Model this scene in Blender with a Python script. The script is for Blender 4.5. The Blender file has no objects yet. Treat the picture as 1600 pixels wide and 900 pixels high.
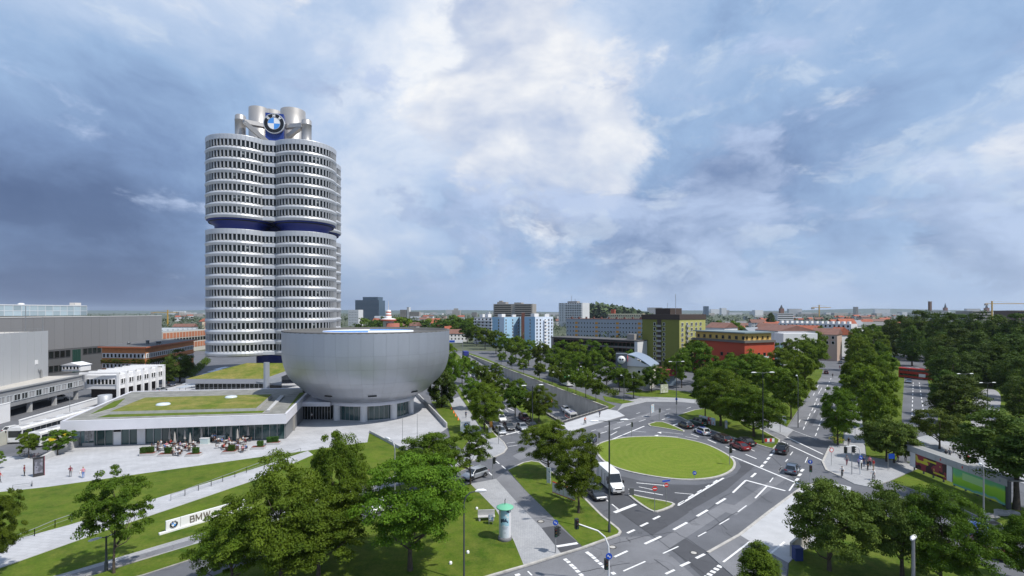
import bpy, bmesh, math, random
import numpy as np
from mathutils import Vector, Matrix, geometry

SC = bpy.context.scene
COL = SC.collection
PI = math.pi
rnd = random.Random(11)
F, EYE, V0, U0 = 780.0, 26.0, 487.0, 800.0     # focal length in photo pixels, eye height, horizon row, centre column

# ---------------------------------------------------------------- camera, sky, sun, exposure
cam = bpy.data.cameras.new('camera')
cam.sensor_width = 36.0
cam.lens = F / 1600 * 36
cam.shift_y = 37 / 1600
cam.clip_start, cam.clip_end = 0.5, 60000
camo = bpy.data.objects.new('camera', cam)
camo.location = (0, 0, EYE)
camo.rotation_euler = (PI / 2, 0, 0)
COL.objects.link(camo)
SC.camera = camo
SC.view_settings.view_transform = 'Standard'
SC.view_settings.look = 'None'
SC.view_settings.exposure = 0.04
SC.view_settings.gamma = 1.0

SUN_EL, SUN_AZ = math.radians(56), math.radians(118)      # azimuth clockwise from +Y (the view direction): right, a little behind
sund = bpy.data.lights.new('sun', 'SUN')
sund.energy = 4.8
sund.angle = math.radians(1.2)
sund.color = (1.0, 0.955, 0.88)
suno = bpy.data.objects.new('sun', sund)
sv = Vector((math.sin(SUN_AZ) * math.cos(SUN_EL), math.cos(SUN_AZ) * math.cos(SUN_EL), math.sin(SUN_EL)))
suno.rotation_euler = sv.to_track_quat('Z', 'Y').to_euler()
suno.location = (0, 0, 200)
COL.objects.link(suno)


class NT:
	"""short hand for node trees"""
	def __init__(s, tree):
		s.t = tree
		s.n, s.l = tree.nodes, tree.links

	def new(s, typ, **kw):
		nd = s.n.new(typ)
		for k, v in kw.items():
			if k.startswith('i_'):
				nd.inputs[k[2:].replace('_', ' ')].default_value = v
			else:
				setattr(nd, k, v)
		return nd

	def put(s, sock, val):
		if isinstance(val, bpy.types.NodeSocket):
			s.l.new(val, sock)
		else:
			sock.default_value = val

	def math(s, op, a, b=0.0, clamp=False):
		nd = s.new('ShaderNodeMath', operation=op, use_clamp=clamp)
		s.put(nd.inputs[0], a)
		s.put(nd.inputs[1], b)
		return nd.outputs[0]

	def vmath(s, op, a, b=None):
		nd = s.new('ShaderNodeVectorMath', operation=op)
		s.put(nd.inputs[0], a)
		if b is not None:
			s.put(nd.inputs[1], b)
		return nd.outputs['Value'] if op in ('DOT_PRODUCT', 'LENGTH', 'DISTANCE') else nd.outputs[0]

	def noise(s, vec, scale, detail=5, rough=.55, dist=0.0):
		nd = s.new('ShaderNodeTexNoise')
		s.put(nd.inputs['Vector'], vec)
		nd.inputs['Scale'].default_value = scale
		nd.inputs['Detail'].default_value = detail
		nd.inputs['Roughness'].default_value = rough
		nd.inputs['Distortion'].default_value = dist
		return nd.outputs['Fac']

	def ramp(s, fac, stops, interp='LINEAR'):
		nd = s.new('ShaderNodeValToRGB')
		cr = nd.color_ramp
		cr.interpolation = interp
		while len(cr.elements) < len(stops):
			cr.elements.new(0.5)
		for e, (p, c) in zip(cr.elements, stops):
			e.position = p
			e.color = (*c, 1) if len(c) == 3 else c
		s.put(nd.inputs[0], fac)
		return nd.outputs[0]

	def mix(s, fac, a, b, mode='MIX'):
		nd = s.new('ShaderNodeMix', data_type='RGBA', blend_type=mode)
		s.put(nd.inputs[0], fac)
		s.put(nd.inputs[6], (*a, 1) if isinstance(a, tuple) else a)
		s.put(nd.inputs[7], (*b, 1) if isinstance(b, tuple) else b)
		return nd.outputs[2]


def make_world():
	w = bpy.data.worlds.new('World')
	SC.world = w
	w.use_nodes = True
	w.cycles.sampling_method = 'MANUAL'
	w.cycles.sample_map_resolution = 256
	T = NT(w.node_tree)
	T.n.clear()
	tc = T.new('ShaderNodeTexCoord')
	d = tc.outputs['Generated']
	sky = T.new('ShaderNodeTexSky', sky_type='NISHITA', sun_disc=False, sun_elevation=SUN_EL, sun_rotation=SUN_AZ)
	sky.air_density, sky.dust_density = 1.0, 1.2
	T.l.new(d, sky.inputs[0])
	sep = T.new('ShaderNodeSeparateXYZ')
	T.l.new(d, sep.inputs[0])
	z = T.math('MAXIMUM', sep.outputs[2], 0.0)
	zz = T.math('ADD', z, 0.13)
	com = T.new('ShaderNodeCombineXYZ')
	T.put(com.inputs[0], T.math('DIVIDE', sep.outputs[0], zz))
	T.put(com.inputs[1], T.math('DIVIDE', sep.outputs[1], zz))
	p = com.outputs[0]
	def warped(vec, sc, amt):
		wn = T.new('ShaderNodeTexNoise')
		T.put(wn.inputs['Vector'], vec)
		wn.inputs['Scale'].default_value = sc
		wn.inputs['Detail'].default_value = 4
		k = T.new('ShaderNodeVectorMath', operation='SCALE')
		T.put(k.inputs[0], T.vmath('SUBTRACT', wn.outputs['Color'], (0.5, 0.5, 0.5)))
		k.inputs['Scale'].default_value = amt
		return T.vmath('ADD', vec, k.outputs[0])

	def blob(u, v, k):
		c = Vector(((u - U0), F, (V0 - v))).normalized()
		dp = T.vmath('DOT_PRODUCT', d, tuple(c))
		return T.math('EXPONENT', T.math('MULTIPLY', T.math('SUBTRACT', dp, 1.0), k), 0.0)

	def blobs(val, lst):
		for (u, v, k, amp) in lst:
			val = T.math('ADD', val, T.math('MULTIPLY', blob(u, v, k), amp))
		return val

	def step(val, lo, hi):
		mr = T.new('ShaderNodeMapRange', interpolation_type='SMOOTHSTEP')
		T.put(mr.inputs[0], val)
		mr.inputs[1].default_value, mr.inputs[2].default_value = lo, hi
		return mr.outputs[0]
	# broad veil: slate where the storm stands, pale where the sun comes through
	pv = T.vmath('ADD', warped(p, 1.1, .5), (3.4, 1.9, 0.0))
	b = T.math('MULTIPLY_ADD', T.math('SUBTRACT', T.noise(pv, .55, 3, .45), .5), 0.50)
	b.node.inputs[2].default_value = 0.555
	b = T.math('ADD', b, T.math('MULTIPLY', T.math('SUBTRACT', T.noise(warped(T.vmath('MULTIPLY', d, (1, 1, 1.5)), 2, .3), 2.6, 9, .62), .5), 1.0))
	b = blobs(b, [(800, 140, 26, .26), (960, 50, 50, .12), (1400, 120, 14, .14), (1580, 240, 80, .10), (560, 310, 60, .06), (150, 60, 14, .36), (640, 80, 60, .06),
				  (30, 325, 26, -.35), (230, 350, 50, -.12), (120, 450, 20, -.13), (1020, 340, 40, -.16), (1060, 25, 70, -.22), (1250, 385, 50, -.12), (330, 230, 60, -.06), (1200, 250, 40, -.03)])
	col = T.ramp(b, [(0.0, (.060, .098, .215)), (.20, (.105, .160, .305)), (.40, (.215, .320, .540)), (.57, (.340, .490, .735)), (.75, (.515, .640, .850)), (.90, (.76, .83, .95)), (1.0, (.94, .965, 1.0))])
	# heaped clouds seen from the side, lit from above
	def heap(off, sc, lo, hi, amt, bl, dark, bright, zst):
		q = warped(T.vmath('MULTIPLY', d, (1.0, 1.0, zst)), sc * .7, .22)
		q = T.vmath('ADD', q, off)
		na = T.noise(q, sc, 8, .60)
		nb = T.noise(T.vmath('ADD', q, (.05, -.03, .085)), sc, 5, .58)
		sh = T.math('MULTIPLY_ADD', T.math('SUBTRACT', na, nb), 3.2, True)
		sh.node.inputs[2].default_value = .52
		sh.node.use_clamp = True
		m = T.math('MULTIPLY', step(blobs(na, bl), lo, hi), amt)
		return m, T.mix(sh, dark, bright)
	m, c = heap((1.3, .2, .6), 2.5, .545, .645, .92, [(830, 150, 34, .16), (760, 110, 150, .06), (930, 230, 120, .09), (300, 160, 60, .07), (1330, 130, 260, .13), (1590, 245, 260, .13), (1400, 200, 50, -.06), (1240, 200, 60, -.05), (60, 300, 14, -.25), (1120, 330, 60, -.05), (100, 60, 30, -.04), (600, 250, 60, -.04)], (.36, .47, .71), (1.0, 1.0, 1.0), 1.6)
	col = T.mix(m, col, c)
	m, c = heap((4.1, 2.2, 1.7), 4.2, .49, .60, .82, [(1000, 350, 30, .12), (1300, 385, 30, .11), (760, 380, 60, .05), (60, 300, 14, -.12), (850, 110, 26, -.22), (1330, 120, 60, -.06), (600, 430, 90, .03), (540, 60, 60, -.04)], (.160, .235, .425), (.52, .63, .86), 2.0)
	col = T.mix(m, col, c)
	m, c = heap((7.3, 5.2, 2.9), 7.0, .57, .70, .42, [(1100, 330, 30, .05), (700, 400, 60, .06), (60, 300, 14, -.15), (250, 150, 40, .04), (1450, 330, 40, .05)], (.34, .46, .66), (.74, .82, .92), 2.0)
	col = T.mix(m, col, c)
	# horizon air
	hz = T.math('EXPONENT', T.math('MULTIPLY', z, -11.0), 0.0)
	left = T.math('MULTIPLY_ADD', sep.outputs[0], 1.0)
	left.node.inputs[2].default_value = 0.62
	hcol = T.ramp(left, [(0.0, (.105, .15, .29)), (.14, (.13, .185, .33)), (.60, (.38, .51, .76)), (1.0, (.45, .57, .79))])
	col = T.mix(T.math('MULTIPLY', hz, .90), col, hcol)
	# clear sky shows a little through the thinner veil
	nis = T.new('ShaderNodeVectorMath', operation='SCALE')
	T.l.new(sky.outputs[0], nis.inputs[0])
	nis.inputs['Scale'].default_value = 1.0
	cl10 = T.new('ShaderNodeVectorMath', operation='SCALE')
	T.l.new(col, cl10.inputs[0])
	cl10.inputs['Scale'].default_value = 10.0
	out = T.mix(0.92, nis.outputs[0], cl10.outputs[0])
	bg = T.new('ShaderNodeBackground')
	T.l.new(out, bg.inputs[0])
	bg.inputs[1].default_value = 0.1
	wo = T.new('ShaderNodeOutputWorld')
	T.l.new(bg.outputs[0], wo.inputs[0])


make_world()

# ---------------------------------------------------------------- materials
MATS = {}


def M(name, col, rough=.7, metal=0., var=.0, scale=1.0, bump=0., bscale=20., spec=.5, col2=None, obj=False, rand=0., stretch=None):
	if name in MATS:
		return MATS[name]
	m = bpy.data.materials.new(name)
	m.use_nodes = True
	T = NT(m.node_tree)
	bs = m.node_tree.nodes['Principled BSDF']
	bs.inputs['Roughness'].default_value = rough
	bs.inputs['Metallic'].default_value = metal
	bs.inputs['Specular IOR Level'].default_value = spec
	bs.inputs['Base Color'].default_value = (*col, 1)
	vec = None
	if var or bump or col2:
		vec = T.new('ShaderNodeTexCoord').outputs['Object'] if obj else T.new('ShaderNodeNewGeometry').outputs['Position']
		if stretch:
			vec = T.vmath('MULTIPLY', vec, stretch)
	c = None
	if var or col2:
		n = T.noise(vec, scale, 6, .62)
		n = T.math('MULTIPLY_ADD', T.math('SUBTRACT', n, .5), 2.4, True)
		n.node.inputs[2].default_value = .5
		n.node.use_clamp = True
		lo = tuple(max(0, x * (1 - var)) for x in col)
		hi = tuple(min(1, x * (1 + var)) for x in (col2 or col))
		c = T.mix(n, lo, hi)
	if rand:
		oi = T.new('ShaderNodeObjectInfo')
		r = T.math('MULTIPLY_ADD', oi.outputs['Random'], 2 * rand)
		r.node.inputs[2].default_value = 1 - rand
		com = T.new('ShaderNodeCombineColor')
		for i in range(3):
			T.l.new(r, com.inputs[i])
		c = T.mix(1.0, c if c is not None else tuple(col), com.outputs[0], 'MULTIPLY')
	if c is not None:
		T.l.new(c, bs.inputs['Base Color'])
	if bump:
		bn = T.new('ShaderNodeBump')
		bn.inputs['Strength'].default_value = bump
		T.l.new(T.noise(vec, bscale, 4), bn.inputs['Height'])
		T.l.new(bn.outputs[0], bs.inputs['Normal'])
	MATS[name] = m
	return m


def leaf_mat(name, col, col2, trans=.25):
	m = bpy.data.materials.new(name)
	m.use_nodes = True
	T = NT(m.node_tree)
	T.n.clear()
	pos = T.new('ShaderNodeTexCoord').outputs['Object']
	n = T.noise(pos, .55, 3, .6)
	n = T.math('MULTIPLY_ADD', T.math('SUBTRACT', n, .5), 2.6, True)
	n.node.inputs[2].default_value = .5
	n.node.use_clamp = True
	c = T.mix(n, col, col2)
	oi = T.new('ShaderNodeObjectInfo')
	hs = T.new('ShaderNodeHueSaturation')
	r = oi.outputs['Random']
	h = T.math('MULTIPLY_ADD', r, .03)
	h.node.inputs[2].default_value = .498
	r2 = T.math('FRACT', T.math('MULTIPLY', r, 7.31))
	v = T.math('MULTIPLY_ADD', r2, .5)
	v.node.inputs[2].default_value = .80
	T.put(hs.inputs['Hue'], h)
	T.put(hs.inputs['Value'], v)
	T.put(hs.inputs['Color'], c)
	dif = T.new('ShaderNodeBsdfPrincipled')
	dif.inputs['Roughness'].default_value = .6
	dif.inputs['Specular IOR Level'].default_value = .12
	T.l.new(hs.outputs[0], dif.inputs['Base Color'])
	tr = T.new('ShaderNodeBsdfTranslucent')
	T.l.new(T.mix(1.0, hs.outputs[0], (1.25, 1.15, .45), 'MULTIPLY'), tr.inputs[0])
	mx = T.new('ShaderNodeMixShader')
	mx.inputs[0].default_value = trans
	T.l.new(dif.outputs[0], mx.inputs[1])
	T.l.new(tr.outputs[0], mx.inputs[2])
	o = T.new('ShaderNodeOutputMaterial')
	T.l.new(mx.outputs[0], o.inputs[0])
	MATS[name] = m
	return m


def grass_mat(name, c1, c2, c3, ring=None):
	m = bpy.data.materials.new(name)
	m.use_nodes = True
	T = NT(m.node_tree)
	bs = m.node_tree.nodes['Principled BSDF']
	bs.inputs['Roughness'].default_value = .9
	bs.inputs['Specular IOR Level'].default_value = .15
	pos = T.new('ShaderNodeNewGeometry').outputs['Position']
	a = T.ramp(T.noise(pos, .15, 8, .72), [(.36, (0, 0, 0)), (.62, (1, 1, 1))])
	b = T.ramp(T.noise(pos, .55, 8, .75), [(.38, (0, 0, 0)), (.68, (1, 1, 1))])
	c = T.mix(a, c1, c2)
	c = T.mix(T.math('MULTIPLY', b, .7), c, c3)
	fine = T.noise(pos, 5.0, 5, .85)
	k = T.math('MULTIPLY_ADD', fine, 1.5)
	k.node.inputs[2].default_value = .25
	com = T.new('ShaderNodeCombineColor')
	for i in range(3):
		T.l.new(k, com.inputs[i])
	c = T.mix(1.0, c, com.outputs[0], 'MULTIPLY')
	if ring:        # mown in rings
		w = T.new('ShaderNodeTexWave', wave_type='RINGS', rings_direction='Z')
		mp = T.vmath('SUBTRACT', pos, (ring[0], ring[1], 0))
		T.put(w.inputs['Vector'], T.vmath('MULTIPLY', mp, (1.0, ring[2], 0)))
		w.inputs['Scale'].default_value = .26
		w.inputs['Distortion'].default_value = 1.2
		w.inputs['Detail'].default_value = 3
		w.inputs['Detail Scale'].default_value = .6
		c = T.mix(T.math('MULTIPLY', w.outputs['Fac'], .20), c, (.20, .235, .05))
	T.l.new(c, bs.inputs['Base Color'])
	bn = T.new('ShaderNodeBump')
	bn.inputs['Strength'].default_value = .5
	bn.inputs['Distance'].default_value = .06
	T.l.new(fine, bn.inputs['Height'])
	T.l.new(bn.outputs[0], bs.inputs['Normal'])
	MATS[name] = m
	return m


def paving_mat(name, c1, c2, bw, bh, rot=0.0, mortar=.03, stain=.15):
	m = bpy.data.materials.new(name)
	m.use_nodes = True
	T = NT(m.node_tree)
	bs = m.node_tree.nodes['Principled BSDF']
	bs.inputs['Roughness'].default_value = .8
	pos = T.new('ShaderNodeNewGeometry').outputs['Position']
	mp = T.new('ShaderNodeMapping')
	mp.inputs['Rotation'].default_value = (0, 0, rot)
	T.l.new(pos, mp.inputs[0])
	br = T.new('ShaderNodeTexBrick')
	T.l.new(mp.outputs[0], br.inputs['Vector'])
	br.inputs['Scale'].default_value = 1.0
	br.inputs['Brick Width'].default_value = bw
	br.inputs['Row Height'].default_value = bh
	br.inputs['Mortar Size'].default_value = mortar
	br.inputs['Color1'].default_value = (*c1, 1)
	br.inputs['Color2'].default_value = (*c2, 1)
	br.inputs['Mortar'].default_value = (*[x * .72 for x in c1], 1)
	n = T.ramp(T.noise(pos, .22, 7, .65), [(.3, (1 - stain,) * 3), (.7, (1 + stain * .4,) * 3)])
	T.l.new(T.mix(1.0, br.outputs[0], n, 'MULTIPLY'), bs.inputs['Base Color'])
	MATS[name] = m
	return m


def asphalt_mat(name, c, streak=0.):
	m = bpy.data.materials.new(name)
	m.use_nodes = True
	T = NT(m.node_tree)
	bs = m.node_tree.nodes['Principled BSDF']
	bs.inputs['Roughness'].default_value = .75
	bs.inputs['Specular IOR Level'].default_value = .35
	pos = T.new('ShaderNodeNewGeometry').outputs['Position']
	n = T.ramp(T.noise(pos, .12, 8, .70), [(.3, (.74,) * 3), (.7, (1.18,) * 3)])
	f = T.ramp(T.noise(pos, 9.0, 3, .7), [(.3, (.86,) * 3), (.7, (1.12,) * 3)])
	c0 = T.mix(1.0, T.mix(1.0, tuple(c), n, 'MULTIPLY'), f, 'MULTIPLY')
	# sealed cracks
	vo = T.new('ShaderNodeTexVoronoi', feature='DISTANCE_TO_EDGE')
	wp = T.new('ShaderNodeTexNoise')
	T.l.new(pos, wp.inputs['Vector'])
	wp.inputs['Scale'].default_value = .35
	sc = T.new('ShaderNodeVectorMath', operation='SCALE')
	T.l.new(wp.outputs['Color'], sc.inputs[0])
	sc.inputs['Scale'].default_value = 6.0
	T.l.new(T.vmath('ADD', pos, sc.outputs[0]), vo.inputs['Vector'])
	vo.inputs['Scale'].default_value = .07
	cr = T.ramp(vo.outputs['Distance'], [(.0, (.62,) * 3), (.006, (1, 1, 1))])
	c0 = T.mix(.8, c0, T.mix(1.0, c0, cr, 'MULTIPLY'))
	T.l.new(c0, bs.inputs['Base Color'])
	MATS[name] = m
	return m


ASPH = asphalt_mat('asphalt', (.118, .122, .136))
ASPH_DK = asphalt_mat('newer_asphalt', (.072, .074, .083))
ASPH_LT = asphalt_mat('worn_asphalt', (.175, .178, .192))
PLAZA = paving_mat('plaza_paving', (.40, .405, .425), (.435, .44, .46), 1.2, .6, .12, .02, .2)
WALK = paving_mat('walk_paving', (.31, .315, .33), (.355, .36, .372), .3, .3, .5, .012, .16)
CONC = M('concrete', (.42, .42, .42), .8, var=.16, scale=.6, bump=.1)
CONC_DK = M('concrete_dark', (.44, .42, .385), .85, var=.2, scale=.5, stretch=(1, 1, .3))
KERB = M('kerb_stone', (.40, .385, .36), .8, var=.22, scale=1.5)
WHITE_LINE = M('road_paint', (.70, .70, .70), .7, var=.14, scale=2.5)
GRASS = grass_mat('lawn', (.036, .078, .005), (.084, .134, .010), (.138, .152, .028))
GRASS_ISL = grass_mat('lawn_dry', (.075, .125, .014), (.105, .155, .022), (.150, .160, .036))
SEDUM = grass_mat('sedum_roof', (.11, .15, .018), (.27, .225, .07), (.06, .105, .014))
FARG = M('far_ground', (.035, .055, .020), .95, var=.3, scale=.02, col2=(.075, .085, .05))
ALU = M('cast_aluminium', (.53, .545, .575), .42, .35, var=.07, scale=.12, spec=.5)
ALU_DK = M('aluminium_mullion', (.45, .46, .475), .45, .35)
BOWLM = M('brushed_panel', (.43, .455, .51), .47, .70, var=.05, scale=.25, stretch=(1, 1, .2), rand=.035)
GLASS_DK = M('dark_window_glass', (.010, .014, .014), .07, spec=.32, rand=.5)
GLASS_TL = M('teal_glass', (.035, .075, .075), .05, spec=.7, rand=.35)
GLASS_LT = M('pale_glass', (.16, .26, .28), .08, spec=.7, rand=.2)
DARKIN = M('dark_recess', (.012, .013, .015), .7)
BLUE = M('blue_band', (.008, .022, .19), .45)
WHITE = M('white_paint', (.74, .74, .75), .5, var=.05, scale=.4)
OFFWHITE = M('white_render', (.62, .62, .63), .75, var=.08, scale=.3)
FASCIA = M('white_fascia', (.64, .64, .69), .5, var=.05, scale=.3)
STEEL = M('galvanised_steel', (.36, .37, .38), .4, .6, var=.1, scale=3)
DKSTEEL = M('dark_lamp_steel', (.07, .078, .085), .5, .3)
BLACK = M('black_plastic', (.014, .014, .015), .5)
TYRE = M('tyre_rubber', (.016, .016, .017), .85)
RIM = M('alloy_rim', (.45, .46, .48), .3, .8)
LAMPW = M('lamp_housing', (.68, .69, .70), .35)
REDM = M('signal_red', (.55, .03, .025), .4)
SIGNBLUE = M('sign_blue', (.012, .07, .42), .4)
BARK = M('bark', (.075, .058, .042), .9, var=.3, scale=3, obj=True, bump=.5, bscale=12)
CLEARG = M('car_glass', (.018, .022, .026), .04, spec=.8)

L_MID = leaf_mat('leaf_mid', (.055, .092, .009), (.135, .188, .018), .35)
L_BRT = leaf_mat('leaf_bright', (.066, .112, .009), (.145, .208, .018), .33)
L_DRK = leaf_mat('leaf_dark', (.036, .064, .012), (.092, .130, .020), .28)
L_OLV = leaf_mat('leaf_olive', (.050, .078, .012), (.118, .150, .026), .28)

# ---------------------------------------------------------------- helpers


def g(u, v, z=0.0):
	"""photo pixel -> point of the level z (metres)"""
	y = F * (EYE - z) / (v - V0)
	return ((u - U0) * y / F, y)


def at(u, v, y):
	return ((u - U0) * y / F, y, EYE - (v - V0) * y / F)


def zat(v, y):
	return EYE - (v - V0) * y / F


class MB:
	def __init__(s):
		s.v, s.f, s.m, s.sm = [], [], [], []

	def add(s, vs, fs, m=0, smooth=False):
		o = len(s.v)
		s.v.extend([tuple(p) for p in vs])
		s.f.extend([tuple(i + o for i in q) for q in fs])
		s.m.extend([m] * len(fs))
		s.sm.extend([smooth] * len(fs))
		return s

	def box(s, c, d, m=0, rz=0., rx=0., ry=0.):
		hx, hy, hz = d[0] / 2, d[1] / 2, d[2] / 2
		vs = [Vector((x, y, z)) for x in (-hx, hx) for y in (-hy, hy) for z in (-hz, hz)]
		R = Matrix.Rotation(rz, 3, 'Z') @ Matrix.Rotation(ry, 3, 'Y') @ Matrix.Rotation(rx, 3, 'X')
		c = Vector(c)
		return s.add([R @ p + c for p in vs], [(0, 1, 3, 2), (4, 6, 7, 5), (0, 4, 5, 1), (2, 3, 7, 6), (0, 2, 6, 4), (1, 5, 7, 3)], m)

	def bx(s, x0, x1, y0, y1, z0, z1, m=0):
		return s.box(((x0 + x1) / 2, (y0 + y1) / 2, (z0 + z1) / 2), (abs(x1 - x0), abs(y1 - y0), abs(z1 - z0)), m)

	def prism(s, poly, z0, z1, m=0, mside=None, bottom=False):
		n = len(poly)
		a = sum(poly[i][0] * poly[(i + 1) % n][1] - poly[(i + 1) % n][0] * poly[i][1] for i in range(n))
		if a < 0:
			poly = poly[::-1]
		zs0 = z0 if isinstance(z0, (list, tuple)) else [z0] * n
		zs1 = z1 if isinstance(z1, (list, tuple)) else [z1] * n
		if a < 0:
			zs0, zs1 = list(zs0)[::-1], list(zs1)[::-1]
		top = [(p[0], p[1], zz) for p, zz in zip(poly, zs1)]
		tris = geometry.tessellate_polygon([[Vector((p[0], p[1], 0)) for p in poly]])
		fs = []
		for t in tris:
			A, B, C = (poly[i] for i in t)
			cr = (B[0] - A[0]) * (C[1] - A[1]) - (B[1] - A[1]) * (C[0] - A[0])
			fs.append(tuple(t) if cr > 0 else tuple(t[::-1]))
		s.add(top, fs, m)
		bot = [(p[0], p[1], zz) for p, zz in zip(poly, zs0)]
		s.add(top + bot, [(i, n + i, n + (i + 1) % n, (i + 1) % n) for i in range(n)], m if mside is None else mside)
		if bottom:
			s.add(bot, [q[::-1] for q in fs], m if mside is None else mside)
		return s

	def tube(s, pts, rad, n=8, m=0, cap=True, smooth=True):
		pts = [Vector(p) for p in pts]
		rad = rad if isinstance(rad, (list, tuple)) else [rad] * len(pts)
		vs, fs = [], []
		up = None
		for i, p in enumerate(pts):
			d = (pts[min(i + 1, len(pts) - 1)] - pts[max(i - 1, 0)])
			d = d.normalized() if d.length > 1e-9 else Vector((0, 0, 1))
			if up is None:
				up = d.orthogonal().normalized()
			up = (up - d * up.dot(d))
			up = up.normalized() if up.length > 1e-6 else d.orthogonal().normalized()
			w = d.cross(up)
			for k in range(n):
				a = 2 * PI * k / n
				vs.append(p + (up * math.cos(a) + w * math.sin(a)) * rad[i])
		for i in range(len(pts) - 1):
			for k in range(n):
				k2 = (k + 1) % n
				fs.append((i * n + k, i * n + k2, (i + 1) * n + k2, (i + 1) * n + k))
		s.add(vs, fs, m, smooth)
		if cap:
			s.add(vs[:n], [tuple(range(n))[::-1]], m)
			s.add(vs[-n:], [tuple(range(n))], m)
		return s

	def lathe(s, prof, n=24, c=(0, 0), m=0, a0=0., a1=2 * PI, smooth=True):
		full = abs(a1 - a0 - 2 * PI) < 1e-6
		k = n if full else n + 1
		vs = []
		for (r, z) in prof:
			for i in range(k):
				a = a0 + (a1 - a0) * i / n
				vs.append((c[0] + r * math.cos(a), c[1] + r * math.sin(a), z))
		fs = []
		for j in range(len(prof) - 1):
			for i in range(n):
				i2 = (i + 1) % k
				fs.append((j * k + i, j * k + i2, (j + 1) * k + i2, (j + 1) * k + i))
		return s.add(vs, fs, m, smooth)

	def disc(s, c, r, n=20, m=0, nrm='z'):
		vs = []
		for i in range(n):
			a = 2 * PI * i / n
			x, y = r * math.cos(a), r * math.sin(a)
			vs.append((c[0] + x, c[1] + y, c[2]) if nrm == 'z' else ((c[0] + x, c[1], c[2] + y) if nrm == 'y' else (c[0], c[1] + x, c[2] + y)))
		f = tuple(range(n))
		return s.add(vs, [f if nrm != 'y' else f[::-1]], m)

	def mesh(s, name, mats):
		me = bpy.data.meshes.new(name)
		me.from_pydata(s.v, [], s.f)
		for m in (mats if isinstance(mats, (list, tuple)) else [mats]):
			me.materials.append(m)
		me.polygons.foreach_set('material_index', s.m)
		me.polygons.foreach_set('use_smooth', s.sm)
		me.update()
		return me

	def build(s, name, mats, parent=None, loc=None, rz=0.):
		o = bpy.data.objects.new(name, s.mesh(name, mats))
		COL.objects.link(o)
		if parent is not None:
			o.parent = parent
		if loc is not None:
			o.location = loc
		if rz:
			o.rotation_euler = (0, 0, rz)
		return o


def inst(name, me, parent=None, loc=(0, 0, 0), rz=0., sc=None, mats=None):
	o = bpy.data.objects.new(name, me)
	COL.objects.link(o)
	if parent is not None:
		o.parent = parent
	o.location = loc
	o.rotation_euler = (0, 0, rz)
	if sc is not None:
		o.scale = sc
	return o


def tag(o, label=None, cat=None, group=None, kind=None):
	if label:
		o['label'] = label
	if cat:
		o['category'] = cat
	if group:
		o['group'] = group
	if kind:
		o['kind'] = kind
	return o


def thing(name, label, cat, loc=(0, 0, 0), rz=0., group=None):
	o = bpy.data.objects.new(name, None)
	COL.objects.link(o)
	o.location = loc if len(loc) == 3 else (loc[0], loc[1], 0)
	o.rotation_euler = (0, 0, rz)
	return tag(o, label, cat, group)


KIDS = {}


def kids_of(root):
	return [c for c in root.children]


def dup(root, loc, rz=0., label=None, group=None, sc=None, remat=None, kids=None):
	r = root.copy()
	COL.objects.link(r)
	r.location = loc if len(loc) == 3 else (loc[0], loc[1], 0)
	r.rotation_euler = (0, 0, rz)
	if sc is not None:
		r.scale = sc
	if label:
		r['label'] = label
	if group:
		r['group'] = group
	for ch in (kids if kids is not None else [(c, list(c.children)) for c in root.children]):
		c = ch[0].copy()
		COL.objects.link(c)
		c.parent = r
		for q in ch[1]:
			d = q.copy()
			COL.objects.link(d)
			d.parent = c
			if remat:
				recolour(d, remat)
		if remat:
			recolour(c, remat)
	return r


def recolour(o, remat):
	for sl in o.material_slots:
		if sl.material and sl.material.name in remat:
			m = remat[sl.material.name]
			sl.link = 'OBJECT'
			sl.material = m


def px(*pts):
	return [g(u, v) for u, v in pts]


def sheet(name, pts, z, m, hole=None):
	"""flat polygon of the setting; pts in metres"""
	loops = [[Vector((p[0], p[1], 0)) for p in pts]]
	if hole:
		loops.append([Vector((p[0], p[1], 0)) for p in hole])
	flat = list(pts) + list(hole or [])
	tris = geometry.tessellate_polygon(loops)
	b = MB()
	fs = []
	for t in tris:
		A, B, C = (flat[i] for i in t)
		cr = (B[0] - A[0]) * (C[1] - A[1]) - (B[1] - A[1]) * (C[0] - A[0])
		fs.append(tuple(t) if cr > 0 else tuple(t[::-1]))
	b.add([(p[0], p[1], z) for p in flat], fs)
	return tag(b.build(name, m), kind='structure')


def slab(name, pts, z, m, side=None):
	b = MB().prism(pts, -.05, z, 0, 1)
	return tag(b.build(name, [m, side or KERB]), kind='structure')


def smooth_poly(pts, it=2):
	for _ in range(it):
		out = []
		n = len(pts)
		for i in range(n):
			a, b = pts[i], pts[(i + 1) % n]
			out.append((a[0] * .75 + b[0] * .25, a[1] * .75 + b[1] * .25))
			out.append((a[0] * .25 + b[0] * .75, a[1] * .25 + b[1] * .75))
		pts = out
	return pts


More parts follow.
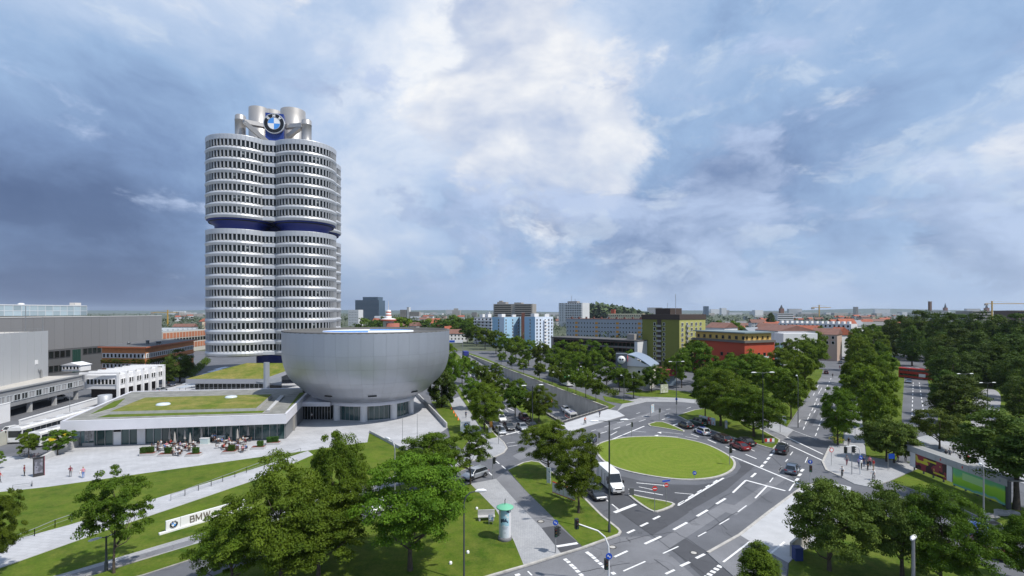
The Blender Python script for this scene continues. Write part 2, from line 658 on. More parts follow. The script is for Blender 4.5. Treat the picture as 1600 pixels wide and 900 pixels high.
def kerb_ring(name, pts, z=.14, w=.28, closed=True):
	n = len(pts)
	b = MB()
	ins = []
	area = sum(pts[i][0] * pts[(i + 1) % n][1] - pts[(i + 1) % n][0] * pts[i][1] for i in range(n))
	sgn = 1 if area > 0 else -1
	for i in range(n):
		p0, p1, p2 = Vector(pts[i - 1]), Vector(pts[i]), Vector(pts[(i + 1) % n])
		if not closed and i == 0:
			t = p2 - p1
		elif not closed and i == n - 1:
			t = p1 - p0
		else:
			t = (p1 - p0).normalized() + (p2 - p1).normalized()
		t.normalize()
		nrm = Vector((-t.y, t.x)) * sgn
		ins.append(((p1 - nrm * .02), (p1 + nrm * w)))
	last = n if closed else n - 1
	for i in range(last):
		a, c = ins[i], ins[(i + 1) % n]
		vs = [(a[0].x, a[0].y, 0), (c[0].x, c[0].y, 0), (c[0].x, c[0].y, z), (a[0].x, a[0].y, z), (a[1].x, a[1].y, z), (c[1].x, c[1].y, z), (c[1].x, c[1].y, 0), (a[1].x, a[1].y, 0)]
		b.add(vs, [(0, 1, 2, 3), (3, 2, 5, 4), (4, 5, 6, 7)])
	return tag(b.build(name, KERB), kind='structure')


ORD = ['first', 'second', 'third', 'fourth', 'fifth', 'sixth', 'seventh', 'eighth', 'ninth', 'tenth', 'eleventh', 'twelfth', 'thirteenth', 'fourteenth', 'fifteenth', 'sixteenth', 'seventeenth',
	   'eighteenth', 'nineteenth', 'twentieth', 'twenty-first', 'twenty-second', 'twenty-third', 'twenty-fourth', 'twenty-fifth', 'twenty-sixth', 'twenty-seventh', 'twenty-eighth', 'twenty-ninth', 'thirtieth']

# ================================================================ GROUND, ROADS, LAWNS
TR = [(11.5, 116.6), (25.8, 134.3), (-28.1, 307.0), (-42.5, 307.0)]          # sunken road: near left, near right, far right, far left
sheet('ground', [(-26000, -300), (26000, -300), (26000, 52000), (-26000, 52000)], 0.0, FARG, TR)
sheet('road', [(-300, 8), (330, 8), (330, 330), (-300, 330)], .012, ASPH, TR)


def trench():
	DEP = 6.6
	b = MB()
	zs = [-DEP, -DEP, 0.0, 0.0]
	b.add([(p[0], p[1], zz) for p, zz in zip(TR, zs)], [(0, 1, 2, 3)])
	tag(b.build('sunken_road', ASPH_LT), kind='structure')
	w = MB()
	mid = []
	for i in range(4):
		a, c = TR[i], TR[(i + 1) % 4]
		w.add([(a[0], a[1], zs[i] - .2), (c[0], c[1], zs[(i + 1) % 4] - .2), (c[0], c[1], .35), (a[0], a[1], .35)], [(0, 3, 2, 1)])
	# coping on the two long sides and the far end
	for (a, c) in ((TR[1], TR[2]), (TR[3], TR[0]), (TR[0], TR[1])):
		A, C = Vector((*a, 0)), Vector((*c, 0))
		d = (C - A)
		w.box(((A + C) / 2 + Vector((0, 0, .36))), (d.length, .4, .14), 0, math.atan2(d.y, d.x))
	wl = tag(w.build('trench_wall', CONC_DK), 'long grey concrete retaining wall along both sides of the sunken road', 'retaining wall')
	mk = MB()
	for k in range(14):
		t = .03 + k * .07
		A = Vector(TR[0]).lerp(Vector(TR[3]), t) * .5 + Vector(TR[1]).lerp(Vector(TR[2]), t) * .5
		B = Vector(TR[0]).lerp(Vector(TR[3]), t + .02) * .5 + Vector(TR[1]).lerp(Vector(TR[2]), t + .02) * .5
		z0, z1 = -DEP * (1 - t) + .02, -DEP * (1 - t - .02) + .02
		n = Vector((B - A).normalized()).orthogonal() * .1
		mk.add([(A.x - n.x, A.y - n.y, z0), (A.x + n.x, A.y + n.y, z0), (B.x + n.x, B.y + n.y, z1), (B.x - n.x, B.y - n.y, z1)], [(0, 1, 2, 3)])
	tag(mk.build('sunken_road_markings', WHITE_LINE), kind='structure')


trench()

# ---- paved areas -------------------------------------------------
slab('plaza', px((-260, 790), (-60, 775), (0, 770), (75, 762), (237, 739), (400, 716), (481, 705), (560, 693.5), (574, 692), (577, 677), (600, 689), (625, 704), (660, 690), (692, 674), (700, 668), (641, 606), (560, 600), (300, 597), (190, 625),
				  (110, 690), (64, 720), (30, 714), (-60, 716), (-260, 730)), .10, PLAZA, CONC)
slab('museum_path', px((702, 626), (718, 620), (728, 634), (746, 663), (766, 686), (778, 683), (788, 692), (793, 701), (788, 708), (771, 716), (735, 721), (700, 735), (640, 752), (312, 849), (300, 853), (135, 900), (60, 925), (-20, 925), (92, 900),
						(312, 835), (560, 762), (690, 722), (722, 706), (735, 690), (727, 668), (719, 657), (708, 640)), .10, WALK)
slab('cycle_path', px((308, 842), (640, 745), (650, 747), (306, 848), (300, 852), (135, 900), (60, 925), (20, 925), (108, 900)), .106, ASPH_LT)
slab('street_path', px((735, 757), (775, 749), (812, 791), (850, 830), (878, 867.5), (819, 887), (803, 847), (775, 798)), .10, WALK)
slab('cycle_lane', px((775, 749), (793, 735.5), (797, 741), (820, 766), (848, 794), (878, 824), (912, 857.5), (878, 867.5), (850, 830), (812, 791)), .09, ASPH_LT)
sheet('cycle_lane_patch', px((846, 826), (872, 822), (912, 857.5), (878, 867.5)), .104, ASPH_DK)
slab('bridge_deck', px((876, 664), (950, 640), (964, 642.5), (976, 650), (909, 669), (890, 675)), .12, M('pale_deck', (.44, .445, .46), .7, var=.1, scale=.4), CONC)
slab('south_path', px((1146, 636), (1180, 648), (1240, 672), (1229, 683), (1147, 648), (1110, 640), (1113, 632)), .07, WALK)
sheet('south_cycle_path', px((1147, 648.5), (1228.5, 683.5), (1222, 689), (1146, 651)), .03, ASPH_LT)
slab('corner_pavement', px((1284, 722), (1296, 697), (1318, 697), (1322, 655), (1330, 630), (1345, 630), (1350, 680), (1353, 715), (1400, 722), (1440, 730), (1390, 752), (1360, 762), (1335, 757), (1312, 745), (1290, 735)), .10, WALK)
slab('near_pavement', px((1154, 836), (1200, 800), (1250, 763), (1290, 752), (1330, 762), (1320, 800), (1290, 850), (1250, 862), (1232, 881), (1172, 847)), .10, M('pale_paving', (.42, .425, .44), .75, var=.12, scale=.5))
slab('near_cycle_path', px((1104, 864), (1154, 836), (1232, 881), (1228, 905), (1150, 905)), .09, ASPH_LT)
slab('shelter_path', px((1408, 690), (1440, 705), (1500, 720), (1610, 760), (1700, 790), (1700, 770), (1600, 735), (1530, 705), (1500, 690), (1450, 680)), .07, WALK)
slab('turning_circle', smooth_poly(px((1514, 655), (1518, 625), (1535, 608), (1552, 607), (1566, 618), (1560, 650), (1545, 685), (1530, 695)), 2), .06, M('pale_tarmac', (.27, .27, .285), .8, var=.12, scale=.4))
slab('north_service_path', px((964, 642.5), (976, 636), (1010, 628), (1060, 628), (1110, 633), (1146, 636), (1120, 628), (1060, 620), (1000, 622), (975, 628)), .05, WALK)

# ---- lawns -------------------------------------------------------
slab('front_lawn', px((-120, 785), (0, 770), (75, 762), (237, 739), (400, 716), (481, 705), (560, 693.5), (574, 692), (577, 677), (600, 689), (625, 704), (660, 712), (690, 722), (560, 762), (312, 835), (92, 900), (-20, 925), (-160, 925)), .13, GRASS, CONC)
slab('ramp_path', px((-60, 870), (0, 852), (110, 822), (230, 785), (400, 733), (481, 706), (489, 712), (400, 751), (257, 800), (162, 832), (0, 890), (-60, 905)), .19, PLAZA, CONC)
slab('verge', px((300, 853), (640, 755), (700, 736), (726, 727), (740, 728), (700, 745), (640, 763), (295, 876), (224, 899), (160, 915), (100, 915)), .12, GRASS)
slab('corner_lawn', px((735, 757), (775, 798), (803, 847), (819, 886.5), (776, 899), (720, 916), (260, 930), (342, 898), (400, 877), (560, 820), (700, 769)), .13, GRASS)
slab('tree_island', px((793, 734.5), (817, 723.5), (830, 721), (844, 723), (880, 751), (912, 777), (942, 807), (967, 827), (971, 832), (968, 837), (912, 857.5), (878, 824), (848, 794), (820, 766)), .13, GRASS)
slab('museum_side_lawn', px((674, 628), (702, 627), (708, 640), (719, 658), (727, 669), (734, 688), (722, 704), (705, 690), (700, 669)), .12, GRASS)
slab('street_verge', px((706, 600), (712, 600), (724, 616), (752, 655), (778, 680), (777, 684), (767, 686), (748, 664), (729, 634), (718, 618)), .12, GRASS)
slab('median_verge', px((700, 552), (712, 552), (760, 586), (785, 606.5), (843, 643), (874, 662), (862, 671), (843, 671.5), (822, 651), (797, 628), (770, 607), (742, 587), (715, 566)), .12, GRASS)
slab('far_bank_verge', px((722, 548), (760, 560.5), (793, 575), (900, 610), (945, 628), (962, 635), (953, 640), (943, 634), (900, 618.5), (786, 574.2), (722, 549.5)), .12, GRASS)
slab('corner_verge', px((942, 619), (992, 628.5), (972, 631.5), (946, 627)), .12, GRASS)
slab('showroom_lawn', px((975, 615), (1040, 609), (1075, 613), (1105, 620), (1090, 625), (1060, 622), (1000, 620)), .12, GRASS)
slab('roadside_lawn', px((1122, 633), (1160, 636), (1198, 651), (1230, 667.5), (1255, 628), (1283, 589), (1286, 578), (1260, 570), (1200, 585), (1130, 600), (1090, 612), (1075, 619)), .12, GRASS)
slab('median_strip', px((1300, 664), (1303, 694), (1317, 694), (1320, 655), (1327, 625), (1336, 575), (1328, 565), (1321, 590)), .13, GRASS)
slab('park_lawn', px((1338, 585), (1345, 640), (1350, 680), (1354, 714), (1400, 721), (1410, 705), (1409, 650), (1413, 592), (1405, 562), (1335, 556)), .12, GRASS)
slab('wood_floor', px((1448, 590), (1463, 640), (1470, 680), (1500, 690), (1530, 700), (1620, 738), (1800, 790), (1900, 780), (1800, 600), (1700, 545), (1445, 548)), .05, GRASS)
slab('shelter_lawn', px((1392, 753), (1440, 731), (1416, 722), (1440, 725), (1500, 750), (1600, 795), (1640, 812), (1640, 850), (1560, 822), (1480, 785)), .12, GRASS)
slab('near_lawn', px((1233, 882), (1250, 863), (1290, 850), (1320, 802), (1345, 790), (1480, 850), (1560, 900), (1560, 930), (1228, 930)), .12, GRASS)
sheet('wide_park', [(-20, 331), (420, 331), (600, 900), (-20, 900)], .01, FARG)

ISL = smooth_poly(px((928, 703), (930, 696), (947, 689), (976, 683.5), (1013, 682), (1050, 683), (1080, 688), (1108, 695.5), (1136, 709.5), (1148, 719), (1150.5, 728), (1144, 737.5), (1123, 746.6), (1089, 751), (1051, 750), (1004, 743), (966, 734),
					 (941, 722)), 2)
ci = (sum(p[0] for p in ISL) / len(ISL), sum(p[1] for p in ISL) / len(ISL))
RINGG = grass_mat('mown_rings', (.098, .155, .012), (.122, .180, .016), (.158, .188, .030), ring=(ci[0] + 2, ci[1] - 1, .8))
slab('roundabout_lawn', ISL, .13, RINGG)
kerb_ring('roundabout_kerb', ISL, .15, .34)
IB = smooth_poly(px((976, 770), (1006, 778), (1048, 785), (1057, 790), (1030, 801), (1018, 800.5), (998, 788)), 1)
slab('corner_island', IB, .13, GRASS_ISL)
kerb_ring('corner_island_kerb', IB, .15, .3)
IC = smooth_poly(px((1006, 665), (1030, 658), (1052, 665), (1076, 677), (1046, 671)), 1)
slab('turn_island', IC, .13, GRASS_ISL)
kerb_ring('turn_island_kerb', IC, .15, .3)
ID = px((1057, 649.5), (1085, 641), (1110, 637.5), (1146, 651.5), (1185, 669), (1219, 688), (1217, 694), (1208, 702), (1196, 699), (1180, 694), (1150, 686), (1106, 671), (1080, 661))
slab('tree_lawn', ID, .13, GRASS)
kerb_ring('tree_lawn_kerb', ID, .15, .25)
kerb_ring('tree_island_kerb', px((793, 734.5), (817, 723.5), (830, 721), (844, 723), (880, 751), (912, 777), (942, 807), (967, 827), (971, 832), (968, 837), (912, 857.5))[::-1], .15, .28, False)
kerb_ring('corner_lawn_kerb', px((912, 857.5), (878, 867.5), (819, 886.5), (776, 899), (720, 916))[::-1], .15, .25, False)
kerb_ring('near_pavement_kerb', px((1104, 864), (1154, 836), (1200, 800), (1250, 763), (1285, 752))[::-1], .15, .3, False)
kerb_ring('corner_pavement_kerb', px((1312, 745), (1290, 735), (1284, 722), (1296, 697)), .15, .3, False)
kerb_ring('museum_path_kerb', px((700, 735), (735, 721), (771, 716), (788, 708), (793, 701), (788, 692), (778, 683), (752, 655), (724, 616)), .15, .25, False)

# darker, newer asphalt round the island
sheet('newer_road', px((940, 731), (966, 743), (1004, 752), (1051, 757), (1089, 758), (1123, 753), (1150, 741), (1158, 729), (1153, 720), (1180, 728), (1130, 770), (1085, 795), (1060, 812), (1020, 836), (1008, 830), (960, 793), (925, 760), (930, 745)), .016, ASPH_DK)
sheet('newer_road_patch', px((1030, 841), (1056, 832), (1105, 864), (1150, 905), (1100, 905)), .016, ASPH_DK)
sheet('worn_road', px((820, 888), (912, 859), (968, 839), (1014, 838), (1090, 905), (770, 905)), .015, ASPH_LT)
sheet('far_street_worn', px((1231, 668), (1256, 630), (1284, 588), (1326, 588), (1318, 610), (1300, 664)), .015, ASPH_LT)


def markings():
	b = MB()

	def ln(p0, p1, w=.15, z=.022):
		A, B = Vector(g(*p0)), Vector(g(*p1))
		d = B - A
		if d.length < .01:
			return
		n = Vector((-d.y, d.x)).normalized() * w / 2
		b.add([(A.x - n.x, A.y - n.y, z), (B.x - n.x, B.y - n.y, z), (B.x + n.x, B.y + n.y, z), (A.x + n.x, A.y + n.y, z)], [(0, 1, 2, 3)])

	def crop(ox, oy, s, items, w=.15):
		for it in items:
			ww = it[4] if len(it) > 4 else w
			ln((ox + it[0] / s, oy + it[1] / s), (ox + it[2] / s, oy + it[3] / s), ww)
	crop(960, 720, 5, [(1025, 155, 925, 250, .28), (1190, 200, 1100, 293, .22), (1025, 152, 1335, 235, .38), (1005, 0, 1450, 185, .34), (1410, 170, 1365, 235, .2),
					   (1105, 97, 1070, 128, .34), (1240, 133, 1213, 168), (1305, 50, 1283, 80), (868, 295, 797, 338, .34), (728, 385, 645, 434, .34), (568, 483, 462, 540, .34),
					   (1032, 350, 965, 400), (897, 453, 820, 498), (717, 557, 653, 592), (365, 592, 237, 650, .32), (500, 670, 380, 725, .16), (242, 787, 70, 863, .18), (103, 705, 0, 752, .26),
					   (355, 433, 302, 458, .32), (262, 485, 203, 513, .32), (158, 540, 100, 566, .32), (705, 730, 638, 762, .32), (588, 792, 517, 824, .32), (470, 853, 400, 885, .26),
					   (853, 135, 497, 350, .3), (805, 152, 775, 172, .3), (745, 190, 715, 208, .3), (685, 228, 650, 248, .3), (620, 265, 580, 290, .3), (548, 313, 502, 338, .3),
					   (472, 250, 610, 262, .14), (110, 222, 380, 268, .2), (0, 405, 167, 340, .55), (0, 358, 30, 385)])
	for k in range(5):
		t0, t1 = k / 5, k / 5 + .12
		crop(960, 720, 5, [(830 - 130 * t0, 820 + 105 * t0, 830 - 130 * t1, 820 + 105 * t1, .5)])
	crop(1100, 600, 5, [(693, 530, 673, 557), (655, 587, 637, 607), (607, 648, 582, 682), (640, 412, 930, 550, .3), (668, 478, 925, 598, .3), (610, 450, 655, 470, .25), (30, 435, 95, 463, .26),
						(168, 490, 245, 518, .26), (325, 550, 410, 585, .26), (340, 500, 395, 525, .2), (810, 572, 790, 615, .12), (690, 360, 880, 432, .12)])
	for (x, y) in ((548, 525), (526, 552), (503, 582), (479, 612), (453, 641), (767, 675), (748, 710), (727, 747)):
		crop(1100, 600, 5, [(x - 9, y + 9, x + 9, y - 9, .4)])
	for (x, y) in ((875, 395), (890, 352), (903, 317), (916, 280), (747, 290), (795, 305), (780, 345), (812, 270), (826, 240), (847, 198), (865, 157), (880, 122), (858, 80), (900, 65), (915, 40), (888, 20), (965, 150), (957, 95)):
		crop(1100, 600, 5, [(x - 5, y + 11, x + 5, y - 11, .16)])
	crop(900, 620, 5.293, [(125, 285, 165, 272), (235, 250, 275, 237), (340, 217, 395, 205), (440, 190, 490, 178), (500, 140, 530, 130), (85, 355, 140, 330, .2), (195, 305, 255, 288, .2), (310, 270, 365, 250, .2),
						   (415, 237, 455, 222, .2), (520, 205, 575, 188, .2), (545, 165, 590, 152, .15), (285, 318, 340, 288, .2), (285, 358, 565, 243, .3), (710, 190, 735, 183, .3), (750, 175, 775, 168, .3),
						   (735, 147, 770, 135), (745, 108, 780, 100), (915, 98, 950, 86), (787, 243, 893, 203, .5), (950, 308, 1018, 333, .2),
						   (1285, 490, 1378, 528, .34), (705, 290, 885, 310, .14), (670, 320, 845, 333, .14), (475, 283, 580, 293, .14), (905, 330, 1005, 348, .14), (500, 712, 740, 735, .2), (520, 745, 640, 770, .15)])
	# lane arrows
	for (x, y, dx, dy) in ((700, 298, -30, -4), (675, 322, -30, -3), (720, 735, 40, 3)):
		A, B, C = (g(900 + (x + q) / 5.293, 620 + (y + w) / 5.293) for q, w in ((dx, dy), (5, -7), (5, 7)))
		b.add([(*A, .022), (*B, .022), (*C, .022)], [(0, 1, 2)])
		b.add([(*A, .0221), (*B, .0221), (*C, .0221)], [(2, 1, 0)])
	crop(680, 620, 5.293, [(535, 325, 800, 262, .5), (555, 275, 605, 305), (660, 280, 695, 305), (655, 210, 680, 220), (670, 175, 690, 192), (590, 385, 660, 375), (605, 412, 680, 400), (725, 380, 770, 370),
						   (580, 105, 605, 125), (530, 100, 555, 120, .3), (605, 95, 650, 115, .3), (500, 75, 515, 90), (570, 60, 585, 75), (495, 525, 530, 555, .2), (550, 570, 585, 600, .2), (425, 610, 470, 650, .2)])
	for (x, y) in ((1165, 662), (1190, 680), (1215, 702), (1240, 727), (1270, 752), (1298, 778), (1378, 832), (982, 720), (1000, 735), (1030, 765), (1055, 787), (1080, 815), (1110, 845)):
		crop(700, 740, 5.333, [(x - 11, y - 9, x + 11, y + 9, .42)])
	crop(700, 740, 5.333, [(665, 815, 700, 850, .16), (560, 850, 600, 840, .4), (1110, 130, 1140, 155, .16), (1155, 92, 1185, 118, .16), (1310, 210, 1335, 232, .16),
						   (1365, 255, 1425, 302, .18)])
	tag(b.build('road_markings', WHITE_LINE), kind='structure')
	b = MB()
	crop(700, 740, 5.333, [(905, 615, 1080, 587, .45)], )
	for v_ in range(len(b.v)):
		b.v[v_] = (b.v[v_][0], b.v[v_][1], .11)
	n0 = len(b.v)
	crop(960, 720, 5, [(1060, 638, 850, 800, .22), (1330, 640, 1180, 765, .22)])
	for v_ in range(n0, len(b.v)):
		b.v[v_] = (b.v[v_][0], b.v[v_][1], .115)
	tag(b.build('cycle_path_markings', WHITE_LINE), kind='structure')
	# lines of the far carriageways
	b = MB()
	for (u0, v0, u1, v1, n, sp) in ((770, 640, 722, 566, 9, .5), (752, 622, 712, 568, 7, .5), (1425, 650, 1427, 596, 10, .5), (1444, 650, 1436, 596, 10, .5), (1315, 600, 1318, 570, 6, .5), (1272, 645, 1300, 588, 8, .4)):
		A, B = Vector(g(u0, v0)), Vector(g(u1, v1))
		for k in range(n):
			P, Q = A.lerp(B, k / n), A.lerp(B, (k + sp) / n)
			nn = Vector((-(Q - P).y, (Q - P).x)).normalized() * .09
			b.add([(P.x - nn.x, P.y - nn.y, .023), (Q.x - nn.x, Q.y - nn.y, .023), (Q.x + nn.x, Q.y + nn.y, .023), (P.x + nn.x, P.y + nn.y, .023)], [(0, 1, 2, 3)])
	tag(b.build('far_road_markings', WHITE_LINE), kind='structure')
	for (u, v, r, where, z) in ((845, 816, .45, 'round iron manhole cover in the dark cycle lane', .1), (957, 855, .45, 'round iron manhole cover in the street by the bent signal arm', .018), (1084, 864, .42, 'round iron manhole cover in the street by the near pavement corner', .018)):
		p = g(u, v)
		t = thing('manhole_cover', where, 'manhole cover', (p[0], p[1], z))
		MB().lathe([(r, 0.0), (r, .012), (r * .72, .014)], 20, smooth=False).build('frame', M('cast_iron', (.05, .048, .046), .6, .3), t)
		MB().lathe([(r * .72, .014), (0, .016)], 20, smooth=False).build('lid', KERB, t)


markings()


def seams():
	"""tar-sealed joints of the asphalt"""
	b = MB()
	def ln(x0, y0, x1, y1, w=.10):
		n = 6
		A, B = Vector(g(960 + x0 / 5, 720 + y0 / 5)), Vector(g(960 + x1 / 5, 720 + y1 / 5))
		d = B - A
		nn = Vector((-d.y, d.x)).normalized()
		P = [A + d * (i / n) + nn * (rnd.uniform(-.12, .12) if 0 < i < n else 0) for i in range(n + 1)]
		for P0, P1 in zip(P[:-1], P[1:]):
			b.add([(P0.x - nn.x * w / 2, P0.y - nn.y * w / 2, .019), (P1.x - nn.x * w / 2, P1.y - nn.y * w / 2, .019), (P1.x + nn.x * w / 2, P1.y + nn.y * w / 2, .019), (P0.x + nn.x * w / 2, P0.y + nn.y * w / 2, .019)], [(0, 1, 2, 3)])
	for q in ((45, 405, 700, 880), (0, 650, 280, 580), (280, 580, 480, 558), (480, 558, 720, 712), (560, 490, 790, 340), (640, 595, 960, 400), (310, 770, 450, 870), (720, 400, 880, 540), (870, 560, 1000, 640), (-260, 870, 120, 800), (100, 600, 120, 640), (820, 300, 1060, 160), (1010, 200, 1230, 330),
			  (760, 150, 1100, 60), (1230, -30, 1420, 150), (880, -180, 1240, -60), (-700, 120, -300, -80), (-800, -40, -420, -240)):
		ln(*q)
	tag(b.build('road_seams', M('tar_seam', (.030, .030, .034), .6)), kind='structure')
	# wheel tracks worn lighter and darker
	for k, (pts, m) in enumerate(((((985, 870), (1130, 786), (1150, 790), (1010, 880)), ASPH_LT), (((1075, 800), (1160, 752), (1172, 756), (1090, 807)), ASPH), (((1132, 800), (1230, 733), (1243, 737), (1150, 805)), ASPH_LT), (((800, 712), (905, 668), (915, 671), (812, 720)), ASPH_LT),
								  (((930, 672), (1030, 640), (1040, 643), (940, 678)), ASPH_LT), (((1246, 690), (1276, 640), (1282, 640), (1256, 692)), ASPH))):
		sheet('wheel_track', px(*pts), .0175 + k * .0001, m)


seams()
# ================================================================ THE FOUR-CYLINDER TOWER
def circle_from_edges(u0, u1, y0):
	"""centre x and radius of the upright cylinder at depth y0 whose outline spans the photo columns u0..u1"""
	a0, a1 = math.atan((u0 - U0) / F), math.atan((u1 - U0) / F)
	m, d = (a0 + a1) / 2, (a1 - a0) / 2
	D = y0 / math.cos(m)
	return D * math.sin(m), D * math.sin(d)


def roundel(parent, name, r, depth, y):
	"""round emblem facing -Y, centred on the parent's origin: silver rim, black ring with three white letters, blue and white quarters"""
	b = MB()
	N = 40
	prof = [(r, 0), (r, depth), (r * .955, depth + .06 * r), (r * .93, depth)]
	vs, fs = [], []

	def ring(b, r0, y0, r1, y1, m, a0=0, a1=2 * PI, n=N):
		vs = []
		for i in range(n + 1):
			a = a0 + (a1 - a0) * i / n
			vs += [(r0 * math.cos(a), y - y0, r0 * math.sin(a)), (r1 * math.cos(a), y - y1, r1 * math.sin(a))]
		b.add(vs, [(2 * i, 2 * i + 1, 2 * i + 3, 2 * i + 2) for i in range(n)], m)
	ring(b, r, 0, r, depth, 0)
	ring(b, r, depth, r * .965, depth + .05, 0)
	ring(b, r * .965, depth + .05, .93 * r, depth + .01, 0)
	ring(b, .93 * r, depth + .01, .60 * r, depth + .01, 1)
	ring(b, .60 * r, depth + .01, .565 * r, depth + .05, 0)
	b.build(name, [M('emblem_silver', (.62, .63, .65), .3, .6), M('emblem_black', (.008, .008, .01), .35)], parent)
	cols = [M('emblem_blue', (.07, .28, .72), .35), M('emblem_white', (.80, .81, .83), .35)]
	for k in range(4):
		q = MB()
		a0 = k * PI / 2
		vs = [(0, y - depth - .02, 0)]
		for i in range(11):
			a = a0 + (PI / 2) * i / 10
			vs.append((.565 * r * math.cos(a), y - depth - .02, .565 * r * math.sin(a)))
		q.add(vs, [(0, i, i + 1) for i in range(1, 11)])
		q.build('quarter', cols[(k + 1) % 2], parent)
	# letters as flat strokes in a 4x5 box
	strokes = {'B': [((0, 0), (0, 5)), ((0, 5), (2.6, 5)), ((0, 2.6), (2.6, 2.6)), ((0, 0), (2.8, 0)), ((2.8, 2.7), (2.8, 4.8)), ((3, .2), (3, 2.5))],
			   'M': [((0, 0), (0, 5)), ((4, 0), (4, 5)), ((0, 5), (2, 1.2)), ((4, 5), (2, 1.2))],
			   'W': [((0, 5), (1, 0)), ((1, 0), (2, 4)), ((2, 4), (3, 0)), ((3, 0), (4, 5))]}
	for ch, ang in (('B', 135), ('M', 90), ('W', 45)):
		q = MB()
		sc = .045 * r
		R = Matrix.Rotation(math.radians(ang - 90), 2)
		for (p0, p1) in strokes[ch]:
			P, Q = Vector(((p0[0] - 2) * sc, (p0[1] - 2.5) * sc)), Vector(((p1[0] - 2) * sc, (p1[1] - 2.5) * sc))
			d = (Q - P).normalized() * .028 * r
			P, Q = P - d, Q + d
			n = Vector((-d.y, d.x)) * 1.25
			c = Vector((0, .765 * r))
			pts = [R @ (w + c) for w in (P - n, Q - n, Q + n, P + n)]
			q.add([(w.x, y - depth - .03, w.y) for w in pts], [(0, 1, 2, 3)])
		q.build('letter', cols[1], parent)


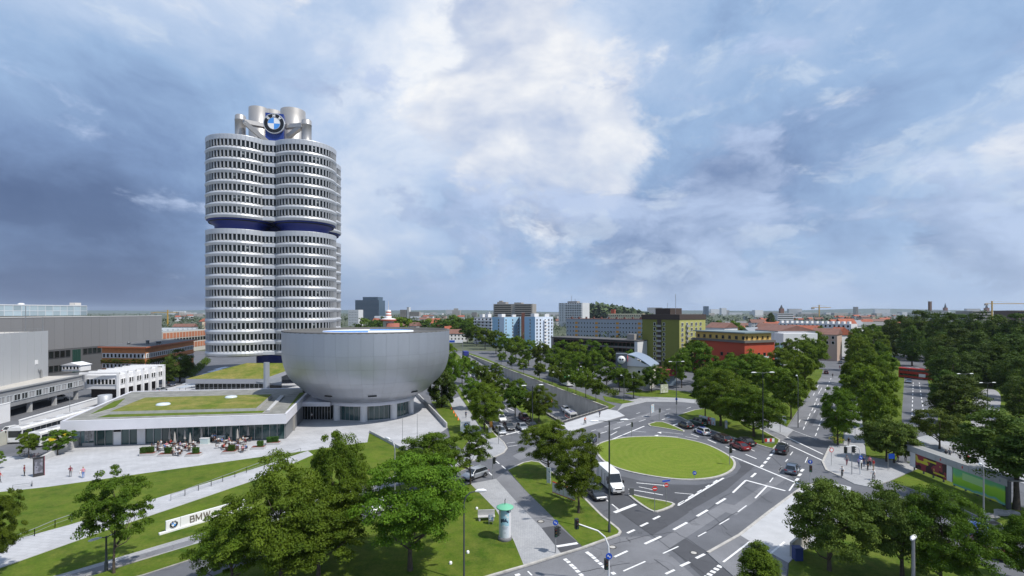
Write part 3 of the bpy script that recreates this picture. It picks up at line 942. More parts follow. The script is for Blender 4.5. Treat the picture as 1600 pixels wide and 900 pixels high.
def tower():
	Y1 = 182.0
	X1, R1 = circle_from_edges(325, 426, Y1)
	phi = math.radians(14.5)
	S = 21.6
	R = 11.3
	ax, ay = Vector((math.cos(phi), math.sin(phi))), Vector((-math.sin(phi), math.cos(phi)))
	C1 = Vector((X1, Y1))
	cen = C1 + (ax + ay) * S / 2
	t = thing('office_tower', 'tall silver tower of four joined round cylinders with dark window rows and blue band', 'office tower', (cen.x, cen.y), phi)
	# local frame: cylinders at (+-S/2, +-S/2)
	NP = 52
	step = 2 * PI / NP
	pitch = 17.55 / F * (Y1 - R)                                     # storey height
	z_top = zat(208.0, Y1 - R)
	ZU = z_top - 1.75                                           # underside of the parapet = window head of the top storey
	upper = [ZU - i * pitch for i in range(7)]
	z_split0 = upper[-1] - pitch + .1
	zl_top = zat(356.5, Y1 - R)
	lower = [zl_top - 1.75 - i * pitch for i in range(11)]
	z_bot = lower[-1] - pitch - .2
	WH = pitch * .56                                              # window height
	cs = [(-S / 2, -S / 2), (S / 2, -S / 2), (S / 2, S / 2), (-S / 2, S / 2)]

	def inside_other(k, a):
		x, y = cs[k][0] + R * math.cos(a), cs[k][1] + R * math.sin(a)
		return any(math.hypot(x - cx, y - cy) < R - .3 for j, (cx, cy) in enumerate(cs) if j != k) or (abs(x) < S / 2 - 2 and abs(y) < S / 2 - 2) or math.hypot(x, y) < 8.4

	def panel(b, a, prof):
		"""one cast panel: a prism of the profile (radius, z) over one facet, with a groove left at both sides"""
		g_ = .022 / R
		vs = []
		for (r, z) in prof:
			for s in (-1, 1):
				aa = a + s * (step / 2 - g_)
				vs.append((r * math.cos(aa), r * math.sin(aa), z))
		n = len(prof)
		fs = [(2 * i, 2 * i + 1, 2 * i + 3, 2 * i + 2) for i in range(n - 1)]
		fs = [q[::-1] for q in fs]
		b.add(vs, fs)
		b.add(vs, [tuple(range(0, 2 * n, 2)), tuple(range(1, 2 * n, 2))[::-1]])
	# spandrel profile from top (window sill) to bottom (head of the window below)
	H = pitch - WH

	def sp(z0, h):
		return [(R - .75, z0 + .04), (R - .5, z0), (R - .04, z0 - .26 * h), (R + .10, z0 - .50 * h), (R + .08, z0 - .56 * h), (R - .14, z0 - h + .10), (R - .2, z0 - h), (R - .75, z0 - h)]

	par = [(R - .8, z_top - .35), (R - .5, z_top), (R - .03, z_top), (R, z_top - .1), (R - .10, ZU + .1), (R - .12, ZU), (R - .75, ZU)]
	floors = []
	for blk, (lst, zt) in enumerate(((upper, z_top), (lower, zl_top))):
		for i, zh in enumerate(lst):
			floors.append((blk, i, zh))
	angs = [[j * step + step / 2 for j in range(NP) if not inside_other(k, j * step + step / 2)] for k in range(4)]
	def face_cam(k, a):
		# towards the viewer, judged in the tower's own frame
		d = Vector((cen.x, cen.y)) * -1
		loc = Vector((ax.dot(d), ay.dot(d))).normalized()
		return math.cos(a) * loc.x + math.sin(a) * loc.y
	for k in range(4):
		o = (cs[k][0], cs[k][1], 0)
		# bands
		me_sp = None
		def band(prof, nm='storey_band'):
			b = MB()
			for a in angs[k]:
				panel(b, a, prof)
			return b.build(nm, ALU, t, o)
		first = None
		for (blk, i, zh) in floors:
			if i == 0:
				zt = z_top if blk == 0 else zl_top
				band([(r, z - z_top + zt) for r, z in par], 'parapet_band')
			if first is None:
				first = band(sp(0.0, H))
				first.location = (o[0], o[1], zh - WH)
			else:
				inst('storey_band', first.data, t, (o[0], o[1], zh - WH))
		# mullions, joined: too fine to pick apart
		b = MB()
		for (blk, i, zh) in floors:
			for a in angs[k]:
				for s in (-1, 1):
					aa = a + s * (step / 2 - .009)
					c, sn = math.cos(aa), math.sin(aa)
					ro, ri, hw = R - .16, R - .62, .10
					vs = []
					for (r, w) in ((ro, -hw), (ro, hw), (ri, hw), (ri, -hw)):
						vs += [(r * c - w * sn, r * sn + w * c, zh - WH), (r * c - w * sn, r * sn + w * c, zh)]
					b.add(vs, [(0, 2, 3, 1), (2, 4, 5, 3), (6, 0, 1, 7)])
		tag(b.build('mullions', ALU_DK, t, o), kind='stuff')
		# core behind the glass
		MB().lathe([(R - .95, z_split0 - 1), (R - .95, z_top - .4)], 36, smooth=False).lathe([(R - .95, z_bot), (R - .95, zl_top - .4)], 36, smooth=False).build('core', DARKIN, t, o)
		MB().lathe([(R - .7, z_top - .42), (0, z_top - .42)], 36, smooth=False).build('roof_deck', CONC_DK, t, o)
		MB().lathe([(R - .7, zl_top - .42), (0, zl_top - .42)], 36, smooth=False).build('waist_deck', CONC_DK, t, o)
		MB().lathe([(0, z_bot), (R - .2, z_bot)], 36, smooth=False).build('soffit', CONC_DK, t, o)
		# blue waist
		zb = floors[6][2] - pitch + (pitch - WH) * 0
		zb = upper[-1] - WH - H
		MB().lathe([(R - .6, zb + .02), (R - .35, zb - .02), (R - 1.6, zb - 1.0), (R - 2.9, zb - 1.9), (R - 2.9, zl_top - .45)], 48).build('blue_waist', BLUE, t, o)
	MB().lathe([(8.0, z_bot - 4), (8.0, z_top)], 24).build('central_shaft', BLUE, t, (0, 0, 0))
	MB().lathe([(7.0, 0), (7.0, z_bot + .5)], 24).build('tower_foot', CONC_DK, t, (0, 0, 0))
	MB().lathe([(7.0, 0), (7.6, zl_top)], 4, smooth=False).build('blue_core', BLUE, t, (0, 0, 0))
	# flat infill of two windows between the two near cylinders
	yi = -S / 2 - 7.1
	b = MB()
	for q, (blk, i, zh) in enumerate(floors):
		z0 = zh - WH
		if i == 0:
			zt = z_top if blk == 0 else zl_top
			MB().bx(-2.6, 2.6, yi - .05, yi + .5, zh, zt).build('infill_band', ALU, t)
		nb_ = MB().bx(-2.6, 2.6, yi - .05, yi + .5, z0 - H + .1, z0 - .3 * H).add([(-2.6, yi - .05, z0 - .3 * H), (2.6, yi - .05, z0 - .3 * H), (2.6, yi + .5, z0), (-2.6, yi + .5, z0)], [(0, 1, 2, 3)])
		nb_.build('infill_band', ALU, t)
		for x in (-2.5, -1.25, 0, 1.25, 2.5):
			b.bx(x - .17, x + .17, yi + .02, yi + .5, z0, zh)
		for x in (-2.4, -1.15, .1, 1.35):
			MB().add([(x, yi + .42, z0), (x + 1.05, yi + .42, z0), (x + 1.05, yi + .42, zh), (x, yi + .42, zh)], [(0, 1, 2, 3)]).build('window', GLASS_DK, t)
	tag(b.build('infill_mullions', ALU_DK, t), kind='stuff')
	# window panes: those facing the viewer one by one, the rest joined
	cand = []
	for k in range(4):
		for a in angs[k]:
			fc = face_cam(k, a)
			for (blk, i, zh) in floors:
				cand.append((fc - (0 if k in (0, 1) else 2), k, a, zh))
	cand.sort(key=lambda c: -c[0])
	w2 = 2 * (R - .5) * math.sin(step / 2) * .98
	pm = MB().add([(0, -w2 / 2, -WH), (0, w2 / 2, -WH), (0, w2 / 2, 0), (0, -w2 / 2, 0)], [(0, 1, 2, 3)]).mesh('window', GLASS_DK)
	blind = MB().add([(0, -w2 / 2, -WH), (0, w2 / 2, -WH), (0, w2 / 2, -WH * .45), (0, -w2 / 2, -WH * .45)], [(0, 1, 2, 3)]).add([(.02, -w2 / 2, -WH * .45), (.02, w2 / 2, -WH * .45), (.02, w2 / 2, 0), (.02, -w2 / 2, 0)], [(0, 1, 2, 3)], 1).mesh('window', [GLASS_DK, M('window_blind', (.20, .22, .22), .7)])
	rest = MB()
	rr = random.Random(3)
	for q, (fc, k, a, zh) in enumerate(cand):
		rg = (R - .56) * math.cos(step / 2)
		c, sn = math.cos(a), math.sin(a)
		if q < 228:
			inst('window', blind if rr.random() < .10 else pm, t, (cs[k][0] + rg * c, cs[k][1] + rg * sn, zh), a)
		else:
			vs = [(cs[k][0] + rg * c - w * sn, cs[k][1] + rg * sn + w * c, z) for (w, z) in ((-w2 / 2, zh - WH), (w2 / 2, zh - WH), (w2 / 2, zh), (-w2 / 2, zh))]
			rest.add(vs, [(0, 1, 2, 3)])
	tag(rest.build('window_panes', GLASS_DK, t), kind='stuff')
	# ---- roof works
	CYL = M('roof_cylinder_metal', (.385, .375, .37), .42, .5, var=.04, scale=.3)
	zr = z_top - .3
	def local(u, v, y):
		P = Vector(at(u, v, y))
		d = Vector((P.x, P.y)) - cen
		return Vector((ax.dot(d), ay.dot(d), P.z))
	for (u, w, vt, y) in ((404.5, 31, 170.5, 197.0), (458, 39, 174, 199.0)):
		p = local(u, vt, y)
		r = w / 2 / F * y * .93
		MB().lathe([(r, zr), (r, p.z), (r - .25, p.z + .05), (r - .3, p.z - .6), (0, p.z - .6)], 32).build('plant_cylinder', CYL, t, (p.x, p.y, 0))
	p = local(426, 176, 207)
	MB().lathe([(4.2, zr), (4.2, p.z), (0, p.z)], 28).build('plant_cylinder', CYL, t, (p.x, p.y, 0))
	posts = []
	for (u, w, vt, y) in ((375.5, 16.5, 180, 186.5), (479, 16, 187.5, 189.5)):
		p = local(u, vt, y)
		r = w / 2 / F * y * .93
		MB().lathe([(r, zr - 1), (r, zr + 1.6), (r * 1.04, zr + 1.65), (r * 1.04, zr + 2.0), (r, zr + 2.05), (r, p.z - 2.2), (r * 1.04, p.z - 2.15), (r * 1.04, p.z - 1.8), (r, p.z - 1.75), (r * .98, p.z - .4), (r * .8, p.z), (0, p.z)], 28).build('support_post', CYL, t, (p.x, p.y, 0))
		posts.append(p)
	for ends in (((381, 190.5, 183.5), (414, 197, 190), (418, 222, 189)), ((473, 196, 188.5), (446, 198.5, 192), (450, 214, 192))):
		a_, b_, c_ = (local(*e) for e in ends)
		for q in (b_, c_):
			MB().tube([a_, q], 1.1, 4, smooth=False).build('brace', CYL, t)
	# blue box behind the emblem
	e = local(429, 194, 190)
	b = MB()
	for k in range(9):
		b.bx(e.x - 3.25 + k * .722, e.x - 3.25 + k * .722 + .64, e.y, e.y + 3, zr - 2, zat(177, 190))
	b.bx(e.x - 3.2, e.x + 3.2, e.y + .1, e.y + 3, zr - 2, zat(177, 190) - .05)
	b.build('emblem_box', M('emblem_box_blue', (.008, .035, .22), .4), t)
	em = bpy.data.objects.new('emblem', None)
	COL.objects.link(em)
	em.parent = t
	em.location = (e.x, e.y - .1, e.z)
	em.rotation_euler = (0, 0, -phi + math.atan2(e.x, 1) * 0 + math.radians(8))
	roundel(em, 'emblem_ring', 16.3 / F * 190 * .97, .7, 0)
	for (u, vt) in ((448, 168), (470, 184), (400, 166)):
		p = local(u, vt, 200)
		MB().tube([(p.x, p.y, zr), (p.x, p.y, p.z - .5)], .06, 5).build('aerial', STEEL, t)
	return t


tower()


# ================================================================ THE BOWL
def bowl():
	YB = 128.0
	X0, R = circle_from_edges(439.5, 702, YB)
	zt = zat(519.0, YB - R)
	zt = zt - .15
	Xb, Rb = circle_from_edges(513, 643, YB)
	t = thing('museum_bowl', 'silver bowl-shaped museum building clad in metal panels on a narrower glazed base', 'museum', (X0, YB))
	zb = 4.6
	# outer profile, base ring -> rim
	ctrl = [(Rb + .9, zb), (Rb + 2.6, zb + .55), (Rb + 4.6, zb + 1.6), (R - 4.0, zb + 3.2), (R - 2.1, zb + 5.0), (R - .85, zb + 7.2), (R - .2, zb + 9.6), (R, zb + 12.0), (R + .02, zt)]

	def P(s):           # catmull-rom through ctrl
		n = len(ctrl) - 1
		x = min(max(s * n, 0), n - 1e-6)
		i = int(x)
		f = x - i
		p = [ctrl[min(max(i + k, 0), n)] for k in (-1, 0, 1, 2)]
		return tuple(.5 * ((2 * p[1][c]) + (-p[0][c] + p[2][c]) * f + (2 * p[0][c] - 5 * p[1][c] + 4 * p[2][c] - p[3][c]) * f * f + (-p[0][c] + 3 * p[1][c] - 3 * p[2][c] + p[3][c]) * f ** 3) for c in (0, 1))
	prof = [P(i / 32) for i in range(33)]
	MB().lathe([(r - .12, z) for r, z in prof], 72).build('inner_shell', M('bowl_joint', (.30, .315, .35), .5, .5), t)
	NC, NR = 48, 6
	st = 2 * PI / NC
	cuts = [0, .16, .34, .52, .70, .86, 1.0]
	for j in range(NR):
		b = MB()
		ns, nz = 3, 5
		s0, s1 = cuts[j], cuts[j + 1]
		gz = .0006
		for iz in range(nz + 1):
			r, z = P(s0 + gz + (s1 - s0 - 2 * gz) * iz / nz)
			for ia in range(ns + 1):
				a = (-.5 + (ia / ns)) * (st - .0012)
				b.v.append((r * math.cos(a), r * math.sin(a), z))
		for iz in range(nz):
			for ia in range(ns):
				k = iz * (ns + 1) + ia
				b.f.append((k, k + 1, k + ns + 2, k + ns + 1))
				b.m.append(0)
				b.sm.append(True)
		me = b.mesh('panel', BOWLM)
		for i in range(NC):
			inst('panel', me, t, (0, 0, 0), i * st + (0))
	# roof: dark gravel ring, white and blue disc
	b = MB().lathe([(R + .03, zt - .3), (R + .06, zt), (R - .45, zt + .02), (R - .5, zt - .7), (11.2, zt - .62)], 72)
	b.build('roof', M('roof_gravel', (.10, .10, .10), .9, var=.15, scale=2), t)
	for q in range(4):
		d = MB()
		vs = [(0, 0, zt - .28)] + [(11.2 * math.cos(q * PI / 2 + i * PI / 24 + .25), 11.2 * math.sin(q * PI / 2 + i * PI / 24 + .25), zt - .28) for i in range(13)]
		d.add(vs, [(0, i, i + 1) for i in range(1, 13)])
		d.build('roof_emblem_quarter', [M('roof_blue', (.06, .24, .66), .4), WHITE][q % 2], t)
	MB().lathe([(11.2, zt - .75), (11.2, zt - .27), (11.1, zt - .27)], 48).build('roof_disc_edge', WHITE, t)
	# dark slots low on the bowl
	for u in (487, 541, 605, 658):
		a = math.atan2(-1, (u - 575) / 95.0 * 1.0)
		r, z = P(.30)
		m = MB()
		m.box((0, 0, 0), (1.9, .5, .34), 0)
		al = math.atan2(-math.sqrt(max(.05, 1 - ((u - 573) / 100.0) ** 2)), (u - 573) / 100.0)
		m.build('slot', DARKIN, t, (r * math.cos(al), r * math.sin(al), z + .05), al + PI / 2)
	# base: white ring, glazing, columns
	dx = Xb - X0
	MB().lathe([(Rb + .9, 3.75), (Rb + .95, 4.55), (Rb + .4, 4.7)], 64).lathe([(0, 3.75), (Rb + .9, 3.75)], 64).build('base_ring', FASCIA, t, (dx, 0, 0))
	MB().lathe([(Rb - .8, .1), (Rb - .8, 3.75)], 48).build('base_core', DARKIN, t, (dx, 0, 0))
	nb = 54
	pane = MB().add([(Rb - .25, -Rb * PI / nb * .94, .25), (Rb - .25, Rb * PI / nb * .94, .25), (Rb - .25, Rb * PI / nb * .94, 3.7), (Rb - .25, -Rb * PI / nb * .94, 3.7)], [(0, 1, 2, 3)]).mesh('pane', GLASS_TL)
	for i in range(nb):
		inst('pane', pane, t, (dx, 0, 0), 2 * PI * i / nb)
	b = MB()
	for i in range(nb):
		a = 2 * PI * (i + .5) / nb
		b.box(((Rb - .2) * math.cos(a), (Rb - .2) * math.sin(a), 1.95), (.12, .08, 3.6), 0, a)
	b.lathe([(Rb - .05, .1), (Rb - .05, .28), (Rb - .3, .28)], 54)
	b.build('mullions', STEEL, t, (dx, 0, 0))
	for i in range(9):
		a = -PI / 2 + i * 2 * PI / 9 + .12
		MB().lathe([(.85, .1), (.85, 3.76)], 16).build('column', OFFWHITE, t, (dx + (Rb + .05) * math.cos(a), (Rb + .05) * math.sin(a), 0))
	# lettering-free grey name strip stays a plain strip
	# entrance link to the low wing
	x1, y1 = g(475, 656)
	L = bpy.data.objects.new('entrance_link', None)
	COL.objects.link(L)
	L.parent = t
	b = MB()
	ex0, ey0 = g(474, 657)
	ex1, ey1 = g(516, 656)
	b.bx(ex0 - X0 - 1.5, ex1 - X0 + .5, ey0 - YB - .8, ey0 - YB + 12, 3.5, 4.5)
	b.build('canopy', FASCIA, L)
	n = 9
	for i in range(n):
		xa = ex0 - X0 + (ex1 - ex0) * i / n
		xb = ex0 - X0 + (ex1 - ex0) * (i + 1) / n
		MB().add([(xa + .05, ey0 - YB + .9, .1), (xb - .05, ey0 - YB + .9, .1), (xb - .05, ey0 - YB + .9, 3.5), (xa + .05, ey0 - YB + .9, 3.5)], [(0, 1, 2, 3)]).build('pane', GLASS_DK, L)
	b = MB()
	for i in range(n + 1):
		xa = ex0 - X0 + (ex1 - ex0) * i / n
		b.bx(xa - .06, xa + .06, ey0 - YB + .78, ey0 - YB + .95, .1, 3.5)
	b.build('mullions', STEEL, L)
	MB().bx(ex0 - X0 - 1, ex1 - X0, ey0 - YB + 1.4, ey0 - YB + 11, .1, 3.5).build('inner_wall', DARKIN, L)
	return X0, YB, R, Rb, Xb


BOWL = bowl()


# ================================================================ LOW MUSEUM WING WITH PLANTED ROOF
def low_wing():
	# footprint of the roof slab at z 3.55..5.4
	zf0, zf1 = 3.6, 5.4
	A = g(94, 659.5, zf1)
	B = g(447, 648, zf1)
	C = g(482, 613, zf1)
	D = g(500, 606, zf1)
	E = g(205, 612, zf1)
	t = thing('low_museum_wing', 'low flat museum wing with white fascia, long glass front and planted roof', 'building', (B[0], B[1]))
	def L(p):
		return (p[0] - B[0], p[1] - B[1])
	poly = [L(A), L(B), L(C), L(D), L(E)]
	MB().prism(poly, zf0, zf1, 1, 0, bottom=True).build('roof_slab', [FASCIA, M('roof_slabs', (.20, .20, .185), .9, var=.3, scale=.6)], t)
	par = MB()
	for i in range(len(poly)):
		a, c = Vector(poly[i]), Vector(poly[(i + 1) % len(poly)])
		d = c - a
		m_ = (a + c) / 2
		n = Vector((d.y, -d.x)).normalized() * -.2
		par.box((m_.x + n.x, m_.y + n.y, zf1 + .06), (d.length - .1, .4, .16), 0, math.atan2(d.y, d.x))
	par.build('parapet', FASCIA, t)
	# planted trays
	def tray(pts, z, h, nm, mat_):
		P_ = [L(g(u, v, z + h)) for u, v in pts]
		MB().prism(P_, z, z + h, 1, 0).build(nm, [CONC, mat_], t)
	tray([(172, 643), (400, 637.5), (425, 616), (227, 621)], zf1, .75, 'planted_tray', SEDUM)
	tray([(150, 652.5), (410, 645), (414, 641.5), (170, 647.5)], zf1, .16, 'green_strip', GRASS)
	tray([(416, 641), (421, 641), (444, 618), (438, 617.5)], zf1, .30, 'green_strip', CONC)
	tray([(446, 643), (455, 634), (478, 612), (468, 614)], zf1, .16, 'green_strip', GRASS)
	tray([(178, 627), (196, 622), (180, 636), (140, 648)], zf1, .14, 'green_strip', GRASS)
	for (u, v, r) in ((255, 632, 1.35), (361, 620.5, 1.3)):
		p = L(g(u, v, zf1 + .8))
		MB().lathe([(r, zf1 + .7), (r, zf1 + .9), (r * .8, zf1 + 1.1), (0, zf1 + 1.2)], 18).build('skylight', M('skylight_dome', (.55, .62, .68), .15), t, (p[0], p[1], 0))
	# glass front
	G0, G1 = Vector(g(113, 698)), Vector(g(445, 686.5))
	d = G1 - G0
	n = 27
	rz = math.atan2(d.y, d.x)
	w = d.length / n
	back = MB()
	O = Vector(B)
	me = MB().add([(.05, 0, .1), (w - .05, 0, .1), (w - .05, 0, zf0), (.05, 0, zf0)], [(0, 1, 2, 3)]).mesh('pane', GLASS_TL)
	for i in range(n):
		p = G0 + d * (i / n) - O
		if i == 8:
			MB().bx(0, w, -.25, .2, .1, zf0).build('wall_panel', OFFWHITE, t, (p.x, p.y, 0), rz)
		elif i == 5:
			MB().bx(.05, w - .05, -.08, .05, .1, 2.6).build('white_door', WHITE, t, (p.x, p.y, 0), rz)
		else:
			o_ = inst('pane', me, t, (p.x, p.y, 0), rz)
			if i < 2:
				o_.material_slots[0].link = 'OBJECT'
				o_.material_slots[0].material = GLASS_LT
	b = MB()
	for i in range(n + 1):
		b.bx(i * w - .05, i * w + .05, -.14, .1, .1, zf0)
	b.build('mullions', STEEL, t, (G0.x - O.x, G0.y - O.y, 0), rz)
	# side wall along the ramp to the bowl, and inner dark volume with pale back wall
	S0, S1 = Vector(g(447, 686)), Vector(g(474, 656))
	dd = S1 - S0
	MB().bx(0, dd.length, 0, .3, .1, zf0).build('side_wall', M('grey_panel', (.22, .225, .235), .5, .2), t, (S0.x - O.x, S0.y - O.y, 0), math.atan2(dd.y, dd.x))
	nrm = Vector((-d.y, d.x)).normalized()
	q = [G0 + nrm * 7 - O, G1 + nrm * 7 - O, G1 + nrm * 7.3 - O, G0 + nrm * 7.3 - O]
	MB().prism([(p.x, p.y) for p in q], .1, zf0).build('back_wall', M('cafe_wall', (.30, .29, .27), .8), t)
	q = [G0 - O, G0 + nrm * 18 - O, G0 + nrm * 18 - O + d.normalized() * .3, G0 - O + d.normalized() * .3]
	MB().prism([(p.x, p.y) for p in q], .1, zf0 - .01).build('end_wall', GLASS_LT, t)
	# poster board by the left end
	p = g(140, 697)
	k = thing('poster_stand', 'dark framed exhibition poster on a stand beside the teal end of the long glass front', 'poster stand', (p[0], p[1], .1), rz)
	MB().bx(-.75, .75, -.05, .05, .9, 3.3).build('poster', M('poster_dark', (.05, .05, .06), .5, var=.6, scale=2.2, obj=True, col2=(.4, .4, .42)), k)
	MB().bx(-.85, -.76, -.06, .06, 0, 3.4).bx(.76, .85, -.06, .06, 0, 3.4).bx(-.85, .85, -.055, .055, 3.31, 3.4).build('frame', STEEL, k)
	MB().bx(-1.0, 1.0, -.5, .1, 0, .6).build('plinth', CONC, k)


low_wing()


def pavilion():
	Yp = 156.0
	A, B = at(290, 599.5, Yp), at(412, 596, Yp)
	t = thing('roof_garden_pavilion', 'glazed pavilion with sloping grass roof between the low wing and the tower', 'pavilion', (A[0], Yp))
	W = B[0] - A[0]
	zr0 = zat(592, Yp)
	zf = zat(599.5, Yp)
	# sloping roof: front edge at Yp, rear edge against the tower
	rear = 17.0
	poly = [(0, 0), (W, 0), (W + 7, rear), (10.0, rear)]
	zt = [zr0, zr0, zr0 + 3.2, zr0 + 3.2]
	MB().prism(poly, [zf, zf, zr0 + 2.2, zr0 + 2.2], zt, 1, 0, bottom=True).build('planted_roof', [M('zinc_edge', (.36, .37, .40), .45, .4), SEDUM], t)
	n = 15
	w = (W - 3) / n
	me = MB().add([(.06, 1.5, .1), (w - .06, 1.5, .1), (w - .06, 1.5, zf), (.06, 1.5, zf)], [(0, 1, 2, 3)]).mesh('pane', GLASS_DK)
	for i in range(n):
		inst('pane', me, t, (2.2 + i * w, 0, 0))
	b = MB()
	for i in range(n + 1):
		b.bx(2.2 + i * w - .09, 2.2 + i * w + .09, 1.3, 1.55, .1, zf)
	b.bx(2.2, W - .8, 1.38, 1.48, 1.9, 2.0)
	b.build('mullions', STEEL, t)
	MB().bx(2.2, W - .8, 2.2, 14, .1, zf).build('inner_wall', DARKIN, t)
	# pointed grey canopy on a column at the bowl side
	yb = 140.0
	P = [at(400, 594, yb), at(440, 574, yb + 10), at(440, 590, yb - 4), at(421, 603, yb - 3)]
	k = thing('pointed_canopy', 'pointed grey metal canopy on a thick column between the grass roofs and the bowl', 'canopy', (P[0][0], P[0][1]))
	MB().prism([(p[0] - P[0][0], p[1] - P[0][1]) for p in P], 5.9, 6.4, bottom=True).build('roof_plate', M('zinc_plate', (.28, .30, .33), .45, .4), k)
	c = at(416.5, 610, 136)
	MB().lathe([(.75, .1), (.75, zat(566, 136))], 16).build('column', M('column_steel', (.42, .45, .50), .4, .4), k, (c[0] - P[0][0], 136 - P[0][1], 0))


pavilion()


# ================================================================ FACTORY BUILDINGS ON THE LEFT
def frame2(p0, p1):
	d = Vector((p1[0] - p0[0], p1[1] - p0[1]))
	return d.length, math.atan2(d.y, d.x)


WINM = {}


def win_mesh(w, h, glass, frame, fw=.09, bars=0, d=.12):
	key = (round(w, 2), round(h, 2), glass.name, frame.name, bars)
	if key not in WINM:
		b = MB()
		b.bx(0, w, -.02, .06, 0, h, 0)
		b.bx(-fw, 0, -d, .05, -fw, h + fw, 1).bx(w, w + fw, -d, .05, -fw, h + fw, 1).bx(0, w, -d, .05, -fw, 0, 1).bx(0, w, -d, .05, h, h + fw, 1)
		for k in range(bars):
			x = w * (k + 1) / (bars + 1)
			b.bx(x - fw / 2, x + fw / 2, -d * .7, .04, 0, h, 1)
		WINM[key] = b.mesh('window', [glass, frame])
	return WINM[key]


def windows(t, x0, x1, z0, z1, cols, rows, w, h, glass=None, frame=None, y=0., rz=0., org=(0, 0), bars=0, skip=None, name='window', z_in=.5):
	"""a grid of window parts on the wall plane through org at angle rz (outside is -y of that frame)"""
	glass, frame = glass or GLASS_DK, frame or WHITE
	me = win_mesh(w, h, glass, frame, bars=bars)
	c, s = math.cos(rz), math.sin(rz)
	for i in range(cols):
		for j in range(rows):
			if skip and skip(i, j):
				continue
			x = x0 + (x1 - x0) * (i + .5) / cols - w / 2
			z = z0 + (z1 - z0) * (j + .5) / rows - h / 2
			yy = y - .03
			inst(name, me, t, (org[0] + x * c - yy * s, org[1] + x * s + yy * c, z), rz)


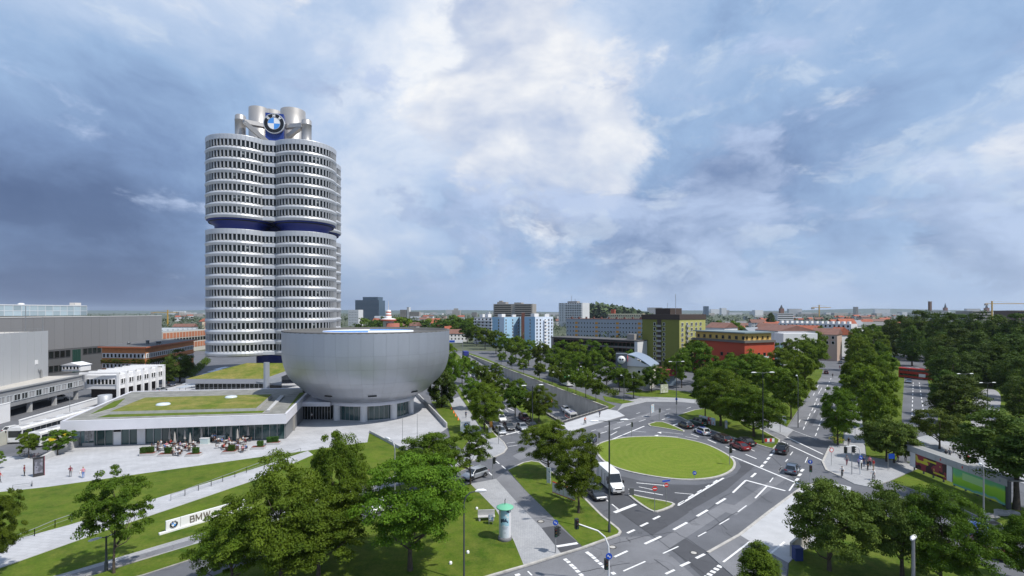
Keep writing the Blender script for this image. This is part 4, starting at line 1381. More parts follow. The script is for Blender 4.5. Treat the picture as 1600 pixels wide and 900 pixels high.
def halls():
	# near metal box hall
	p0, p1 = (-131.0, 128.0), (-137.6, 148.0)
	dx, dy = p0[0] - p1[0], p0[1] - p1[1]
	far0 = (p1[0] + dx * 4.2, p1[1] + dy * 4.2)
	L, a = frame2(far0, p1)
	t = thing('metal_clad_hall', 'big pale grey metal-clad factory hall rising behind the long office wing', 'factory hall', (far0[0], far0[1]), a)
	zt = zat(518, 148)
	MB().prism([(0, 0), (L, 0), (L, 60), (0, 60)], 0, zt, 1, 0).build('hall_body', [M('hall_inner', (.30, .315, .33), .5, .2), CONC_DK], t)
	np_ = 26
	pw = L / np_
	me = MB().bx(.04, pw - .04, -.09, .02, 6.9, zt + .25).mesh('wall_panel', M('metal_cladding', (.47, .485, .505), .42, .25, rand=.05))
	for i in range(np_):
		inst('wall_panel', me, t, (i * pw, 0, 0))
	MB().bx(L - 6.6, L - 5.3, -.2, -.08, 11.0, 12.2).build('notice_board', WHITE, t)
	MB().tube([(L - 4.4, -.5, 7), (L - 4.4, -.5, 9.0), (L - 4.9, -.5, 9.3), (L - 5.2, -.2, 9.3)], .25, 8).build('vent_pipe', STEEL, t)
	MB().bx(L - 34, L - 9, 8, 16, zt, zt + 1.6).build('roof_plant', M('plant_blue', (.18, .22, .29), .5), t)
	MB().bx(L - 30, L - 12, 6, 7, zt, zt + .7).build('roof_duct', WHITE, t)
	b = MB()
	for k in range(20):
		b.bx(L - 42 + k * 2.1, L - 42 + k * 2.1 + .05, .4, .45, zt, zt + 1.1)
	b.bx(L - 42, L - 2, .4, .45, zt + 1.05, zt + 1.1)
	b.build('roof_railing', STEEL, t)
	# big dark hall behind
	X, y0, y1 = -186.0, 70.0, 265.0
	t = thing('long_grey_hall', 'very long windowless grey factory hall behind the metal box hall', 'factory hall', (X, y0), PI / 2)
	zt = 23.7
	L = y1 - y0
	MB().prism([(0, 0), (L, 0), (L, 70), (0, 70)], 0, zt, 1, 0).build('hall_body', [M('hall_grey', (.115, .118, .122), .55, .15), CONC_DK], t)
	n = 44
	pw = L / n
	zlo = zat(556, 212)
	me = MB().bx(.03, pw - .03, -.08, .02, 10.6, zt).mesh('wall_panel', M('hall_cladding', (.25, .25, .255), .5, .2, rand=.04))
	for i in range(n):
		inst('wall_panel', me, t, (i * pw, 0, 0))
	MB().bx(0, L, -.2, .4, zt, zt + .35).build('roof_edge', M('roof_edge_pale', (.5, .5, .5), .6), t)
	for (ua, ub, z0, z1, nn) in ((75, 110, 7.2, 9.9, 4), (129, 158, 7.6, 9.9, 4), (75, 99, 1.6, 4.0, 3)):
		ya = X * F / (ua - U0)
		yb = X * F / (ub - U0)
		w = (yb - ya) / nn
		me = win_mesh(w - .5, z1 - z0, GLASS_DK, M('dark_frame', (.06, .06, .065), .5), .12)
		for i in range(nn):
			inst('window', me, t, (ya - y0 + i * w + .25, -.05, z0))
	ya, yb = X * F / (113 - U0), X * F / (126 - U0)
	n = 4
	for i in range(n):
		w = (yb - ya) / n
		MB().bx(.05, w - .05, -.1, .05, .2, 9.9).build('green_glass_bay', M('green_glass', (.02, .06, .05), .1), t, (ya - y0 + i * w, 0, 0))
	# glazed block on the roof
	g0 = 178.0
	k = thing('rooftop_glasshouse', 'long pale glazed storey standing on the roof of the long grey hall', 'rooftop building', (-230, g0), PI / 2)
	zb, ztp = zt + .3, zat(478.5, 262)
	Lg = 92.0
	MB().prism([(0, 0), (Lg, 0), (Lg, 30), (0, 30)], zb, ztp, 1, 0).build('block_body', [M('inner_blue', (.20, .27, .33), .5), CONC_DK], k)
	n, m = 23, 2
	w = Lg / n
	h = (ztp - zb) / m
	me = MB().bx(.12, w - .12, -.06, .02, .1, h - .12).mesh('pane', M('opal_glass', (.30, .38, .43), .2, rand=.18))
	for i in range(n):
		for j in range(m):
			inst('pane', me, k, (i * w, 0, zb + j * h))
	b = MB()
	for i in range(n + 1):
		b.bx(i * w - .1, i * w + .1, -.15, 0, zb, ztp)
	b.bx(0, Lg, -.2, .1, ztp, ztp + .5).bx(0, Lg, -.14, .0, zb + h - .15, zb + h + .12)
	b.build('frame', M('pale_frame', (.5, .53, .56), .5), k)
	for x in (48, 62):
		MB().lathe([(1.2, ztp + .4), (1.3, ztp + 1.0), (.6, ztp + 1.3), (0, ztp + 1.3)], 12).build('roof_vent', WHITE, k, (x, 6, 0))
	MB().bx(Lg - 6, Lg - 2.4, 1, 4, ztp, zat(473, 265)).build('chimney', M('white_chimney', (.66, .63, .60), .6), k)
	# two slim poles in front of the hall
	for u, v0_, v1_, lab in ((67, 495, 560, 'slim grey pole rising in front of the long grey hall, nearer the roof pipes'), (40, 478, 520, 'slim pale mast in front of the rooftop glasshouse')):
		y = 165.0
		x = (u - U0) * y / F
		tag(MB().tube([(0, 0, 0), (0, 0, zat(v0_, y))], [.16, .09], 6).build('mast', STEEL, None, (x, y, 0)), lab, 'mast')


halls()


def office_wing():
	p1 = (-128.8, 150.0)
	p0 = (p1[0] + 7 * 2.4, p1[1] - 31 * 2.4)
	L, a = frame2(p0, p1)
	t = thing('grey_office_wing', 'long low grey office wing on columns with one window strip and a flat pale roof', 'office wing', p0, a)
	zb, zt = 2.75, 6.9
	MB().prism([(0, 0), (L, 0), (L, 14), (0, 14)], zb, zt, 1, 0, bottom=True).build('wing_body', [M('grey_render', (.25, .255, .265), .7, var=.08, scale=.5), M('roof_pale', (.42, .40, .37), .85, var=.1, scale=.3)], t)
	MB().bx(0, L, -.25, .4, zt - .02, zt + .35).build('roof_edge', M('edge_grey', (.30, .305, .31), .6), t)
	n = 30
	w = L / n
	me = win_mesh(w * .8, 1.45, GLASS_DK, M('pale_frame', (.5, .53, .56), .5), .1, 1)
	mb_ = win_mesh(w * .8, 1.45, M('blind_grey', (.30, .30, .31), .7), M('pale_frame', (.5, .53, .56), .5), .1, 1)
	r = random.Random(5)
	for i in range(n):
		inst('window', mb_ if r.random() < .3 else me, t, (i * w + .2, -.03, 4.05))
	for i in range(7):
		MB().bx(-.35, .35, .4, 1.3, 0, zb).build('column', CONC, t, (L - 2 - i * 9.5, 0, 0))
	MB().bx(0, L - 12, 9, 9.4, 0, zb).build('rear_wall', M('dark_wall', (.05, .05, .052), .8), t)
	# white wedge wall at the very left and long parapet of the ramp
	A, B = g(-20, 668), g(16, 658)
	L2, a2 = frame2(A, B)
	tag(MB().bx(0, L2, 0, .4, 0, 4.3).bx(-.1, L2 + .1, -.05, .45, 4.3, 4.45).build('boundary_wall', WHITE, None, (*A, 0), a2), 'white rendered wall end below the grey office wing at the left edge', 'wall')
	A, B = g(32, 668), g(158, 629)
	L2, a2 = frame2(A, B)
	tag(MB().bx(0, L2, 0, .3, 0, 1.5).bx(0, L2, -.08, .38, 1.5, 1.75).build('ramp_parapet', WHITE, None, (*A, 0), a2), 'long straight white parapet wall beside the yard ramp', 'parapet wall')
	A, B = g(-10, 700), g(53, 682)
	L2, a2 = frame2(A, B)
	tag(MB().bx(0, L2, 0, .35, 0, 2.6).build('concrete_wall', M('beige_concrete', (.40, .40, .35), .85, var=.1, scale=.4), None, (*A, 0), a2), 'pale beige concrete wall left of the parked coach', 'wall')
	A, B = g(60, 724), g(131, 695)
	L2, a2 = frame2(A, B)
	tag(MB().add([(0, 0, 0), (L2, 0, 0), (L2, 0, 1.9), (0, 0, .75), (0, .5, 0), (L2, .5, 0), (L2, .5, 1.9), (0, .5, .75)], [(0, 1, 2, 3), (5, 4, 7, 6), (3, 2, 6, 7), (1, 5, 6, 2), (4, 0, 3, 7)]).build('wedge_wall', CONC, None, (*A, 0), a2),
		'wedge-shaped concrete wall rising towards the left end of the low museum wing', 'wall')


office_wing()


def bridge_building():
	p0, p1 = (-128.9, 150.6), (-118.7, 150.0)
	p2 = (-120.4, 172.0)
	t = thing('white_bridge_building', 'white office building on slim columns with roof beams, spanning the yard road', 'office building', p1)
	O = Vector(p1)
	zb, zt = 2.7, 6.85
	def Lc(p):
		return (p[0] - O.x, p[1] - O.y)
	pb = (p2[0] - 10.2, p2[1] + .6)
	MB().prism([Lc(p0), Lc(p1), Lc(p2), Lc(pb)], zb, zt, 0, bottom=True).build('white_body', WHITE, t)
	L, a = frame2(p0, p1)
	windows(t, .6, L - .3, 3.7, 6.1, 8, 1, .85, 1.5, rz=a, org=Lc(p0), bars=0)
	L2, a2 = frame2(p1, p2)
	nb = 6
	for i in range(nb + 1):
		x = L2 * i / nb
		c, s = math.cos(a2), math.sin(a2)
		base = (x * c, x * s)
		MB().bx(-.3, .3, -.75, -.05, 0, zt + .9).build('column', WHITE, t, (base[0], base[1], 0), a2)
		MB().bx(-.28, .28, -.75, 10.5, zt + .35, zt + .95).build('roof_beam', WHITE, t, (base[0], base[1], 0), a2)
	windows(t, .3, L2 - .3, 3.7, 6.0, 18, 1, .85, 1.45, rz=a2, org=(0, 0))
	# ground storey behind the columns
	MB().prism([(-9.4, 2.0), (-1.6, 1.6), (-3.2, 21.5), (-11, 22)], 0, zb).build('undercroft', M('undercroft_dark', (.045, .035, .035), .8), t)
	# small pitched white kiosk on the roof behind
	q = at(111, 575, 160)
	k = thing('gabled_roof_hut', 'small white gabled hut on the roof behind the white bridge building', 'hut', (q[0], 160, 6.9))
	MB().bx(-3, 3, 0, 4, 0, 1.9).build('hut_body', WHITE, k)
	MB().add([(-3.3, -.3, 1.9), (3.3, -.3, 1.9), (3.3, 4.3, 1.9), (-3.3, 4.3, 1.9), (0, -.3, 2.8), (0, 4.3, 2.8)], [(0, 1, 4), (1, 2, 5, 4), (2, 3, 5), (3, 0, 4, 5)]).build('roof', WHITE, k)
	windows(k, -2.8, 2.8, .5, 1.7, 5, 1, .7, .9)
	tag(MB().lathe([(1.6, 0), (1.6, 3.0), (1.4, 3.05), (0, 3.05)], 24).build('drum_column', M('drum_grey', (.36, .375, .41), .5, .2), None, (*g(164, 634), 0)), 'short grey drum standing below the white bridge building', 'drum')


bridge_building()


def brick_block():
	p1 = (-138.0, 188.0)
	p0 = (-156.5, 190.5)
	p2 = (-150.5, 236.0)
	t = thing('brick_office_block', 'orange brick office block with a flat overhanging roof, white window bands and ivy', 'office block', p1)
	O = Vector(p1)
	def Lc(p):
		return (p[0] - O.x, p[1] - O.y)
	BR = M('orange_brick', (.50, .20, .075), .85, var=.15, scale=1.2)
	pb = (p0[0] - 12, p2[1] + 3)
	zt = 12.3
	MB().prism([Lc(p0), Lc(p1), Lc(p2), Lc(pb)], 0, zt, 0).build('brick_body', BR, t)
	ov = [(Lc(p0)[0] - .8, Lc(p0)[1] - 1), (1.2, -1.4), (Lc(p2)[0] + 1.2, Lc(p2)[1] + 1), (Lc(pb)[0], Lc(pb)[1])]
	MB().prism(ov, zt, zt + .55, 1, 0, bottom=True).build('roof', [M('roof_rim_red', (.42, .13, .06), .7), M('roof_felt', (.10, .10, .105), .9, var=.15, scale=.3)], t)
	for (pa, pb_, n) in ((p0, p1, 11), (p1, p2, 26)):
		L, a = frame2(pa, pb_)
		o = Lc(pa)
		for (z0, z1) in ((8.5, 10.1), (4.6, 6.2)):
			b = MB().bx(.2, L - .2, -.05, .1, z0 - .15, z1 + .15)
			b.build('window_band', OFFWHITE, t, (o[0], o[1], 0), a)
			windows(t, .3, L - .3, z0, z1, n, 1, L / n * .55, 1.35, rz=a, org=o, y=-.06)
		MB().bx(0, L, -.6, -.02, 7.1, 7.35).build('ledge', BR, t, (o[0], o[1], 0), a)
	for (x, y, r, h) in ((-8, 12, .6, 1.6), (-14, 10, .5, .9), (-5, 14, .9, 1.1)):
		MB().lathe([(r, zt + .5), (r, zt + .5 + h), (r * 1.4, zt + .6 + h), (0, zt + .8 + h)], 10).build('roof_vent', STEEL, t, (x, y, 0))
	# factory with orange panels in a white frame
	q0, q1 = (-208.5, 298.0), (-212.5, 352.0)
	k = thing('framed_factory', 'long factory with orange brick panels in a pale concrete frame beside the tower', 'factory', q0)
	L, a = frame2(q0, q1)
	zt = zat(519, 298)
	MB().prism([(0, 0), (L, 0), (L, 60), (0, 60)], 0, zt, 1, 0).build('frame_body', [M('frame_pale', (.50, .47, .42), .8), M('roof_grey', (.24, .26, .26), .8)], k, None, a)
	n = 16
	w = L / n
	mo = MB().bx(.35, w - .35, -.12, .02, 0, 3.3).mesh('brick_panel', M('brick_infill', (.40, .15, .075), .85, rand=.1))
	mg = MB().bx(.35, w - .35, -.10, .02, 0, 2.4).mesh('window', GLASS_DK)
	c, s = math.cos(a), math.sin(a)
	for i in range(n):
		for (me, z, nm) in ((mo, zt - 4.0, 'brick_panel'), (mg, zt - 6.9, 'window'), (mo, zt - 11.0, 'brick_panel')):
			inst(nm, me, k, (i * w * c, i * w * s, z), a)
	b = MB()
	for i in range(9):
		b.bx(3 + i * 5.5, 6.5 + i * 5.5, 8, 50, zt + .02, zt + 1.1)
	b.build('rooflight', M('rooflight_pale', (.5, .53, .55), .4), k, None, a)
	# pale canopies in the lane beside the tower
	for i in range(7):
		y = 152 + i * 8.0
		x = (281 + i * 9.5 - U0) * y / F
		k = thing('glass_canopy', f'{ORD[i]} small pale glass canopy in the lane left of the tower, counted from the front', 'canopy', (x, y), -.15, 'canopies in the lane left of the tower')
		MB().box((0, 3, 3.0), (2.6, 6.2, .14), 0, 0, .05).build('roof_pane', M('canopy_glass', (.50, .54, .60), .2), k)
		MB().tube([(-1, 1, 0), (-1, 1, 2.95)], .07, 6).tube([(1, 5, 0), (1, 5, 3.0)], .07, 6).build('posts', STEEL, k)


brick_block()
# ================================================================ TREES
def crown_mesh(name, seed, R, H, z0, nclus, nleaf, leaf, flat=.55, clus_r=None, shell=.55, mat_=None, lobes=.28, taper=0.0, core=True):
	"""a crown of many leaf faces gathered in sprays through an uneven volume; R radius, z0..H heights"""
	r = np.random.default_rng(seed)
	zc, hz = (z0 + H) / 2, (H - z0) / 2
	lob = r.normal(size=(9, 3))
	lob /= np.linalg.norm(lob, axis=1)[:, None]
	amp = r.uniform(-lobes, lobes, 9)
	d = r.normal(size=(nclus, 3))
	d /= np.linalg.norm(d, axis=1)[:, None]
	k = 1 + (np.exp((d @ lob.T - 1) * 5) * amp).sum(1)
	rad = r.uniform(shell, 1.0, nclus) ** .8 * k
	c = d * rad[:, None]
	zrel = c[:, 2]
	sq = 1 - taper * np.clip((zrel + 1) / 2, 0, 1)
	c = np.stack([c[:, 0] * R * sq, c[:, 1] * R * sq, zc + c[:, 2] * hz], 1)
	cr = clus_r or R * .2
	crs = cr * r.uniform(.6, 1.25, nclus)
	idx = r.integers(0, nclus, nleaf)
	off = r.normal(size=(nleaf, 3))
	off /= np.linalg.norm(off, axis=1)[:, None]
	off *= (r.uniform(0, 1, nleaf) ** .45)[:, None]
	off[:, 2] *= flat
	p = c[idx] + off * crs[idx][:, None]
	# sprays droop outwards
	rr = np.hypot(p[:, 0], p[:, 1]) / R
	p[:, 2] -= (rr ** 2) * .05 * H
	p[:, 2] = np.maximum(p[:, 2], z0 * .75)
	out = off + np.array([0, 0, .55]) + .35 * (p - np.array([0, 0, zc])) / np.array([R, R, hz])
	n = out + r.normal(size=(nleaf, 3)) * .55
	n /= np.linalg.norm(n, axis=1)[:, None]
	t = np.cross(n, r.normal(size=(nleaf, 3)))
	t /= np.linalg.norm(t, axis=1)[:, None]
	b = np.cross(n, t)
	s = leaf * r.uniform(.6, 1.3, nleaf)[:, None]
	w = s * .62
	V = np.stack([p - t * s, p - b * w + n * s * .12, p + t * s, p + b * w + n * s * .12], 1).reshape(-1, 3)
	me = bpy.data.meshes.new(name)
	nv = nleaf * 4
	me.vertices.add(nv)
	me.vertices.foreach_set('co', V.astype(np.float32).ravel())
	me.loops.add(nv)
	me.loops.foreach_set('vertex_index', np.arange(nv, dtype=np.int32))
	me.polygons.add(nleaf)
	me.polygons.foreach_set('loop_start', np.arange(0, nv, 4, dtype=np.int32))
	me.polygons.foreach_set('loop_total', np.full(nleaf, 4, dtype=np.int32))
	me.materials.append(mat_)
	me.update(calc_edges=True)
	return me, c


def trunk_mesh(name, seed, H, z0, R, r0, clus, nl=9, bend=.03):
	r = random.Random(seed)
	b = MB()
	top = z0 + (H - z0) * .72
	pts, rad = [], []
	for i in range(7):
		t = i / 6
		pts.append((r.uniform(-1, 1) * bend * H * t, r.uniform(-1, 1) * bend * H * t, top * t))
		rad.append(r0 * (1.25 if i == 0 else 1) * (1 - .82 * t))
	pts[0] = (0, 0, -.1)
	b.tube(pts, rad, 8)
	cl = [Vector(c) for c in clus]
	r.shuffle(cl)
	k = 0
	for c in cl:
		if k >= nl:
			break
		if math.hypot(c.x, c.y) < R * .35:
			continue
		zs = min(max(z0 * .75, c.z - math.hypot(c.x, c.y) * .75), top * .9)
		t = zs / top
		i = min(int(t * 6), 5)
		f = t * 6 - i
		a = Vector(pts[i]).lerp(Vector(pts[i + 1]), f)
		m1 = a.lerp(c, .5) + Vector((0, 0, -.04 * H))
		rr = max(r0 * (1 - .82 * t) * .55, .04)
		b.tube([a, m1, c], [rr, rr * .65, rr * .22], 6)
		# twigs
		for q in range(2):
			e = m1.lerp(c, r.uniform(.1, .8))
			b.tube([e, e + Vector((r.uniform(-1, 1), r.uniform(-1, 1), r.uniform(.1, .9))) * R * .3], [rr * .35, rr * .1], 4)
		k += 1
	return b.mesh(name, BARK)


KIND = {}


def kind(key, seed, R, H, z0, nclus, nleaf, leaf, mat_, r0=.22, nl=9, **kw):
	cm, c = crown_mesh('crown', seed, R, H, z0, nclus, nleaf, leaf, mat_=mat_, **kw)
	tm = trunk_mesh('trunk', seed, H, z0, R, r0, c, nl)
	KIND.setdefault(key, []).append((R, H, cm, tm))


# near, broad round maples: loose layered sprays
for s_ in (1, 2, 3):
	kind('maple', s_, 5.0, 11.0, 2.6, 190, 46000, .112, L_BRT if s_ == 1 else L_MID, .24, 14, flat=.42, clus_r=.95, shell=.35, lobes=.4)
for s_ in (4, 5):
	kind('dense', s_, 5.0, 11.0, 2.0, 220, 50000, .112, L_MID, .24, 12, flat=.5, clus_r=.95, shell=.45, lobes=.35)
for s_ in (6,):
	kind('loose', s_, 4.2, 10.0, 3.2, 110, 21000, .112, L_MID, .17, 18, flat=.5, clus_r=.75, shell=.3, lobes=.4)
for s_ in (7,):
	kind('tall', s_, 3.2, 12.0, 2.0, 220, 38000, .118, L_MID, .22, 10, flat=.6, clus_r=.8, shell=.4, lobes=.3, taper=.45)
for s_ in (8, 9):
	kind('olive', s_, 5.5, 10.0, 1.6, 180, 44000, .115, L_OLV, .26, 12, flat=.42, clus_r=1.05, shell=.4, lobes=.42)
# middle distance
for s_ in (11, 12, 13):
	kind('mid', s_, 4.6, 9.5, 2.4, 85, 13000, .175, L_MID, .2, 7, flat=.5, clus_r=1.0, shell=.45, lobes=.35)
for s_ in (14, 15):
	kind('midbright', s_, 4.6, 9.5, 2.2, 85, 13000, .175, L_BRT, .2, 7, flat=.5, clus_r=1.0, shell=.45, lobes=.35)
for s_ in (16, 17, 18):
	kind('dark', s_, 5.0, 13.0, 1.6, 150, 16000, .21, L_DRK, .3, 7, flat=.55, clus_r=1.25, shell=.45, lobes=.35)
for s_ in (19, 20):
	kind('sapling', s_, 1.9, 5.6, 1.9, 45, 2600, .17, L_MID, .07, 6, flat=.7, clus_r=.55, shell=.3, lobes=.3)
for s_ in (21,):
	kind('bush', s_, 3.0, 7.0, .3, 120, 12000, .17, L_DRK, .15, 4, flat=.8, clus_r=.7, shell=.6, lobes=.2)
for s_ in (22, 23):
	kind('midolive', s_, 5.0, 9.0, 1.8, 90, 13000, .185, L_OLV, .22, 7, flat=.45, clus_r=1.1, shell=.45, lobes=.4)
for s_ in (31,):
	kind('giant', s_, 5.0, 13.0, 4.0, 170, 34000, .145, L_DRK, .3, 9, flat=.5, clus_r=1.05, shell=.4, lobes=.35)
# far
for s_ in (24, 25, 26):
	kind('far', s_, 5.0, 11.0, 1.2, 60, 1500, .60, (L_MID, L_DRK, L_BRT)[s_ - 24], .25, 2, flat=.55, clus_r=1.5, shell=.5, lobes=.35)
for s_ in (27,):
	kind('poplar', s_, 2.6, 13.0, 1.0, 80, 6000, .26, L_DRK, .25, 3, flat=.9, clus_r=.9, shell=.5, lobes=.2, taper=.5)

TRND = random.Random(77)
NTREE = [0]


def tree(u, vb, vt, hw, key, label, group=None, var=None, name='tree', cat='tree'):
	s = (vb - V0) / EYE
	h, w = (vb - vt) / s, hw / s
	x, y = g(u, vb)
	lst = KIND[key]
	NTREE[0] += 1
	R, H, cm, tm = lst[(var if var is not None else NTREE[0]) % len(lst)]
	t = thing(name, label, cat, (x, y), TRND.uniform(0, 2 * PI), group)
	sw = w / R * (.84 if key.startswith(('mid', 'dark')) else .92)
	t.scale = (sw, sw, h / H * .985)
	inst('trunk', tm, t)
	inst('crown', cm, t)
	return t


# ---- nearest trees, each with its own words
tree(178, 897, 728, 54, 'loose', 'loose round maple on the slope before the plaza, beside the two-headed lamp')
tree(-14, 905, 758, 36, 'maple', 'bushy green tree cut by the left edge of the picture', var=1)
tree(530, 856, 662, 52, 'dense', 'tallest crown of the near tree clump, standing before the bowl')
tree(440, 910, 722, 80, 'dense', 'broad dark tree at the middle of the near clump hiding the name wall', var=0)
tree(362, 930, 795, 62, 'maple', 'low spreading tree at the left end of the near clump, over the name wall', var=2)
tree(497, 907, 770, 80, 'maple', 'low tree in front of the tallest near crown, trunk at the lower edge', var=1)
tree(641, 893, 700, 88, 'maple', 'large bright green maple on the corner lawn with its trunk in the open', var=0)
tree(672, 770, 668, 56, 'dense', 'dark tree behind the large bright maple, beside the street', var=1)
tree(735, 757, 660, 36, 'loose', 'thin open tree beside the emblem pillar, silver estate car below it')
tree(857, 743, 655, 42, 'maple', 'left tree of the two on the grass island beside the street path', var=2)
tree(904, 803, 671, 44, 'maple', 'right tree of the two on the grass island, in front of the white van', var=1)
tree(1296, 893, 740, 74, 'olive', 'spreading olive green tree over the pale pavement at the lower right', var=0)
tree(1410, 905, 748, 70, 'olive', 'broad dark tree in front of the lamp post at the lower right', var=1)
tree(1470, 920, 768, 62, 'dense', 'broad dense tree between the lower right lamp post and the blue car', var=0)
tree(1186, 940, 846, 42, 'tall', 'small pointed treetop at the bottom edge beside the near pavement')
tree(1605, 915, 795, 44, 'dense', 'dark tree cut by the right edge below the billboards', var=1)
tree(1588, 797, 634, 80, 'giant', 'very large dark tree behind the right end of the billboards')
tree(1397, 724, 652, 42, 'midolive', 'wide tree between the footpath and the left end of the billboards', var=0)
tree(1468, 702, 636, 40, 'midolive', 'wide tree behind the left half of the billboards', var=1)
tree(1178, 683, 598, 46, 'dense', 'large tree with a clean trunk on the lawn beside the queueing cars', var=1)
tree(1126, 666, 580, 42, 'dense', 'dense tree behind the poster row on the lawn with the queueing cars', var=0)
tree(1102, 655, 574, 30, 'mid', 'narrower tree left behind the poster row')
tree(690, 636, 574, 24, 'bush', 'dark dense shrub at the right foot of the bowl', name='shrub', cat='shrub')
tree(757, 676, 592, 33, 'dense', 'big tree on the verge beside the waiting cars, nearest the stop line', var=1)
tree(842, 661, 604, 24, 'dense', 'compact round tree at the near end of the sunken road', var=0)
tree(45, 716, 671, 19, 'mid', 'small round street tree left of the poster stand, in a grass patch', var=0)
tree(90, 712, 670, 23, 'mid', 'small bushy tree touching the left end of the low wing', var=1)
tree(-12, 735, 700, 18, 'mid', 'small street tree cut by the left edge beside the yard')
tree(281, 597, 547, 24, 'dark', 'dark broad tree between the brick block and the tower lane')
tree(262, 600, 560, 14, 'dark', 'lower dark tree at the right end of the white bridge building')
tree(1309, 695, 598, 31, 'dense', 'nearest tree of the green strip between the two roads, beside the pedestrian corner', var=1)
tree(1093, 600, 530, 34, 'midbright', 'light green tree in front of the red and yellow building')
tree(1492, 664, 588, 40, 'dark', 'rounded dark tree at the right of the bus road, left of the turning circle', var=1)
tree(1385, 722, 655, 40, 'midolive', 'wide dark tree behind the pedestrians at the right corner', var=1)


def row(key, pts, fmt, group):
	for i, p in enumerate(pts):
		tree(*p, key if len(p) == 4 else key, fmt.format(ORD[i]), group)


row('sapling', [(931, 627.5, 587, 15), (915, 623, 574, 17), (900, 616, 575, 13), (887, 613.5, 572, 12), (875, 607.5, 570, 10), (863, 601, 567, 10), (843, 596, 563, 12), (818, 585.5, 558, 10), (800, 578, 553, 9), (783, 571, 549, 8)],
	'{} young tree, counted from the white bridge, along the far bank of the sunken road', 'young trees along the far bank of the sunken road')
row('midbright', [(706, 618, 545, 20), (722, 600, 556, 17), (738, 640, 584, 24), (700, 588, 535, 16), (729, 585, 553, 12)],
	'{} tree in the roadside planting right of the bowl', 'trees in the roadside planting right of the bowl')
row('mid', [(829, 655, 608, 18), (805, 650, 600, 22), (785, 634, 588, 20), (768, 622, 578, 18), (752, 606, 566, 15), (775, 600, 566, 14), (740, 592, 560, 11), (728, 577, 554, 9), (812, 632, 590, 17)],
	'{} tree from the crossing in the median planting left of the sunken road', 'trees of the median left of the sunken road')
row('mid', [(1236, 655, 572, 32), (1217, 640, 565, 34), (1160, 642, 590, 28), (1195, 628, 556, 33), (1250, 628, 548, 32), (1150, 622, 558, 32), (1222, 606, 540, 32), (1180, 608, 545, 30), (1258, 603, 532, 28), (1130, 612, 560, 26), (1268, 585, 522, 26), (1240, 585, 527, 26),
			(1276, 570, 514, 20), (1258, 568, 512, 22), (1282, 558, 508, 15), (1230, 565, 520, 22), (1100, 615, 570, 22)],
	'{} tree, counted from the near end, in the grove left of the tree-lined avenue', 'grove left of the tree-lined avenue')
row('mid', [(1350, 666, 566, 40), (1372, 690, 590, 36), (1335, 640, 556, 24), (1374, 652, 566, 28), (1352, 625, 540, 36), (1378, 618, 548, 26), (1340, 602, 524, 26), (1368, 592, 530, 24), (1342, 580, 514, 22), (1365, 568, 515, 22), (1336, 563, 508, 14), (1352, 553, 506, 15), (1380, 585, 534, 15)],
	'{} tree, counted from the near end, in the belt between avenue and bus road', 'belt of trees between the avenue and the bus road')
row('dark', [(1490, 620, 545, 34), (1476, 608, 545, 24), (1478, 650, 580, 24), (1468, 592, 535, 18), (1592, 655, 592, 28), (1558, 600, 566, 18), (1612, 640, 580, 32)],
	'{} tree along the right side of the bus road, counted from the billboards', 'trees right of the bus road')
for i, (u, vb, vt, hw) in enumerate([(1397, 560, 503, 20), (1412, 556, 494, 22), (1432, 560, 487, 26), (1455, 560, 490, 26), (1478, 566, 490, 28), (1505, 566, 493, 30), (1530, 570, 491, 30), (1558, 572, 494, 32), (1588, 575, 492, 34), (1618, 578, 492, 36),
									 (1425, 572, 510, 22), (1492, 590, 515, 36), (1535, 596, 520, 38), (1580, 604, 524, 42), (1625, 610, 530, 40), (1548, 604, 540, 34), (1600, 626, 552, 40), (1515, 605, 540, 30), (1650, 590, 500, 40), (1390, 548, 500, 16), (1470, 578, 520, 22)]):
	tree(u, vb, vt, hw, 'dark', f'{ORD[i]} tall dark tree from the left in the front rank of the park wood' if i < 10 else f'{ORD[i - 10]} lower dark tree in the second rank of the park wood', 'tall trees of the dense park wood')
for i, (u, vb, vt, hw) in enumerate([(1360, 540, 503, 14), (1378, 545, 506, 16), (1345, 536, 504, 12)]):
	tree(u, vb, vt, hw, 'midbright', 'lighter round tree on the sunny meadow in front of the park wood', 'light trees by the park wood')
row('mid', [(1018, 613, 568, 22), (1035, 610, 572, 14), (990, 622, 578, 22), (968, 612, 570, 20), (948, 606, 562, 22), (1000, 600, 560, 18), (925, 598, 545, 24), (905, 598, 548, 22), (885, 590, 545, 22), (1048, 600, 555, 14), (1065, 606, 548, 20)],
	'{} tree in the planting round the showroom, counted from its entrance', 'trees round the showroom')
row('mid', [(868, 583, 540, 22), (845, 578, 532, 22), (826, 572, 530, 20), (806, 565, 522, 20), (790, 558, 522, 17), (775, 553, 515, 18), (758, 546, 510, 18), (745, 541, 505, 16), (730, 536, 500, 18), (715, 531, 494, 18), (900, 575, 530, 22), (925, 572, 530, 24), (950, 572, 540, 20),
			(704, 527, 498, 12), (735, 530, 505, 14), (765, 535, 508, 14), (983, 578, 545, 14), (880, 565, 530, 16)],
	'{} tree in the long belt behind the service road, counted from its near end', 'tree belt behind the service road')
row('midbright', [(1108, 570, 520, 22), (1082, 580, 530, 20), (1130, 545, 497, 20), (1150, 540, 500, 16), (1170, 590, 548, 20), (1142, 590, 550, 18), (962, 560, 527, 14)],
	'{} light green tree among the coloured apartment blocks', 'light trees among the apartment blocks')
for i, u in enumerate((708, 722, 738, 640, 655, 610, 668, 590, 628, 570, 685, 700, 752, 725)):
	tree(u, 520 + (i * 37 % 11), 492 + (i * 13 % 8), 13 + i % 5, 'far', 'rounded tree among the roofs seen over the rim of the bowl', 'trees seen over the rim of the bowl')
tree(597, 526, 494, 9, 'poplar', 'slim dark tree left of the banded chimney')
